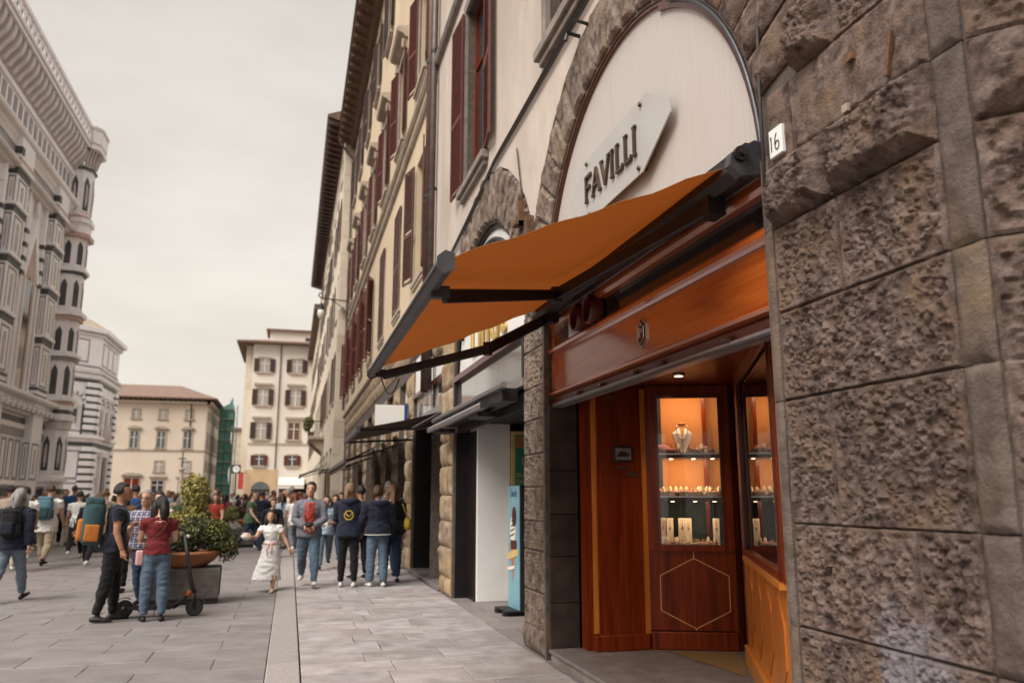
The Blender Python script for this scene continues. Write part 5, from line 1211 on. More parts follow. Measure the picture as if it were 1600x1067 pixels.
# octagonal corner turret
tc_ = Vector((-12.95, 50.25, 0)); TR = .82
TP = [(-.55, -.75), (.22, -.75), (.60, -.35), (.60, .35), (.22, .75), (-.55, .75)]
def octp(r_): return [(tc_.x+(x+math.copysign(max(0, r_-TR), x)), tc_.y+(y+math.copysign(max(0, r_-TR), y))) for x, y in TP]
fz = lambda x, y, z: (x, y, z)
def oct_(name, mt, r_, z0, z1, par): return MB().prism(octp(r_), fz, z0, z1).build(name, MT[mt], par)
tur = oct_('turret', 'marble', TR, 0, 20.9, D)
for z0, z1, e, mt in ((0, 1.0, .2, 'marble_grey'), (1.0, 1.4, .12, 'marble_green'), (1.4, 1.7, .1, 'marble_pink'), (1.7, 2.0, .1, 'marble_green'), (2.4, 2.6, .16, 'marble'), (5.3, 5.75, .1, 'marble_grey'), (5.75, 6.1, .22, 'marble'), (6.1, 6.35, .12, 'marble_green'), (6.35, 6.62, .1, 'marble'), (6.62, 6.85, .1, 'marble_pink'), (6.85, 7.05, .2, 'marble'), (9.15, 9.35, .12, 'marble_soft'), (9.35, 9.55, .22, 'marble'),
                     (11.5, 11.75, .14, 'marble_pink'), (11.75, 12.0, .26, 'marble'), (14.2, 14.35, .10, 'marble_green'), (14.35, 14.55, .2, 'marble'), (16.4, 16.65, .24, 'marble_pink'), (16.65, 17.3, .08, 'marble'), (17.3, 17.55, .2, 'marble'), (17.55, 17.75, .1, 'marble_pink'), (20.6, 20.75, .1, 'marble_green')):
    oct_('turret_band', mt, TR+e, z0, z1, tur)
for k in (0, 1, 2):
    (xa, ya_), (xb, yb_) = TP[k], TP[k+1]; ex, ey = xb-xa, yb_-ya_; el_ = math.hypot(ex, ey); ex /= el_; ey /= el_; mx_, my_ = tc_.x+(xa+xb)/2, tc_.y+(ya_+yb_)/2
    f8 = (lambda mx_, my_, ex, ey: lambda u, v, d: (mx_+ex*u+ey*d, my_+ey*u-ex*d, v))(mx_, my_, ex, ey)
    for z0, z1 in ((3.0, 4.9), (7.2, 8.9), (9.7, 11.1), (12.3, 13.9), (14.8, 16.2), (18.1, 20.2)):
        h = z1-z0
        MB().prism([(-.17, z0), (.17, z0), (.17, z0+h*.78), (.09, z0+h*.9), (0, z1), (-.09, z0+h*.9), (-.17, z0+h*.78)], f8, .0, .012).build('niche', MT['marble_green'], tur)
        for s_ in (-1, 1): MB().prism([(s_*.205-.03, z0-.05), (s_*.205+.03, z0-.05), (s_*.205+.03, z0+h*.8), (s_*.205-.03, z0+h*.8)], f8, 0, .05).build('niche_column', MT['marble'], tur)
        MB().prism([(-.24, z0-.12), (.24, z0-.12), (.24, z0-.05), (-.24, z0-.05)], f8, 0, .07).build('niche_sill', MT['marble'], tur)
        if h > 1.8: MB().ball(f8(0, z0+h*.42, .04), .09, .09, h*.36, 8, 6).build('statue', MT['relief'], tur, smooth=True)
for k in (0, 1, 2):
    (xa, ya_), (xb, yb_) = TP[k], TP[k+1]; ex, ey = xb-xa, yb_-ya_; el_ = math.hypot(ex, ey); ex /= el_; ey /= el_
    for s_ in (.15, .5, .85):
        q8 = Vector((tc_.x+xa+(xb-xa)*s_, tc_.y+ya_+(yb_-ya_)*s_))
        MB().prism([(-.02, 20.8), (.10, 20.95), (.2, 21.35), (.40, 21.8), (-.02, 21.8)], (lambda q8, ex, ey: lambda a_, b_, u_: (q8.x+ey*a_+ex*u_, q8.y-ex*a_+ey*u_, b_))(q8, ex, ey), -.06, .06).build('bracket', MT['relief'], tur)
oct_('turret_floor', 'marble', 1.24, 21.8, 22.05, tur); oct_('turret_floor', 'marble_grey', 1.15, 22.05, 22.2, tur)
pts = octp(1.18)
for k in range(6):
    a, b = Vector(pts[k]), Vector(pts[(k+1) % 6]); n_ = (b-a).orthogonal().normalized()*.07
    MB().prism([tuple(a+n_), tuple(b+n_), tuple(b-n_), tuple(a-n_)], fz, 22.2, 23.0).build('parapet', MT['marble'], tur)
    MB().prism([tuple(a+n_*1.8), tuple(b+n_*1.8), tuple(b-n_*1.8), tuple(a-n_*1.8)], fz, 23.0, 23.2).build('parapet_cap', MT['marble_grey'], tur)
    mid = (a+b)/2; dd = (mid-Vector((tc_.x, tc_.y))).normalized(); MB().lathe([(.2, -.02), (.2, .02)], 12, (0, 0, 0)); 
MB().box(-32, XD-.5, 20, Y_1, 20.9, 22.0).build('aisle_roof', MT['roof_tile'], D)

# ------------------------------------------------------------------ octagonal baptistery
Q = thing('baptistery', (-37, 113, 0), 'octagonal marble baptistery with pyramid roof behind the cathedral corner', 'baptistery')
s8 = 11.2; ap8 = s8/2*(1+math.sqrt(2)); qc = Vector((-23.6-ap8, 113.0, 0)); cr8 = ap8/math.cos(PI/8)
def o8(r_): return [(qc.x+r_*math.cos(PI/8+PI/4*k), qc.y+r_*math.sin(PI/8+PI/4*k)) for k in range(8)]
MB().prism(o8(cr8), fz, 0, 21.8).build('wall', MT['marble'], Q)
for z, h, e, mt in ((8.0, .5, .35, 'marble_grey'), (8.5, .35, .6, 'marble'), (7.5, .45, .1, 'marble_green'), (15.2, .4, .1, 'marble_green'), (15.75, .5, .4, 'marble'), (16.3, .35, .75, 'marble_grey'), (17.1, .2, .1, 'marble_soft'), (20.9, .3, .4, 'marble_grey'), (21.4, .5, .9, 'marble')):
    MB().prism(o8(cr8+e), fz, z, z+h).build('cornice', MT[mt], Q)
m = MB(); pts = o8(cr8+.8); m.add([(x, y, 21.9) for x, y in pts]+[(qc.x, qc.y, 30.5)], [(k, (k+1) % 8, 8) for k in range(8)]).build('roof', MT['trim_stone'], Q)
for k in (0, 7, 6):
    a = PI/4*k; nx, ny = math.cos(a), math.sin(a)
    g8 = (lambda nx, ny: lambda u, v, d: (qc.x+nx*(ap8+d)-ny*u, qc.y+ny*(ap8+d)+nx*u, v))(nx, ny)
    def gp(nm, mt, u0, u1, v0, v1, d0, d1): return MB().prism([(u0, v0), (u1, v0), (u1, v1), (u0, v1)], g8, d0, d1).build(nm, MT[mt], Q)
    # striped corner piers
    for s_ in (-1, 1):
        z = .6
        while z < 15.0:
            if not 7.3 < z < 8.8:
                gp('stripe', 'marble_green', s_*4.9-.7, s_*4.9+.7, z, z+.3, 0, .32); gp('course', 'marble', s_*4.9-.72, s_*4.9+.72, z+.3, z+.85, 0, .36)
            z += .86
    for c_ in (-2.9, 0, 2.9):
        n = 12
        ring_ = [(c_+1.4*math.cos(PI*q/n), 12.6+1.4*math.sin(PI*q/n)) for q in range(n+1)]+[(c_+1.1*math.cos(PI*q/n), 12.6+1.1*math.sin(PI*q/n)) for q in range(n, -1, -1)]
        for q in range(n): MB().prism([ring_[q], ring_[q+1], ring_[2*n-q], ring_[2*n+1-q]], g8, 0, .3).build('arch', MT['marble_soft' if q % 2 else 'marble'], Q)
        gp('window', 'pane_dark', c_-.45, c_+.45, 10.2, 11.9, 0, .05); 
        f_ = MB()
        for r4 in ((c_-.75, c_-.46, 9.8, 12.2), (c_+.46, c_+.75, 9.8, 12.2)): f_.prism([(r4[0], r4[2]), (r4[1], r4[2]), (r4[1], r4[3]), (r4[0], r4[3])], g8, 0, .2)
        f_.prism([(c_-.95, 12.2), (c_+.95, 12.2), (c_, 13.0)], g8, 0, .25).build('window_frame', MT['marble_grey'], Q)
        gp('panel_line', 'marble_green', c_-1.3, c_-1.1, 8.9, 12.5, 0, .1); gp('panel_line', 'marble_green', c_+1.1, c_+1.3, 8.9, 12.5, 0, .1)
        gp('pilaster', 'marble', c_-1.7, c_-1.32, 8.9, 12.6, 0, .35); gp('panel_line', 'marble_soft', c_-1.2, c_+1.2, 9.2, 9.4, 0, .05)
        gp('panel', 'marble_soft', c_-1.25, c_+1.25, 17.6, 20.5, 0, .04); gp('panel_field', 'marble', c_-1.05, c_+1.05, 17.8, 20.3, .04, .07)
        gp('panel', 'marble_soft', c_-1.3, c_+1.3, 3.6, 7.0, 0, .04); gp('panel_field', 'marble', c_-1.1, c_+1.1, 3.8, 6.8, .04, .07); gp('panel', 'marble_soft', c_-1.3, c_+1.3, .8, 3.2, 0, .04); gp('panel_field', 'marble', c_-1.1, c_+1.1, 1.0, 3.0, .04, .07)
    if k == 0:
        gp('door', 'door_black', -1.3, 1.3, 0, 6.0, .08, .12)
        for s_ in (-1, 1): gp('door_jamb', 'marble_grey', s_*1.7-.35, s_*1.7+.35, 0, 6.4, 0, .5)
        gp('door_head', 'marble_grey', -2.3, 2.3, 6.4, 7.0, 0, .6)
        for s_ in (-1.2, 0, 1.2): MB().ball(g8(s_, 9.3, .5), .35, .35, 1.1, 8, 6).build('statue', MT['relief'], Q, smooth=True)

# ------------------------------------------------------------------ generic far windows
def yplane_window(par, Y, u0, u1, v0, v1, trim, pane, head=None, shut=None, lw=.0):
    w = bpy.data.objects.new('window', None); COL.objects.link(w); w.parent = par; w.location = Vector((u0, Y, v0))-rootloc(par)
    MB().box(u0, u1, Y-.03, Y+.02, v0, v1).build('pane', MT[pane], w)
    t = .22
    MB().box(u0-t, u0, Y-.12, Y, v0, v1).box(u1, u1+t, Y-.12, Y, v0, v1).box(u0-t, u1+t, Y-.12, Y, v1, v1+t).build('frame', MT[trim], w)
    MB().box((u0+u1)/2-.05, (u0+u1)/2+.05, Y-.06, Y-.03, v0, v1).box(u0, u1, Y-.06, Y-.03, v0+(v1-v0)*.62, v0+(v1-v0)*.62+.08).build('sash', MT['paper_white'], w)
    MB().box(u0-.35, u1+.35, Y-.25, Y, v0-.22, v0-.001).build('sill', MT[trim], w)
    if head == 'seg':
        c_ = (u0+u1)/2; h = (u1-u0)/2+.55; n = 10
        MB().prism([(c_-h, v1+.45), (c_+h, v1+.45)]+[(c_+h*math.cos(PI*k/n), v1+.45+.55*math.sin(PI*k/n)) for k in range(1, n)], fY(Y), 0, .4).build('pediment', MT[trim], w)
    elif head == 'flat': MB().box(u0-.5, u1+.5, Y-.35, Y, v1+.55, v1+.8).build('hood', MT[trim], w)
    if shut:
        W_ = (u1-u0)*lw
        for a, b in ((u0-W_-.02, u0-.02), (u1+.02, u1+W_+.02)):
            s_ = MB().box(a, b, Y-.2, Y-.125, v0, v1).build('shutter', MT[shut], w)
            m = MB(); z = v0+.15
            while z < v1-.1: m.box(a+.08, b-.08, Y-.225, Y-.2, z, z+.09); z += .18
            tag(m.build('louvres', MT[shut], s_), kind='stuff')
    return w
# cream palace at the back of the square
Pz = thing('cream_palace', (-30, 152, 0), 'long cream palace with pedimented windows and brown tiled roof behind the square', 'building')
YP = 150
MB().box(-52, -14.9, YP, 186, 0, 18).build('wall', MT['plaster_cream'], Pz)
MB().box(-52, -14.85, YP-.15, YP-.001, 9.3, 9.55).box(-14.899, -14.75, YP-.15, 186, 9.3, 9.55).build('string_course', MT['trim_stone'], Pz)
MB().box(-52, -14.3, YP-.9, YP-.001, 17.6, 17.9).box(-14.899, -14.0, YP-.9, 186, 17.6, 17.9).build('cornice', MT['plaster_cream'], Pz)
for k in range(46): MB().box(-51.8+k*.8, -51.5+k*.8, YP-1.3, YP-.002, 17.92, 18.25).build('rafter', MT['eave_wood'], Pz)
for k in range(42): MB().box(-14.898, -13.6, YP+.2+k*.85, YP+.5+k*.85, 17.92, 18.25).build('rafter', MT['eave_wood'], Pz)
MB().box(-53, -13.2, YP-1.6, 187, 18.26, 18.5).build('eaves', MT['eave_wood'], Pz)
m = MB(); m.add([(-53, YP-1.6, 18.5), (-13.2, YP-1.6, 18.5), (-13.2, 187, 18.5), (-53, 187, 18.5), (-48, YP+12, 22.2), (-21, YP+12, 22.2)], [(0, 1, 5, 4), (1, 2, 5), (2, 3, 4, 5), (3, 0, 4)]).build('roof', MT['roof_tile'], Pz)
MB().box(-17.6, -17.42, YP-.2, YP-.001, 9.6, 17.6).build('downpipe', MT['copper_pipe'], Pz)
for c_ in (-26.35, -22.05, -17.75, -30.6, -35, -39.4, -43.8):
    yplane_window(Pz, YP, c_-.55, c_+.55, 14.9, 16.4, 'trim_stone', 'pane_curtain')
    yplane_window(Pz, YP, c_-.6, c_+.6, 9.8, 12.6, 'trim_stone', 'pane_blue', 'seg')
    if c_ > -24: yplane_window(Pz, YP, c_-.65, c_+.65, 5.8, 7.5, 'trim_stone', 'pane_curtain'); yplane_window(Pz, YP, c_-.9, c_+.9, 2.2, 4.2, 'trim_stone', 'pane_dark', 'flat')
yplane_window(Pz, YP, -27.3, -25.0, 0.1, 4.6, 'trim_stone', 'wood', 'seg')
for k in range(8):                                  # windows along the side street
    yy = YP+3+k*4.2
    for v0, v1 in ((14.9, 16.4), (9.8, 12.6), (5.8, 7.5)):
        MB().box(-14.9, -14.86, yy, yy+1.3, v0, v1).build('side_window', MT['pane_blue'], Pz); MB().box(-14.9, -14.8, yy-.25, yy-.001, v0, v1+.3).build('side_frame', MT['trim_stone'], Pz); MB().box(-14.9, -14.8, yy+1.301, yy+1.55, v0, v1+.3).build('side_frame', MT['trim_stone'], Pz)
# white house with dark shutters
Wh = thing('white_house', (-2, 113, 0), 'tall white house with dark shutters closing the street', 'building')
YW = 112
MB().box(-5.75, 6, YW, 128, 0, 22).build('wall', MT['plaster_white'], Wh)
MB().box(-6.7, -5.751, YW+1.2, 128, 0, 21.9).build('side_wing', MT['plaster_pale'], Wh)
MB().box(-5.76, 6, YW-.1, YW-.001, 8.35, 8.6).build('string_course', MT['trim_stone'], Wh)
MB().box(-5.95, -1.75, YW-.06, YW-.002, .0, 5.05).build('ochre_plaster', MT['plaster_ochre'], Wh)
n = 12; MB().prism([(-5.0, 0), (-2.65, 0), (-2.65, 2.5)]+[(-3.825+1.175*math.cos(PI*k/n), 2.5+1.0*math.sin(PI*k/n)) for k in range(1, n)]+[(-5.0, 2.5)], fY(YW), .062, .1).build('arched_door', MT['pane_blue'], Wh)
MB().box(-5.0, -2.65, YW-.14, YW-.101, 2.25, 2.5).build('door_bar', MT['iron'], Wh)
MB().box(-7.9, 7, YW-1.2, 129, 21.95, 22.2).build('eaves', MT['eave_wood'], Wh)
MB().add([(-7.9, YW-1.2, 22.2), (7, YW-1.2, 22.2), (7, 129, 22.2), (-7.9, 129, 22.2), (-3, YW+7, 24.0), (5, YW+7, 24.0)], [(0, 1, 5, 4), (1, 2, 5), (2, 3, 4, 5), (3, 0, 4)]).build('roof', MT['roof_tile'], Wh)
MB().box(-3.8, 4, YW+2.5, YW+8, 22.3, 24.4).build('roof_storey', MT['plaster_white'], Wh)
MB().box(-4.3, 4.4, YW+2, YW+8.5, 24.4, 24.6).build('roof_storey_eaves', MT['roof_tile'], Wh); MB().box(1.0, 1.6, YW+2.46, YW+2.499, 23.1, 23.6).build('roof_window', MT['pane_dark'], Wh); MB().box(2.2, 2.7, YW+4, YW+4.5, 24.6, 25.6).build('chimney', MT['plaster_pale'], Wh)
MB().box(-2.2, -2.05, YW-.18, YW-.11, 5.1, 21.9).build('downpipe', MT['copper_pipe'], Wh)
for c_ in (-4.2, .05, 4.2):
    yplane_window(Wh, YW, c_-.7, c_+.7, 18.15, 19.95, 'trim_stone', 'pane_curtain', None, 'shutter_dark', .46)
    yplane_window(Wh, YW, c_-.7, c_+.7, 13.65, 15.8, 'trim_stone', 'pane_curtain', 'flat', 'shutter_dark', .46)
    if c_ < 0 or c_ > 1: yplane_window(Wh, YW, c_-.7, c_+.7, 9.1, 11.3, 'trim_stone', 'pane_curtain', 'flat', 'shutter_dark', .46)
    else: yplane_window(Wh, YW, c_-.7, c_+.7, 9.1, 11.3, 'trim_stone', 'shutter_brown', 'flat')
    yplane_window(Wh, YW, c_-.5, c_+.5, 5.6, 6.95, 'trim_stone', 'pane_dark', None, 'shutter_red', .55)
t = thing('shop_blind', (0, YW-1, 2.6), 'cream shop blind on the ground floor of the white house', 'awning')
MB().add([(-1.6, YW-.12, 4.1), (1.7, YW-.12, 4.1), (1.7, YW-1.5, 3.0), (-1.6, YW-1.5, 3.0), (1.7, YW-1.52, 2.6), (-1.6, YW-1.52, 2.6)], [(0, 1, 2, 3), (3, 2, 4, 5)]).build('canvas', MT['awning_white'], t)
MB().box(-1.6, 1.7, YW-1.56, YW-1.525, 2.97, 3.03).build('front_bar', MT['alu_grey'], t)
MB().box(-1.5, 6, YW-.05, YW-.003, 0, 3.2).build('shop_window', MT['interior_dark'], Wh)
# scaffold under a green net in the gap
t = thing('scaffold', (-12, 160, 0), 'scaffolding wrapped in green netting between the palace and the white house', 'scaffold')
m = MB()
for k in range(9):
    z0 = k*2.0; f0, f1 = .25*math.sin(k*1.7), .25*math.sin((k+1)*1.7)
    m.add([(-13.6, 160+f0, z0), (-11.2+f0, 160-f0, z0), (-11.2+f1, 160-f1, z0+2), (-13.6, 160+f1, z0+2)], [(0, 1, 2, 3)])
m.add([(-13.6, 160, 18), (-11.2, 160, 18), (-11.4, 160, 20.2), (-12.0, 160, 18.8)], [(0, 1, 2, 3)])
m.add([(-11.2, 160, 0), (-11.2, 166, 0), (-11.2, 166, 18), (-11.2, 160, 18)], [(0, 1, 2, 3)]).build('netting', MT['net_green'], t)
for x in (-13.5, -12.4, -11.1, -10.4):
    MB().tube([(x, 159.7, 0), (x, 159.7, 18.6)], .07, 6).build('pole', MT['grey_pipe'], t)
for k in range(9): MB().box(-13.6, -10.3, 159.3, 159.8, 2*k+1.9, 2*k+2.0).build('platform', MT['trim_stone'], t)
fb = thing('far_house', (-8, 200, 0), 'hazy pale house far behind the scaffold', 'building')
MB().box(-14, -2, 200, 215, 0, 17).build('wall', MT['plaster_pale'], fb); MB().box(-14.6, -1.5, 199.4, 216, 17, 17.5).build('roof', MT['roof_tile'], fb)
# cross column, clock post, banner
t = thing('cross_column', (-11.6, 95, 0), 'thin stone column topped by a cross in the square', 'column')
MB().lathe([(.55, 0), (.55, .5), (.35, .6), (.3, .8)], 12, (-11.6, 95, 0)).build('base', MT['trim_stone'], t)
MB().lathe([(.22, .8), (.17, 4.3), (.36, 4.4), (.36, 4.6), (.12, 4.7)], 12, (-11.6, 95, 0)).build('shaft', MT['trim_stone'], t)
MB().box(-11.66, -11.54, 94.95, 95.05, 4.7, 6.4).box(-12.0, -11.661, 94.95, 95.05, 5.6, 5.72).box(-11.539, -11.2, 94.95, 95.05, 5.6, 5.72).build('cross', MT['iron'], t)
t = thing('clock_post', (-5, 80, 0), 'street clock on a dark post far down the square', 'clock')
MB().tube([(-5, 80, 0), (-5, 80, 3.7)], .07, 8).box(-5.4, -4.6, 79.93, 80.07, 3.7, 4.5).build('post', MT['iron'], t)
MB().lathe([(.33, -.01), (.33, .01)], 20).v
f = MB().prism([(-5+.32*math.cos(2*PI*k/20), 4.1+.32*math.sin(2*PI*k/20)) for k in range(20)], fY(79.93), 0, .02).build('face', MT['paper_white'], t)
MB().box(-5.015, -4.985, 79.90, 79.908, 4.1, 4.34).box(-5.0, -4.82, 79.898, 79.9075, 4.085, 4.115).build('hands', MT['ink'], f)
t = thing('red_banner', (-6.2, 108, 2.4), 'narrow red banner hanging beside the white house', 'banner')
MB().box(-6.6, -5.95, 110.6, 110.66, 2.5, 4.6).build('cloth', MT['sign_red'], t); MB().tube([(-6.6, 110.63, 4.65), (-5.75, 110.63, 4.65), (-5.75, 112, 4.65)], .04, 6).build('pole', MT['iron'], t)
# shops row beyond the projecting building
t = thing('end_house', (2, 96, 0), 'pale plaster house at the far end of the right-hand row', 'building')
MB().box(2.1, 9, 80.05, 111.9, 0, 20).build('wall', MT['plaster_pale'], t)
for k in range(7):
    for z in (6, 10.5, 15): MB().box(2.05, 2.099, 82+k*4, 83.2+k*4, z, z+2.3).build('window', MT['shutter_dark'], t)
MB().box(1.4, 9, 80.05, 111.9, 20, 20.5).build('eaves', MT['eave_wood'], t)
# ------------------------------------------------------------------ people
def cloth(name, c, k=1.25, rough=.85, bump=.5): 
    return mat(name, c, tuple(min(1, x*k) for x in c), rough=rough, scale=6, bump=bump, bscale=11, bdist=.03, stretch=(1, 1, .6), spec=.3, sheen=.1)
for nm, c in dict(navy=(.007, .008, .019), navy_hood=(.008, .010, .024), black=(.004, .0035, .004), jeans=(.072, .108, .150), jeans_dark=(.020, .036, .070), jeans_pale=(.13, .165, .215), khaki=(.36, .29, .20), white=(.66, .64, .61), grey=(.13, .13, .155), red=(.30, .036, .020), dark_red=(.12, .010, .012), maroon=(.16, .022, .036), beige=(.44, .35, .27), blue=(.022, .070, .17), pale_blue=(.32, .42, .52), brown=(.10, .045, .025), cream=(.60, .54, .45), green=(.06, .10, .055), orange=(.38, .125, .02), pink=(.55, .30, .29), teal=(.028, .062, .068), steel_blue=(.085, .17, .22), mustard=(.38, .24, .02)).items(): cloth('cloth_'+nm, c)
cloth('dress_white', (.70, .68, .66), 1.08)
for nm, c in dict(light=(.60, .36, .26), mid=(.50, .275, .18), tan=(.38, .19, .115)).items():
    m = mat('skin_'+nm, c, tuple(x*.86 for x in c), rough=.55, scale=14, spec=.35); m.node_tree.nodes['Principled BSDF'].inputs['Subsurface Weight'].default_value = .0
for nm, c, c2_ in (('black', (.008, .006, .006), (.02, .014, .012)), ('brown', (.05, .022, .012), (.10, .048, .026)), ('grey', (.17, .16, .155), (.36, .34, .33)), ('fair', (.16, .09, .05), (.27, .16, .09)), ('red', (.14, .045, .022), (.2, .07, .035))):
    mat('hair_'+nm, c, c2_, rough=.45, scale=16, stretch=(6, 6, .5), bump=.6, bscale=40)
mat('shoe_black', (.006, .005, .005), rough=.5); mat('shoe_white', (.62, .60, .57), rough=.6); mat('eye', (.02, .015, .012), rough=.2); mat('lip', (.30, .10, .08), rough=.5)
# plaid shirt
pm_ = cloth('cloth_plaid', (.10, .11, .17)); t = pm_.node_tree; b_ = t.nodes['Principled BSDF']; tc = N(t, 'ShaderNodeTexCoord'); L_ = t.links.new
cur = None
for ax, sc_, col_ in (('X', 13, (.50, .44, .43)), ('Z', 13, (.46, .40, .41)), ('X', 26, (.04, .045, .10)), ('Z', 26, (.05, .05, .11))):
    wv = N(t, 'ShaderNodeTexWave', bands_direction=ax); wv.inputs['Scale'].default_value = sc_/3.1; L_(tc.outputs['Object'], wv.inputs['Vector'])
    mr = N(t, 'ShaderNodeMapRange'); mr.inputs[1].default_value = .72; mr.inputs[2].default_value = .86; mr.inputs[4].default_value = .75; L_(wv.outputs['Fac'], mr.inputs[0])
    mx = N(t, 'ShaderNodeMix', data_type='RGBA'); L_(mr.outputs[0], mx.inputs[0]); mx.inputs[7].default_value = (*col_, 1)
    if cur is None: mx.inputs[6].default_value = (.12, .12, .19, 1)
    else: L_(cur, mx.inputs[6])
    cur = mx.outputs[2]
L_(cur, b_.inputs['Base Color'])

def rotz(v, a): c, s = math.cos(a), math.sin(a); return Vector((v[0]*c-v[1]*s, v[0]*s+v[1]*c, v[2]))
class Fig:
    """samples loft rings with a label per ring, then fuses them to one skin"""
    def __init__(s): s.parts = []; s.pts = []; s.lab = []
    def loft(s, rings, labels, n=14):
        # rings: (centre, u, v, ru, rv) ; dense resample for labels
        R2 = []; L2 = []
        for (a, b, la) in zip(rings, rings[1:], labels):
            st = max(1, int((b[0]-a[0]).length/.03))
            for k in range(st):
                f = k/st; R2.append((a[0].lerp(b[0], f), a[1].lerp(b[1], f).normalized(), a[2].lerp(b[2], f).normalized(), a[3]+(b[3]-a[3])*f, a[4]+(b[4]-a[4])*f)); L2.append(la)
        R2.append(rings[-1]); L2.append(labels[-1])
        m = MB(); k = len(R2)
        for (c, u, v, ru, rv), la in zip(R2, L2):
            for j in range(n):
                a = 2*PI*j/n; p = c+u*math.cos(a)*ru+v*math.sin(a)*rv; m.v.append(p); s.pts.append(p); s.lab.append(la)
        m.f = [(i*n+j, i*n+(j+1) % n, (i+1)*n+(j+1) % n, (i+1)*n+j) for i in range(k-1) for j in range(n)]+[tuple(range(n-1, -1, -1)), tuple(range((k-1)*n, k*n))]
        s.parts.append(m)
    def limb(s, pts, rad, labels, n=12, fl=1.0):
        pts = [Vector(p) for p in pts]; rings = []
        for i, p in enumerate(pts):
            t_ = (pts[min(i+1, len(pts)-1)]-pts[max(i-1, 0)]).normalized(); ref = Vector((1, 0, 0)) if abs(t_.x) < .85 else Vector((0, 1, 0))
            v = t_.cross(ref).normalized(); u = v.cross(t_).normalized(); rings.append((p, u, v, rad[i], rad[i]*fl))
        s.loft(rings, labels, n)
SLOTS = ['skin', 'top', 'legs', 'shoes', 'inner', 'extra']
def make_person(h, pose, w=1.0, style=None, vox=.016):
    """returns (body mesh, hair mesh, joints); the figure faces +Y, feet at z = 0"""
    st = dict(sleeve='short', hem=.47, loose=0.0, flare=1.0, skirt=None, hair='short', open=False, leglen='long', neck='crew', bag=None); st.update(style or {})
    F = Fig(); X_, Y_, Z_ = Vector((1, 0, 0)), Vector((0, 1, 0)), Vector((0, 0, 1))
    lean = R_(pose.get('lean', 3)); twist = R_(pose.get('twist', 0))
    pel = Vector((0, 0, .525*h))
    Mt = Matrix.Rotation(-lean, 3, 'X') @ Matrix.Rotation(twist, 3, 'Z')
    def up(p): return pel+Mt @ (Vector(p)*h-pel)
    lo = st['loose']*h
    # torso
    secs = [(.465, .055, .055, 0), (.49, .088, .072, -.004), (.525, .098*w, .079, -.008), (.57, .092*w, .069, -.002), (.625, .082*w, .062, .004), (.69, .093*w, .068, .004), (.75, .106*w, .072, .004), (.79, .108*w, .064, -.002), (.815, .090, .052, -.008), (.835, .048, .042, -.008)]
    for zz in (st['hem'], st['hem']-.004):
        for q0, q1 in zip(secs, secs[1:]):
            if q0[0] < zz < q1[0]:
                f = (zz-q0[0])/(q1[0]-q0[0]); secs.append(tuple(x+(y-x)*f for x, y in zip(q0, q1)))
                break
    secs.sort(); rings = []; labs = []
    for z, a, b, yo in secs:
        q = up((0, yo, z)) if z > .53 else Vector((0, yo*h, z*h)); rings.append((q, Mt @ X_ if z > .53 else X_, Mt @ Y_ if z > .53 else Y_, a*h+(lo if z > .5 else 0), b*h+(lo if z > .5 else 0)))
        labs.append('top' if z >= st['hem']-.0045 else 'legs')
    F.loft(rings, labs, 18)
    if st['hem'] < .56:                                # loose hem of a shirt or jacket hanging over the hips
        hm = st['hem']; e = .012*h+lo
        F.loft([(up((0, -.004, .62)), Mt @ X_, Mt @ Y_, .084*w*h+e*.6, .066*h+e*.6), (up((0, -.004, .56)), Mt @ X_, Mt @ Y_, .096*w*h+e, .074*h+e), (Vector((0, -.006*h, hm*h)), X_, Y_, .100*w*h*st['flare']+e, .080*h*st['flare']+e)], ['top']*3, 18)
    if st['neck'] == 'low':
        F.loft([(up((0, .0, .80)), X_, Y_, .07*h, .056*h), (up((0, -.004, .838)), X_, Y_, .05*h, .045*h)], ['skin']*2, 14)
    if st['open']:                                    # inner shirt showing between open jacket fronts
        F.loft([(up((0, .060, .53)), X_, Y_, .060*h, .026*h+lo), (up((0, .060, .70)), X_, Y_, .056*h, .028*h+lo), (up((0, .050, .80)), X_, Y_, .036*h, .022*h+lo)], ['inner']*3, 12)
    if st['skirt']:
        zb, wd, lb = st['skirt']; sw_ = pose.get('swing', 0)
        F.loft([(up((0, 0, .60)), X_, Y_, .085*h, .066*h), (Vector((0, -.0, .53*h)), X_, Y_, .105*h, .088*h), (Vector((sw_*.5*h, -.01*h, (.53+zb)/2*h)), X_, Y_, (.105+wd)/2*h, (.09+wd)/2*h), (Vector((sw_*h, -.02*h, zb*h)), X_, Y_, wd*h, wd*.9*h)], [lb]*4, 20)
    # head and neck
    hy, hp = R_(pose.get('head', (0, 0))[0]), R_(pose.get('head', (0, 0))[1])
    nb = up((0, -.008, .83)); hc = up((0, .012, .872)); Mh = Mt @ Matrix.Rotation(hy, 3, 'Z') @ Matrix.Rotation(-hp, 3, 'X')
    F.limb([nb-Vector((0, 0, .02*h)), nb.lerp(hc, .6), hc+Mh @ Vector((0, -.012*h, .03*h))], [.037*h, .030*h, .030*h], ['skin']*3)
    def hd(x, y, z): return hc+Mh @ (Vector((x, y, z))*h)
    F.loft([(hd(0, .030+yo, z), Mh @ X_, Mh @ Y_, a*h, b*h) for z, a, b, yo in ((-.006, .014, .014, .012), (.006, .027, .030, .002), (.028, .036, .046, -.012), (.052, .042, .052, -.020), (.080, .0445, .057, -.026), (.104, .040, .052, -.030), (.122, .026, .034, -.032), (.129, .010, .014, -.032))], ['skin']*8, 16)
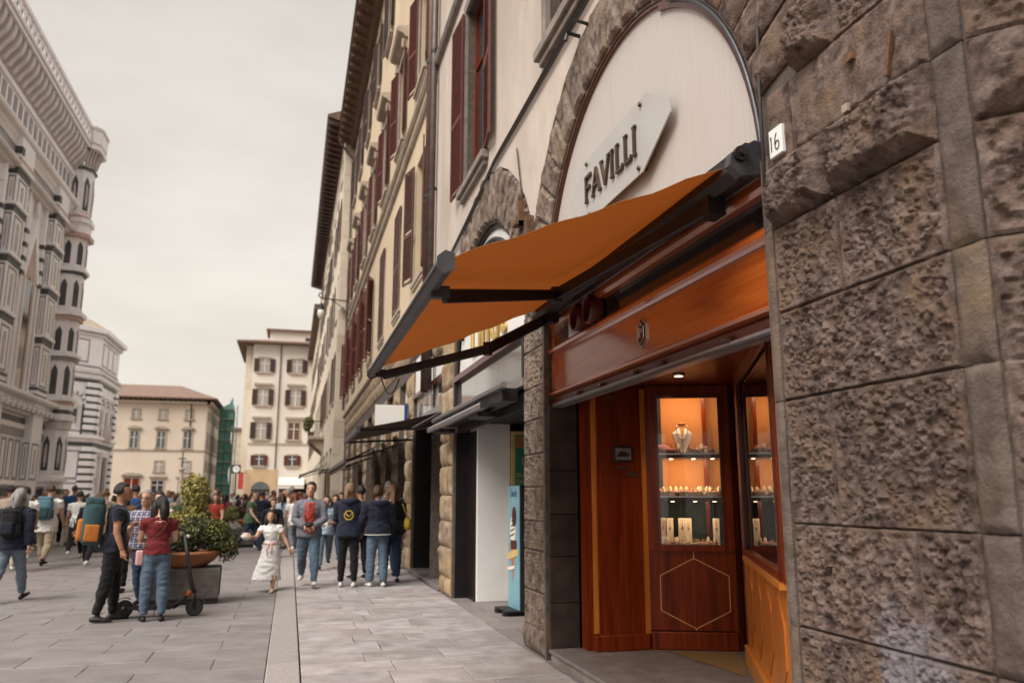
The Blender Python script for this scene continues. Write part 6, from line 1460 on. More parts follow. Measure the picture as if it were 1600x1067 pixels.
    F.loft([(hd(0, .058, .062), Mh @ X_, Mh @ Y_, .006*h, .008*h), (hd(0, .070, .042), Mh @ X_, Mh @ Y_, .010*h, .011*h), (hd(0, .060, .036), Mh @ X_, Mh @ Y_, .008*h, .006*h)], ['skin']*3, 8)
    for s_ in (-1, 1): F.loft([(hd(s_*.043, .0, .070), Mh @ X_, Mh @ Y_, .006*h, .012*h), (hd(s_*.046, -.002, .054), Mh @ X_, Mh @ Y_, .007*h, .014*h), (hd(s_*.042, .002, .036), Mh @ X_, Mh @ Y_, .005*h, .008*h)], ['skin']*3, 8)
    # legs
    J = {}; lowest = 9
    fat = st.get('leg', 1.0); bell = st.get('bell', 1.0)
    for s_, key in ((-1, 'L'), (1, 'R')):
        hf, kf = pose.get('leg'+key, (0, 0)); hf, kf = R_(hf), R_(kf); ab = R_(pose.get('spread', 3))*s_
        hip = Vector((s_*.050*h, 0, .505*h)); d1 = Vector((math.sin(ab), math.sin(hf)*math.cos(ab), -math.cos(hf)*math.cos(ab))); kn = hip+d1*.245*h
        a2 = hf-kf; d2 = Vector((math.sin(ab)*.5, math.sin(a2), -math.cos(a2))).normalized(); an = kn+d2*.235*h
        J['hip'+key], J['knee'+key], J['ankle'+key] = hip, kn, an
        ll = ['legs']*5 if st['leglen'] == 'long' else [st['skirt'][2]]*3+['skin']*2 if st['skirt'] else ['skin']*5
        tr = .006*h if st['leglen'] == 'long' else 0
        F.limb([hip+Vector((0, 0, .02*h)), hip.lerp(kn, .35), kn, kn.lerp(an, .35), an-d2*.012*h], [.056*h*fat+tr*.4, .052*h*fat+tr*.5, .037*h*fat+tr, .037*h*fat+tr*bell, .024*h*bell+tr], ll)
        # foot : pitch follows the shin on a trailing leg
        fp = max(0, -a2)*.75 if kf > 12 else (-.28 if hf > .28 and kf < 12 else 0)
        fo = R_(pose.get('toe', 8))*-s_
        fd = rotz(Vector((0, math.cos(fp), -math.sin(fp))), fo); fu = Vector((0, math.sin(fp), math.cos(fp)))
        hl = an-fu*.026*h-fd*.030*h; side = fd.cross(fu)
        F.loft([(hl-fd*.012*h, side, fu, .014*h, .014*h), (hl, side, fu, .022*h, .021*h), (hl+fd*.05*h, side, fu, .025*h, .024*h), (hl+fd*.10*h-fu*.005*h, side, fu, .028*h, .017*h), (hl+fd*.135*h-fu*.008*h, side, fu, .022*h, .012*h), (hl+fd*.150*h-fu*.009*h, side, fu, .010*h, .008*h)], ['shoes']*6, 12)
        lowest = min(lowest, (hl-fu*.021*h).z, (hl+fd*.14*h-fu*.021*h).z)
    # arms
    hands = MB()
    for s_, key in ((-1, 'L'), (1, 'R')):
        fl, ab, el, inw = pose.get('arm'+key, (4, 8, 12, 10)); fl, ab, el, inw = R_(fl), R_(ab), R_(el), R_(inw)
        sh = up((s_*.112*w, -.004, .800)); d1 = Vector((s_*math.sin(ab), math.sin(fl)*math.cos(ab), -math.cos(fl)*math.cos(ab))); d1 = Mt @ d1
        eb = sh+d1*.168*h
        fw = Mt @ rotz(Vector((0, 1, 0)), s_*inw); fw = (fw-d1*fw.dot(d1)).normalized()
        d2 = (d1*math.cos(el)+fw*math.sin(el)).normalized(); wr = eb+d2*.142*h
        J['sh'+key], J['elbow'+key], J['wrist'+key], J['fore'+key] = sh, eb, wr, d2
        e = (.004*h+lo*.6) if st['sleeve'] != 'none' else 0
        lu = 'top' if st['sleeve'] != 'none' else 'skin'; lf = 'top' if st['sleeve'] == 'long' else 'skin'; ef = e if st['sleeve'] == 'long' else 0
        F.limb([sh+Vector((-s_*.03*h, 0, .0)), sh, sh.lerp(eb, .5)], [.034*h+e, .037*h+e, .031*h+e], [lu]*3)
        F.limb([sh.lerp(eb, .5), eb, eb.lerp(wr, .4), wr], [.031*h+ef, .026*h+ef, .025*h+ef, .017*h+ef*1.1], ['top' if st['sleeve'] == 'long' else 'skin']*4)
        # hand: palm, four unequal bent fingers, thumb from the side of the palm
        pn = d2.cross(X_*s_); pn = pn.normalized() if pn.length > .1 else Y_.copy(); sd2 = d2.cross(pn).normalized()
        curl = pose.get('curl'+key, pose.get('curl', .5))
        pc = wr+d2*.028*h
        hands.tube([wr-d2*.012*h, wr+d2*.012*h, wr+d2*.035*h, wr+d2*.052*h], [(.014*h, .012*h), (.020*h, .012*h), (.024*h, .011*h), (.021*h, .009*h)], 10)
        for q, (o_, ln) in enumerate(((-.016, .038), (-.005, .044), (.006, .041), (.016, .032))):
            a = wr+d2*.050*h+sd2*o_*h; b1 = a+(d2*math.cos(curl*.6)-pn*math.sin(curl*.6))*ln*.5*h; c_ = b1+(d2*math.cos(curl*1.5)-pn*math.sin(curl*1.5))*ln*.5*h
            hands.tube([a, b1, c_], [.0056*h, .0052*h, .004*h], 6)
        a = wr+d2*.022*h-sd2*.020*h; b1 = a+(d2*.7-sd2*.6-pn*.25).normalized()*.022*h; c_ = b1+(d2*.9-sd2*.15-pn*.4).normalized()*.018*h
        hands.tube([a, b1, c_], [.0068*h, .006*h, .0045*h], 6)
    # fuse
    bm = bmesh.new()
    for m in F.parts:
        vs = [bm.verts.new(p) for p in m.v]
        for f in m.f: bm.faces.new([vs[i] for i in f])
    bmesh.ops.recalc_face_normals(bm, faces=bm.faces)
    me = bpy.data.meshes.new('tmp'); bm.to_mesh(me); bm.free()
    o = bpy.data.objects.new('tmp', me); COL.objects.link(o); md = o.modifiers.new('r', 'REMESH'); md.mode = 'VOXEL'; md.voxel_size = vox
    dg = bpy.context.evaluated_depsgraph_get(); me2 = bpy.data.meshes.new_from_object(o.evaluated_get(dg)); bpy.data.objects.remove(o); bpy.data.meshes.remove(me)
    bm = bmesh.new(); bm.from_mesh(me2)
    for _ in range(2): bmesh.ops.smooth_vert(bm, verts=bm.verts, factor=.5, use_axis_x=True, use_axis_y=True, use_axis_z=True)
    bm.to_mesh(me2); bm.free()
    kd = KDTree(len(F.pts))
    for i, p in enumerate(F.pts): kd.insert(p, i)
    kd.balance()
    idx = [SLOTS.index(F.lab[kd.find(p.center)[1]]) for p in me2.polygons]
    # cloth folds: small ridges on clothed faces
    base = MB(); base.v = [tuple(v.co) for v in me2.vertices]; base.f = [tuple(p.vertices) for p in me2.polygons]; base.m = idx[:]
    clothed = [0]*len(base.v)
    for f, i in zip(base.f, idx):
        if i in (1, 2, 4, 5):
            for q in f: clothed[q] = 1
    nrm = [v.normal.copy() for v in me2.vertices]; rs = Vector((h*13, pose.get('legL', (0, 0))[0], w*9))
    for i, v in enumerate(base.v):
        if clothed[i]:
            p = Vector(v); d = .011*(.6-abs(noise.noise(Vector((p.x*8, p.y*8, p.z*13))+rs))*2)+.007*noise.noise(p*7+rs); base.v[i] = tuple(p+nrm[i]*d)
    bpy.data.meshes.remove(me2)
    base.mi = 0; b0 = len(base.v); base.add(hands.v, hands.f)
    # eyes, brows and mouth
    base.mi = 6
    for s_ in (-1, 1): base.ball(hd(s_*.0185, .0545, .066), .0075*h, .004*h, .0042*h, 8, 5, Mh); base.ball(hd(s_*.019, .0545, .0785), .012*h, .004*h, .0026*h, 8, 5, Mh)
    base.mi = 7; base.ball(hd(0, .0605, .0185), .0135*h, .004*h, .0042*h, 8, 5, Mh)
    # hair
    hr = MB(); hs = st['hair']; tk = .006 if hs == 'crop' else .009 if hs == 'short' else .013
    n, mm = 22, 14
    for i in range(mm+1):
        ph = PI*i/mm
        for j in range(n):
            th = 2*PI*j/n; d = Vector((math.sin(ph)*math.cos(th), math.sin(ph)*math.sin(th), math.cos(ph)))
            rx, ry, rz = .0445+tk, .057+tk, .062+tk
            q = Vector((d.x*rx, d.y*ry-.004, d.z*rz+.072))
            face = d.y > .25 and d.z < .42+.2*(1-d.y)        # hairline
            low = d.z < (-.35 if hs in ('short', 'crop') else -.5)
            if face or low: q = Vector((d.x*.030, min(d.y*.04, .028)-.004, d.z*.040+.066))
            else: q *= 1; q += Vector((0, 0, 0))+d*(.006*noise.noise(d*4+rs)+.005*noise.noise(d*11+rs))
            hr.v.append(hc+Mh @ (q*h))
    hr.f = [(i*n+j, i*n+(j+1) % n, (i+1)*n+(j+1) % n, (i+1)*n+j) for i in range(mm) for j in range(n)]; hr.m = [0]*len(hr.f)
    def strand(p, r_, k=10): hr.tube([hc+Mh @ (Vector(a)*h) if i < 2 else hc+(Mh @ Vector((a[0], a[1], 0))+Vector((0, 0, a[2])))*h for i, a in enumerate(p)], [(a*h, b*h) for a, b in r_], k)
    if hs == 'long': strand([(0, -.030, .09), (0, -.048, .03), (0, -.056, -.05), (0, -.060, -.12), (0, -.062, -.17)], [(.040, .025), (.054, .030), (.052, .024), (.044, .018), (.022, .010)])
    if hs in ('long', 'bob'):
        for s_ in (-1, 1): strand([(s_*.042, -.004, .09), (s_*.050, .004, .03), (s_*.050, -.002, -.03), (s_*.046, -.006, -.05 if hs == 'bob' else -.11)], [(.012, .026), (.015, .034), (.015, .032), (.006, .016)])
    if hs == 'bob': strand([(0, -.030, .09), (0, -.050, .03), (0, -.052, -.02), (0, -.046, -.055)], [(.042, .026), (.055, .030), (.056, .028), (.040, .014)])
    if hs == 'tail': strand([(0, -.055, .08), (0, -.085, .06), (0, -.085, 0), (0, -.075, -.08), (0, -.07, -.13)], [(.014, .014), (.022, .020), (.026, .022), (.020, .016), (.006, .006)])
    if hs == 'bun': hr.ball(hd(0, -.066, .075), .030*h, .028*h, .028*h, 12, 8)
    off = Vector((0, 0, -lowest)); base.v = [tuple(Vector(v)+off) for v in base.v]; hr.v = [tuple(Vector(v)+off) for v in hr.v]
    for k in list(J):
        if not k.startswith('fore'): J[k] = J[k]+off
    J['head'] = hc+off; J['up'] = lambda p: up(p)+off; J['Mt'] = Mt; J['hd'] = lambda x, y, z: hd(x, y, z)+off
    ph = MT['cloth_grey']
    return base.mesh('body', [ph]*8, True), hr.mesh('hair', MT['hair_black'], True), J
def person(px, py, face, h, pose, cols, label, style=None, w=1.0, vox=.016, group=None, pre=None):
    """face: heading in degrees, 0 = walking away down the street, 180 = towards the camera, 90 = to the left"""
    bme, hme, J = pre or make_person(h, pose, w, style, vox)
    o = link('person', bme, None, (px, py, .0)); o.rotation_euler = (0, 0, R_(face)); tag(o, label, 'person', group)
    z0 = .020 if px > .17 else 0.0
    o.location.z = z0
    dress_up(o, cols)
    hr = link('hair', hme, o)
    hr.material_slots[0].link = 'OBJECT'; hr.material_slots[0].material = MT['hair_'+cols[4]]
    return o, J
def dress_up(o, cols):
    names = ['skin_'+cols[0], 'cloth_'+cols[1] if 'cloth_'+cols[1] in MT else cols[1], 'cloth_'+cols[2] if 'cloth_'+cols[2] in MT else cols[2], 'shoe_'+cols[3] if 'shoe_'+cols[3] in MT else 'cloth_'+cols[3], 'cloth_'+(cols[5] if len(cols) > 5 else 'white'), cols[6] if len(cols) > 6 else 'cloth_white', 'eye', 'lip']
    for s_, nm in zip(o.material_slots, names): s_.link = 'OBJECT'; s_.material = MT[nm]
def worn(name, o, label, cat, builder):
    """a bag or device carried by person o, modelled in that person's frame"""
    t = thing(name, o.location, label, cat, None, o.rotation_euler.z); builder(t); return t
def rbox(name, mt, par, c, hx, hy, hz, M=None, bev=.03, smooth=True):
    m = MB().obox((0, 0, 0), hx, hy, hz); me = m.mesh(name, MT[mt]); bm = bmesh.new(); bm.from_mesh(me)
    bmesh.ops.bevel(bm, geom=list(bm.edges), offset=min(bev, hx*.9, hy*.9, hz*.9), segments=3, affect='EDGES', profile=.6); bm.to_mesh(me); bm.free()
    if M: me.transform(M.to_4x4())
    me.transform(Matrix.Translation(c)); me.polygons.foreach_set('use_smooth', [True]*len(me.polygons)); return link(name, me, par)
def backpack(o, J, h, label, main, pocket, strap, s=1.0, hang=0):
    def bld(t):
        up = J['up']; Mt = J['Mt']; c = up((0, -.125*s-.01, .70-hang))
        rbox('bag', main, t, c, .088*h*s, .062*h*s, .135*h*s, Mt, .06*h*s)
        rbox('lid', main, t, c+Mt @ Vector((0, -.008, .125*h*s)), .080*h*s, .052*h*s, .028*h*s, Mt, .024*h*s)
        rbox('pocket', pocket, t, c+Mt @ Vector((0, -.062*h*s, -.045*h*s)), .065*h*s, .022*h*s, .065*h*s, Mt, .02*h*s)
        for s_ in (-1, 1):
            rbox('side_pocket', pocket, t, c+Mt @ Vector((s_*.088*h*s, 0, -.06*h*s)), .012*h*s, .04*h*s, .05*h*s, Mt, .01*h*s)
            pts = [up((s_*.050, -.075, .80)), up((s_*.060, -.02, .842)), up((s_*.066, .055, .80)), up((s_*.082, .078, .72)), up((s_*.105, .02, .64)), up((s_*.06, -.075, .60))]
            link('strap', MB().tube(pts, .011*h, 6).mesh('strap', MT[strap], True), t)
    return worn('backpack', o, label, 'backpack', bld)
WALK = dict(legL=(24, 6), legR=(-16, 28), armL=(-18, 8, 14, 10), armR=(20, 8, 26, 15), lean=4)
WALK2 = dict(legL=(-14, 34), legR=(22, 8), armL=(18, 8, 26, 15), armR=(-16, 8, 16, 10), lean=4)
STAND = dict(legL=(2, 2), legR=(-2, 2), armL=(2, 7, 10, 8), armR=(4, 7, 14, 8), lean=1)
V1 = .0145
# -- standing group beside the planter
p, J = person(-2.22, 11.9, -78, 1.73, dict(legL=(6, 4), legR=(-8, 4), armL=(8, 9, 30, 25), armR=(2, 10, 22, 15), lean=3, head=(6, -4), spread=4), ('tan', 'navy', 'black', 'black', 'black'), 'man in navy T-shirt and black trousers with a teal and orange backpack', dict(sleeve='short', leg=1.1, loose=.008, hem=.49), 1.08, V1)
backpack(p, J, 1.73, 'teal and orange backpack on the man in the navy T-shirt', 'cloth_teal', 'cloth_orange', 'cloth_teal', 1.25)
p, J = person(-1.66, 11.75, 12, 1.55, dict(legL=(2, 2), legR=(-2, 3), armL=(22, 8, 78, 45), armR=(18, 8, 70, 40), lean=1, head=(25, -2), spread=3), ('light', 'dark_red', 'jeans', 'black', 'black'), 'woman in off-shoulder dark red top and blue jeans seen from behind', dict(sleeve='short', hair='bob', neck='low', hem=.53, leg=1.12), 1.02, V1)
def hb(t):
    u = J['up']
    rbox('bag', 'cloth_pink', t, u((-.135, .02, .50)), .028*1.55, .055*1.55, .06*1.55, None, .02)
    link('strap', MB().tube([u((-.115, .0, .54)), u((-.085, -.085, .62)), u((.02, -.09, .72)), u((.075, -.05, .81)), u((.07, .03, .81)), u((-.02, .085, .70)), u((-.115, .05, .54))], .006, 5).mesh('strap', MT['cloth_brown'], True), t)
worn('shoulder_bag', p, 'small pink shoulder bag of the woman in the dark red top', 'bag', hb)
tr_ = MB()
p, J = person(-2.02, 13.0, 172, 1.66, dict(legL=(16, 10), legR=(-14, 14), armL=(10, 6, 70, 40), armR=(32, 10, 92, 35), lean=2, head=(-10, 0), spread=1), ('mid', 'plaid', 'jeans_dark', 'black', 'grey'), 'older grey-haired man with glasses in a plaid shirt and jeans', dict(sleeve='short', hem=.50, loose=.012, hair='crop'), 1.1, V1)
def gl(t):
    hd = J['hd']; h = 1.66
    m = MB()
    for s_ in (-1, 1): m.tube([hd(s_*.019+.0135*math.cos(a), .0625, .066+.010*math.sin(a)) for a in [2*PI*i/12 for i in range(13)]], .0022, 5); m.tube([hd(s_*.032, .060, .068), hd(s_*.047, .01, .068)], .002, 5)
    m.tube([hd(-.006, .063, .068), hd(.006, .063, .068)], .002, 5); link('frame', m.mesh('frame', MT['ink']), t)
worn('glasses', p, 'dark-rimmed glasses of the older man in the plaid shirt', 'glasses', gl)
person(-2.78, 15.4, 160, 1.70, dict(STAND, head=(-15, 0)), ('light', 'brown', 'black', 'black', 'black', 'white'), 'woman with long dark hair in an open brown jacket behind the backpack man', dict(sleeve='long', hair='long', open=True, loose=.01))
person(-2.36, 16.5, 185, 1.68, dict(WALK, head=(8, 0)), ('light', 'white', 'black', 'black', 'black'), 'woman with long dark hair in a white top beside the older man', dict(sleeve='long', hair='long'))
person(-3.72, 22, 5, 1.86, WALK2, ('tan', 'blue', 'jeans_dark', 'black', 'black'), 'tall dark-haired man in a blue shirt walking away behind the talking group', dict(sleeve='short'))
# -- walkers on the left
p, J = person(-4.15, 14.45, -6, 1.70, dict(WALK2, head=(12, 0)), ('light', 'navy', 'jeans_pale', 'black', 'grey'), 'grey-haired woman in a navy jacket and pale jeans walking away', dict(sleeve='long', hair='bob', loose=.018, hem=.46, leg=1.1), 1.1, V1)
backpack(p, J, 1.70, 'dark backpack of the grey-haired woman', 'cloth_black', 'cloth_navy', 'cloth_black', .85, .02)
p, J = person(-5.43, 21.2, -4, 1.86, WALK, ('light', 'white', 'khaki', 'black', 'brown'), 'man in a long white T-shirt and khaki trousers walking away', dict(sleeve='short', loose=.014, hem=.43, leg=1.1), 1.08)
backpack(p, J, 1.86, 'steel blue backpack of the man in khaki trousers', 'cloth_steel_blue', 'cloth_teal', 'cloth_steel_blue', 1.0)
person(-6.55, 22.2, 10, 1.84, WALK2, ('tan', 'beige', 'cloth_grey', 'black', 'black'), 'dark-haired person in a beige top at the left edge', dict(sleeve='short', loose=.01))
person(-7.05, 24.5, -10, 1.84, WALK, ('light', 'pale_blue', 'jeans', 'white', 'brown'), 'brown-haired person in pale blue near the left edge', dict(sleeve='short'))
person(-5.65, 20.2, 12, 1.80, WALK, ('mid', 'white', 'cream', 'white', 'black'), 'dark-haired man in a white shirt behind the grey-haired woman', dict(sleeve='short', loose=.012))
person(-6.95, 30, 0, 1.90, STAND, ('tan', 'blue', 'beige', 'black', 'brown'), 'close-cropped man in a bright blue polo shirt before the baptistery', dict(sleeve='short', hair='crop', loose=.015), 1.15)
person(-5.42, 24, 8, 1.72, WALK2, ('mid', 'white', 'black', 'white', 'black'), 'black-haired woman in white T-shirt and black skirt', dict(sleeve='short', skirt=(.28, .11, 'legs')))
person(-4.45, 20.9, -5, 1.66, WALK, ('mid', 'black', 'black', 'white', 'grey'), 'grey-haired person all in black walking away', dict(sleeve='long', loose=.01))
person(-5.2, 26.2, 20, 1.72, STAND, ('light', 'beige', 'jeans_dark', 'black', 'red'), 'red-haired person in a beige top near the talking group', dict(sleeve='short'))
# -- man with camera, running girl, boy
p, J = person(.37, 15.2, 176, 1.80, dict(legL=(18, 6), legR=(-14, 26), armL=(14, 10, 66, 55), armR=(10, 12, 70, 60), lean=2, head=(-6, -3), curl=1.0), ('mid', 'grey', 'jeans', 'white', 'black', 'red'), 'young man in an open grey jacket and red shirt carrying a camera', dict(sleeve='long', open=True, loose=.014, hem=.47, leg=1.08), 1.02, V1)
def cm(t):
    c = (J['wristL']+J['wristR'])/2+Vector((0, .045, .03))
    rbox('camera_body', 'ink', t, c, .065, .030, .045, None, .012); link('lens', MB().tube([c+Vector((0, .02, -.005)), c+Vector((0, .10, -.012))], .032, 12).mesh('lens', MT['ink'], True), t)
    u = J['up']; link('strap', MB().tube([c+Vector((.06, 0, .03)), u((.055, .065, .72)), u((.045, .0, .845)), u((0, -.05, .85)), u((-.045, 0, .845)), u((-.055, .065, .72)), c+Vector((-.06, 0, .03))], .008, 5).mesh('strap', MT['ink'], True), t)
worn('photo_camera', p, 'black camera held by the young man in the grey jacket', 'camera', cm)
p, J = person(-.27, 14.75, 160, 1.33, dict(legL=(10, 6), legR=(-20, 52), armL=(6, 26, 14, 0), armR=(42, 22, 62, -20), lean=9, twist=10, head=(6, -20), swing=.05), ('mid', 'dress_white', 'dress_white', 'beige', 'black', 'white', 'dress_white'), 'little girl running in a long white dress', dict(sleeve='short', hair='bob', skirt=(.13, .185, 'extra'), leglen='bare', hem=.53), .95, .012)
def bb(t):
    w_ = J['wristR']+J['foreR']*.05; m = MB(); m.ball((0, 0, 0), .085, .07, .055, 14, 9); m.v = [tuple(Vector(v)*(1+.2*noise.noise(Vector(v)*25))+w_+Vector((.04, .02, 0))) for v in m.v]; link('flowers', m.mesh('flowers', MT['cream_ice'], True), t)
    for k in range(9):
        a = k*2.4; q = w_+Vector((.04+.05*math.cos(a), .02+.05*math.sin(a), .03+.01*(k % 3))); link('petal', MB().ball(q, .022, .022, .016, 7, 5).mesh('petal', MT['cloth_pink' if k % 3 else 'bust_cream'], True), t)
worn('flower_basket', p, 'small bunch of pale flowers in the running girl\'s hand', 'flowers', bb)
def rb_(t):
    u = J['up']; link('band', MB().tube([u((.09*math.cos(a), .075*math.sin(a), .60)) for a in [2*PI*i/18 for i in range(19)]], .014, 6).mesh('band', MT['cloth_pink'], True), t)
    for s_ in (-1, 1): link('tail', MB().tube([u((s_*.015, .085, .60)), u((s_*.03, .12, .54)), u((s_*.025, .13, .46))], [.012, .012, .006], 5).mesh('tail', MT['cloth_pink'], True), t)
worn('sash', p, 'pink sash tied round the running girl\'s dress', 'sash', rb_)
p, J = person(.80, 18.7, 182, 1.58, dict(WALK2, armL=(20, 8, 80, 50), armR=(18, 8, 85, 50)), ('mid', 'pale_blue', 'jeans', 'black', 'black'), 'boy in a pale T-shirt and jeans walking behind the man with the camera', dict(sleeve='short', loose=.012), .95)
def bt(t):
    q = (J['wristL']+J['wristR'])/2+Vector((0, .06, -.02)); link('bottle', MB().lathe([(.03, -.09), (.034, -.08), (.034, .04), (.014, .07), (.014, .1)], 12, q).mesh('bottle', MT['paper_white'], True), t)
worn('bottle', p, 'white bottle in the hands of the boy', 'bottle', bt)
# -- group by the shops
p, J = person(1.06, 15.0, -14, 1.76, dict(STAND, armL=(20, 8, 60, 40), armR=(22, 8, 62, 40), head=(-20, -8)), ('light', 'navy_hood', 'black', 'white', 'fair'), 'woman with a fair ponytail in a navy hooded top with yellow print', dict(sleeve='long', hair='tail', loose=.016, hem=.47), 1.05, V1)
def em(t):
    u = J['up']; m = MB(); m.tube([u((.045*math.cos(a)+.01, -.108-.004*math.cos(a), .685+.045*math.sin(a))) for a in [2*PI*i/16 for i in range(17)]], .011, 6); m.tube([u((-.02, -.11, .70)), u((.01, -.112, .67)), u((.04, -.11, .70))], .010, 6); link('print', m.mesh('print', MT['cloth_mustard'], True), t)
em(p)
def hood(p, J, mt, h):
    u = J['up']; m = MB(); m.tube([u((-.075, .02, .835)), u((-.07, -.05, .835)), u((0, -.085, .815)), u((.07, -.05, .835)), u((.075, .02, .835))], [.018*h, .026*h, .036*h, .026*h, .018*h], 8); link('hood', m.mesh('hood', MT[mt], True), p)
hood(p, J, 'cloth_navy_hood', 1.76)
p, J = person(1.56, 14.9, 6, 1.72, dict(STAND, armL=(8, 16, 40, 30), armR=(8, 12, 40, 30), head=(-25, -12)), ('light', 'navy_hood', 'jeans', 'white', 'brown'), 'woman with a brown bun in a navy hooded jacket and flared jeans', dict(sleeve='long', hair='bun', loose=.02, hem=.50, bell=1.5, leg=1.05), 1.08, V1)
hood(p, J, 'cloth_navy_hood', 1.72)
link('hem_band', MB().tube([Vector((.138*1.72*math.cos(a), .116*1.72*math.sin(a)-.01, J['up']((0, 0, .505)).z)) for a in [2*PI*i/24 for i in range(25)]], .007, 5).mesh('hem_band', MT['cloth_white'], True), p)
person(1.38, 16.5, 20, 1.74, STAND, ('tan', 'maroon', 'black', 'black', 'black'), 'dark-haired person in a maroon top between the two hooded women', dict(sleeve='short'))
person(1.98, 16.9, 0, 1.84, STAND, ('mid', 'grey', 'jeans_dark', 'black', 'grey'), 'tall grey-haired man at the back of the group by the shops', dict(sleeve='long', hair='crop', loose=.012))
p, J = person(1.90, 15.6, 4, 1.74, dict(STAND, armL=(14, 8, 60, 35)), ('light', 'black', 'jeans_dark', 'black', 'fair'), 'fair long-haired woman in dark clothes with a mustard shoulder bag', dict(sleeve='long', hair='long', loose=.012))
def yb(t):
    u = J['up']; c = u((.165, -.02, .60))
    me = MB().lathe([(.02, -.14), (.10, -.13), (.13, -.04), (.11, .06), (.05, .11)], 16, (0, 0, 0), .55, 1.25); l = me.mesh('bag', MT['cloth_mustard'], True); l.transform(Matrix.Translation(c)); link('bag', l, t)
    link('strap', MB().tube([c+Vector((0, -.1, .06)), u((.105, -.04, .80)), u((.10, 0, .825)), u((.105, .04, .80)), c+Vector((0, .1, .06))], .012, 6).mesh('strap', MT['cloth_mustard'], True), t)
worn('shoulder_bag', p, 'mustard yellow shoulder bag of the fair-haired woman by the shops', 'bag', yb)
person(2.1, 18.4, 170, 1.6, STAND, ('light', 'dark_red', 'cream', 'white', 'brown'), 'woman in dark red standing by the third stone pier', dict(sleeve='long', hair='long'))
# -- middle distance
p, J = person(.05, 27, 8, 1.86, dict(STAND, armR=(8, 14, 30, 20)), ('light', 'maroon', 'jeans_dark', 'black', 'grey'), 'large balding man in a maroon shirt seen from behind', dict(sleeve='short', hair='crop', loose=.02), 1.2)
person(-.15, 29, 160, 1.78, STAND, ('light', 'pink', 'khaki', 'white', 'fair'), 'fair person in pink behind the man in maroon', dict(sleeve='short', hair='crop'), 1.1)
p, J = person(-.85, 26.5, 0, 1.78, WALK, ('tan', 'navy', 'jeans_dark', 'white', 'black'), 'person in navy walking away beside the second planter', dict(sleeve='short', loose=.015), 1.1)
person(-.42, 22.5, 190, 1.52, WALK2, ('mid', 'black', 'black', 'black', 'black'), 'short person in black just behind the running girl', dict(sleeve='long', loose=.02), 1.1)
person(1.15, 21.5, 176, 1.62, WALK, ('mid', 'navy', 'jeans_dark', 'black', 'black'), 'person in a navy coat behind the boy', dict(sleeve='long', hair='long', loose=.02))
person(1.5, 25, 184, 1.66, WALK2, ('light', 'dark_red', 'black', 'black', 'brown'), 'woman with long brown hair in dark red further along the shops', dict(sleeve='long', hair='long'))
# -- far crowd : a few figures re-dressed, each its own object
bases = [make_person(1.74, WALK, 1.0, dict(sleeve='short', loose=.012), .022), make_person(1.66, WALK2, .98, dict(sleeve='short', hair='long'), .022), make_person(1.78, STAND, 1.08, dict(sleeve='long', hair='crop', loose=.015), .022), make_person(1.64, STAND, 1.0, dict(sleeve='long', hair='bob', loose=.012), .022), make_person(1.62, WALK, 1.0, dict(sleeve='short', hair='bob', skirt=(.27, .12, 'legs')), .022)]
rc = random.Random(21); tops = ['white', 'navy', 'black', 'pale_blue', 'beige', 'red', 'grey', 'pink', 'blue', 'cream', 'orange', 'maroon', 'green', 'brown']; bots = ['jeans', 'jeans_dark', 'black', 'khaki', 'jeans_pale', 'cream', 'grey']; hairs = ['black', 'brown', 'brown', 'grey', 'fair', 'red']
spots = []
def px2(px, Y): return Y*math.tan(math.radians(15.302)+math.atan((px-800)/1268.))
for k in range(190):
    Y = rc.choice((26, 29, 32, 35, 38, 42, 47, 53, 60, 68, 76, 86))+rc.uniform(-1.5, 1.5)
    X = rc.uniform(px2(268, Y), px2(478, Y)) if k % 3 else rc.uniform(px2(5, Y), px2(300, Y))
    if X < -11.6 or any((X-a)**2+(Y-b)**2 < .36 for a, b in spots) or ((X+1.3)**2+(Y-27.8)**2 < 1.6): continue
    spots.append((X, Y))
seen = {}
side_words = ['walking away', 'approaching', 'standing', 'facing left', 'facing right']
for k, (X, Y) in enumerate(sorted(spots, key=lambda s: s[1])):
    bi = rc.randrange(len(bases)); tp, bt_, hr_ = tops[(k*5+rc.randrange(3)) % len(tops)], rc.choice(bots), rc.choice(hairs)
    fc, wd_ = rc.choice(((rc.uniform(-20, 20), 0), (180+rc.uniform(-20, 20), 1), (rc.uniform(60, 110), 3), (rc.uniform(-110, -60), 4)))
    zone = 'near the second planter' if Y < 36 and X > -5 else 'out in the square' if X < -4.5 else 'in the far crowd' if Y < 58 else 'behind the crowd'
    lab = '%s-haired %s, %s top, %s, %s %s' % (hr_, ('person', 'woman', 'man', 'woman', 'woman')[bi], tp.replace('_', ' '), {'jeans_pale': 'pale jeans', 'jeans_dark': 'dark jeans', 'jeans': 'blue jeans'}.get(bt_, bt_+(' skirt' if bi == 4 else ' trousers')), side_words[2] if bi in (2, 3) else side_words[wd_], zone)
    lab = lab.replace(' ,', ',').replace('  ', ' ')
    if lab in seen: continue
    seen[lab] = 1
    person(X, Y, fc, 1.7, {}, (rc.choice(('light', 'mid', 'tan')), tp, bt_, rc.choice(('black', 'white')), hr_), lab, pre=bases[bi], group='people of the far crowd')
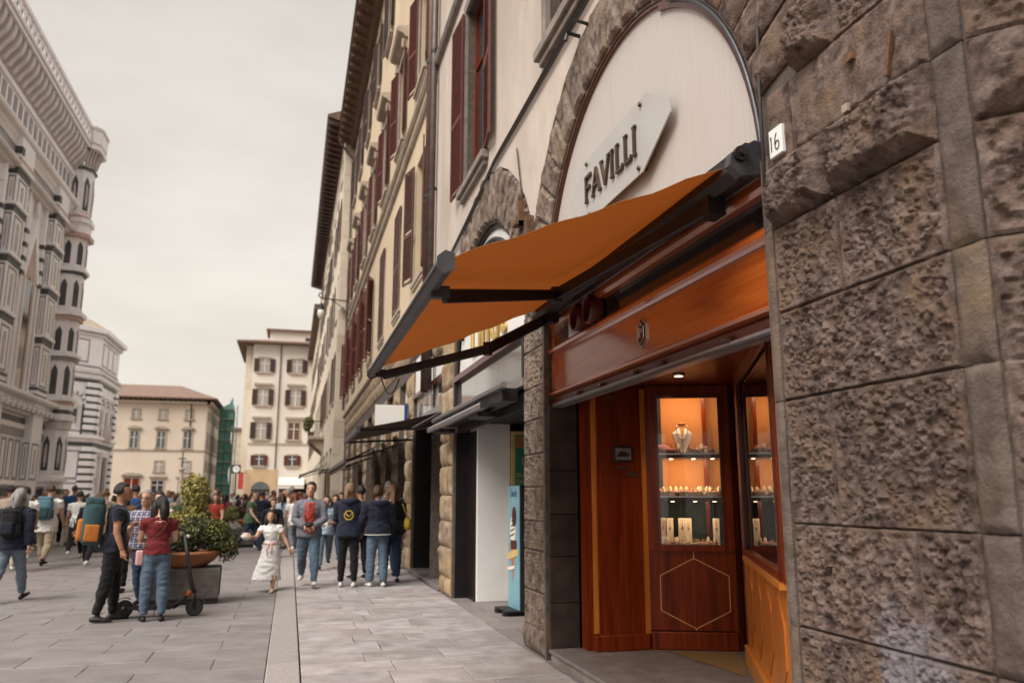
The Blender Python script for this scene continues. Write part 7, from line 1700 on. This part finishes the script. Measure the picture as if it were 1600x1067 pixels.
# ------------------------------------------------------------------ planters
def planter(x, y, rz, lab, wd=.95, dp=.62, ht=.52):
    t = thing('concrete_planter', (x, y, 0), lab, 'planter', 'concrete planter blocks in the square', R_(rz))
    a, b = wd/2, dp/2
    m = MB(); 
    def ringz(z, e): return [(-a+e, -b+e, z), (a-e, -b+e, z), (a-e, b-e, z), (-a+e, b-e, z)]
    lv = [ringz(.07, .02), ringz(.09, .0), (ringz(ht-.03, -.01)), ringz(ht, .012)]
    for r_ in lv: m.v += r_
    m.f = [(i*4+j, i*4+(j+1) % 4, (i+1)*4+(j+1) % 4, (i+1)*4+j) for i in range(3) for j in range(4)]+[(3, 2, 1, 0), (12, 13, 14, 15)]; m.m = [0]*len(m.f)
    link('block', m.mesh('block', MT['concrete']), t)
    link('foot', MB().box(-a+.02, a-.02, -b+.03, b-.03, 0, .07).mesh('foot', MT['ink']), t)
    return t
def pot(x, y, z, r_, lab):
    t = thing('terracotta_bowl', (x, y, z), lab, 'flower pot', 'terracotta bowls on the planters')
    link('bowl', MB().lathe([(r_*.55, 0), (r_*.62, .02), (r_*.86, .11), (r_*.96, .17), (r_*1.0, .19), (r_*1.04, .195), (r_*1.04, .24), (r_*.98, .245), (r_*.95, .20), (r_*.3, .19)], 36).mesh('bowl', MT['terracotta'], True), t)
    link('soil', MB().lathe([(.01, .205), (r_*.95, .2)], 24).mesh('soil', MT['soil']), t)
    return t
planter(-1.50, 13.65, 2, 'grey concrete planter block beside the woman in dark red', 1.02, .66, .53)
pot(-1.49, 13.65, .53, .48, 'wide terracotta bowl on the nearest concrete planter')
def shrub(name, lab, P, blobs, n, size, mt, seed, stems):
    t = thing(name, P, lab, 'shrub')
    for k, (mt_, bl) in enumerate(zip(mt, blobs)): link('foliage', leaf_cloud(bl, n[k], size[k], seed+k).mesh('foliage', MT[mt_]), t)
    for a, b, r_ in stems:
        a, b = Vector(a), Vector(b); link('stem', MB().tube([a, a.lerp(b, .5)+Vector((.02, -.015, 0)), b], [r_, r_*.8, r_*.5], 6).mesh('stem', MT['bark'], True), t)
    return t
zb = .72
shrub('golden_shrub', 'golden variegated shrub with a tall top in the nearest planter', (-1.42, 13.7, zb), [[(-.03, 0, .98, .23, .22, .25), (.0, .0, .72, .19, .19, .22), (-.26, .02, .42, .30, .28, .24), (.0, 0, .48, .26, .24, .22)]], [4600], [.034], ['leaf_yellow'], 31, [((0, 0, 0), (-.02, 0, 1.0), .014), ((0, 0, 0), (-.22, .02, .4), .010)])
shrub('green_shrub', 'dark green bushy conifer shrub spilling over the nearest terracotta bowl', (-1.42, 13.55, zb), [[(.10, -.05, .33, .30, .26, .27), (.38, .0, .22, .27, .25, .22), (-.20, -.08, .16, .26, .22, .18), (.52, .02, .02, .16, .16, .14)], [(.30, -.08, .36, .24, .2, .18), (.0, -.14, .34, .22, .16, .16), (.5, -.05, .16, .18, .16, .14)]], [5200, 2400], [.026, .028], ['leaf_dark', 'leaf_green'], 41, [((0, 0, 0), (.3, 0, .4), .012), ((0, 0, 0), (-.2, -.05, .25), .010), ((.1, 0, 0), (.5, 0, .15), .008)])
planter(-1.22, 27.8, 0, 'second concrete planter block further down the square', .8, .66, .62)
pot(-1.22, 27.8, .62, .38, 'small terracotta bowl on the second planter')
shrub('red_leaf_shrub', 'dark red leafy shrub in the second planter', (-1.22, 27.8, .83), [[(0, 0, .35, .40, .38, .36)]], [2600], [.034], ['leaf_red'], 51, [((0, 0, 0), (0, 0, .4), .015)])
shrub('leafy_shrub', 'green shrub around the dark red one in the second planter', (-1.22, 27.8, .83), [[(-.55, 0, .22, .32, .3, .26), (.48, 0, .18, .30, .3, .28)]], [2200], [.034], ['leaf_green'], 57, [((0, 0, 0), (.4, 0, .2), .012), ((0, 0, 0), (-.4, 0, .2), .012)])
# ------------------------------------------------------------------ electric scooter
sc = thing('electric_scooter', (-1.60, 12.15, 0), 'black electric kick scooter parked behind the woman in dark red', 'scooter', None, R_(-6))
def wheel(c, r_, par):
    w = MB(); n = 24; c = Vector(c)
    prof = [(-.022, r_*.72), (-.026, r_*.86), (-.02, r_*.97), (0, r_), (.02, r_*.97), (.026, r_*.86), (.022, r_*.72)]
    for k in range(n):
        a = 2*PI*k/n
        for y_, rr_ in prof: w.v.append(tuple(c+Vector((rr_*math.cos(a), y_, rr_*math.sin(a)))))
    q = len(prof); w.f = [(k*q+i, k*q+i+1, ((k+1) % n)*q+i+1, ((k+1) % n)*q+i) for k in range(n) for i in range(q-1)]; w.m = [0]*len(w.f)
    o = link('wheel', w.mesh('wheel', MT['black_rubber'], True), par); link('rim', MB().tube([c+Vector((0, -.020, 0)), c+Vector((0, .020, 0))], r_*.73, 20).mesh('rim', MT['scooter_black']), o)
    link('hub', MB().tube([c+Vector((0, -.034, 0)), c+Vector((0, .034, 0))], r_*.25, 12).mesh('hub', MT['alu_dark'], True), o)
wheel((.42, 0, .115), .115, sc); wheel((-.48, 0, .115), .115, sc)
link('deck', MB().prism([(-.36, .10), (.12, .10), (.18, .13), (.16, .15), (-.36, .15), (-.44, .17), (-.44, .14)], lambda a, b, d: (a, d, b), -.08, .08).mesh('deck', MT['scooter_black']), sc)
link('neck', MB().tube([(.14, 0, .125), (.24, 0, .19), (.345, 0, .33)], [.035, .03, .028], 8).mesh('neck', MT['scooter_black'], True), sc)
link('neck_clip', MB().tube([(.315, 0, .27), (.35, 0, .33)], .034, 8).mesh('neck_clip', MT['orange_plastic'], True), sc)
link('stem', MB().tube([(.42, 0, .30), (.36, 0, .42), (.22, 0, 1.12)], [.03, .028, .025], 10).mesh('stem', MT['scooter_black'], True), sc)
link('fork', MB().tube([(.42, .045, .115), (.415, .045, .26), (.40, 0, .32)], .014, 6).tube([(.42, -.045, .115), (.415, -.045, .26), (.40, 0, .32)], .014, 6).mesh('fork', MT['scooter_black'], True), sc)
link('front_guard', MB().tube([(.42+.14*math.cos(a), 0, .115+.14*math.sin(a)) for a in [R_(20)+R_(110)*i/8 for i in range(9)]], [(.03, .006)]*9, 6).mesh('front_guard', MT['scooter_black'], True), sc)
link('rear_guard', MB().tube([(-.48+.14*math.cos(a), 0, .115+.14*math.sin(a)) for a in [R_(60)+R_(110)*i/8 for i in range(9)]], [(.03, .006)]*9, 6).mesh('rear_guard', MT['scooter_black'], True), sc)
link('handlebar', MB().tube([(.10, -.24, 1.16), (.19, -.1, 1.15), (.215, 0, 1.14), (.19, .1, 1.15), (.10, .24, 1.16)], .014, 8).mesh('handlebar', MT['scooter_black'], True), sc)
for s_ in (-1, 1): link('grip', MB().tube([(.145, s_*.17, 1.158), (.09, s_*.26, 1.162)], .019, 8).mesh('grip', MT['black_rubber'], True), sc); link('brake_lever', MB().tube([(.20, s_*.11, 1.14), (.20, s_*.2, 1.11)], .006, 5).mesh('brake_lever', MT['steel'], True), sc)
link('headlight', MB().tube([(.25, 0, 1.06), (.29, 0, 1.055)], .022, 10).mesh('headlight', MT['lamp_glass'], True), sc)
link('kickstand', MB().tube([(-.1, .07, .11), (-.14, .16, .005)], .008, 5).mesh('kickstand', MT['steel'], True), sc)
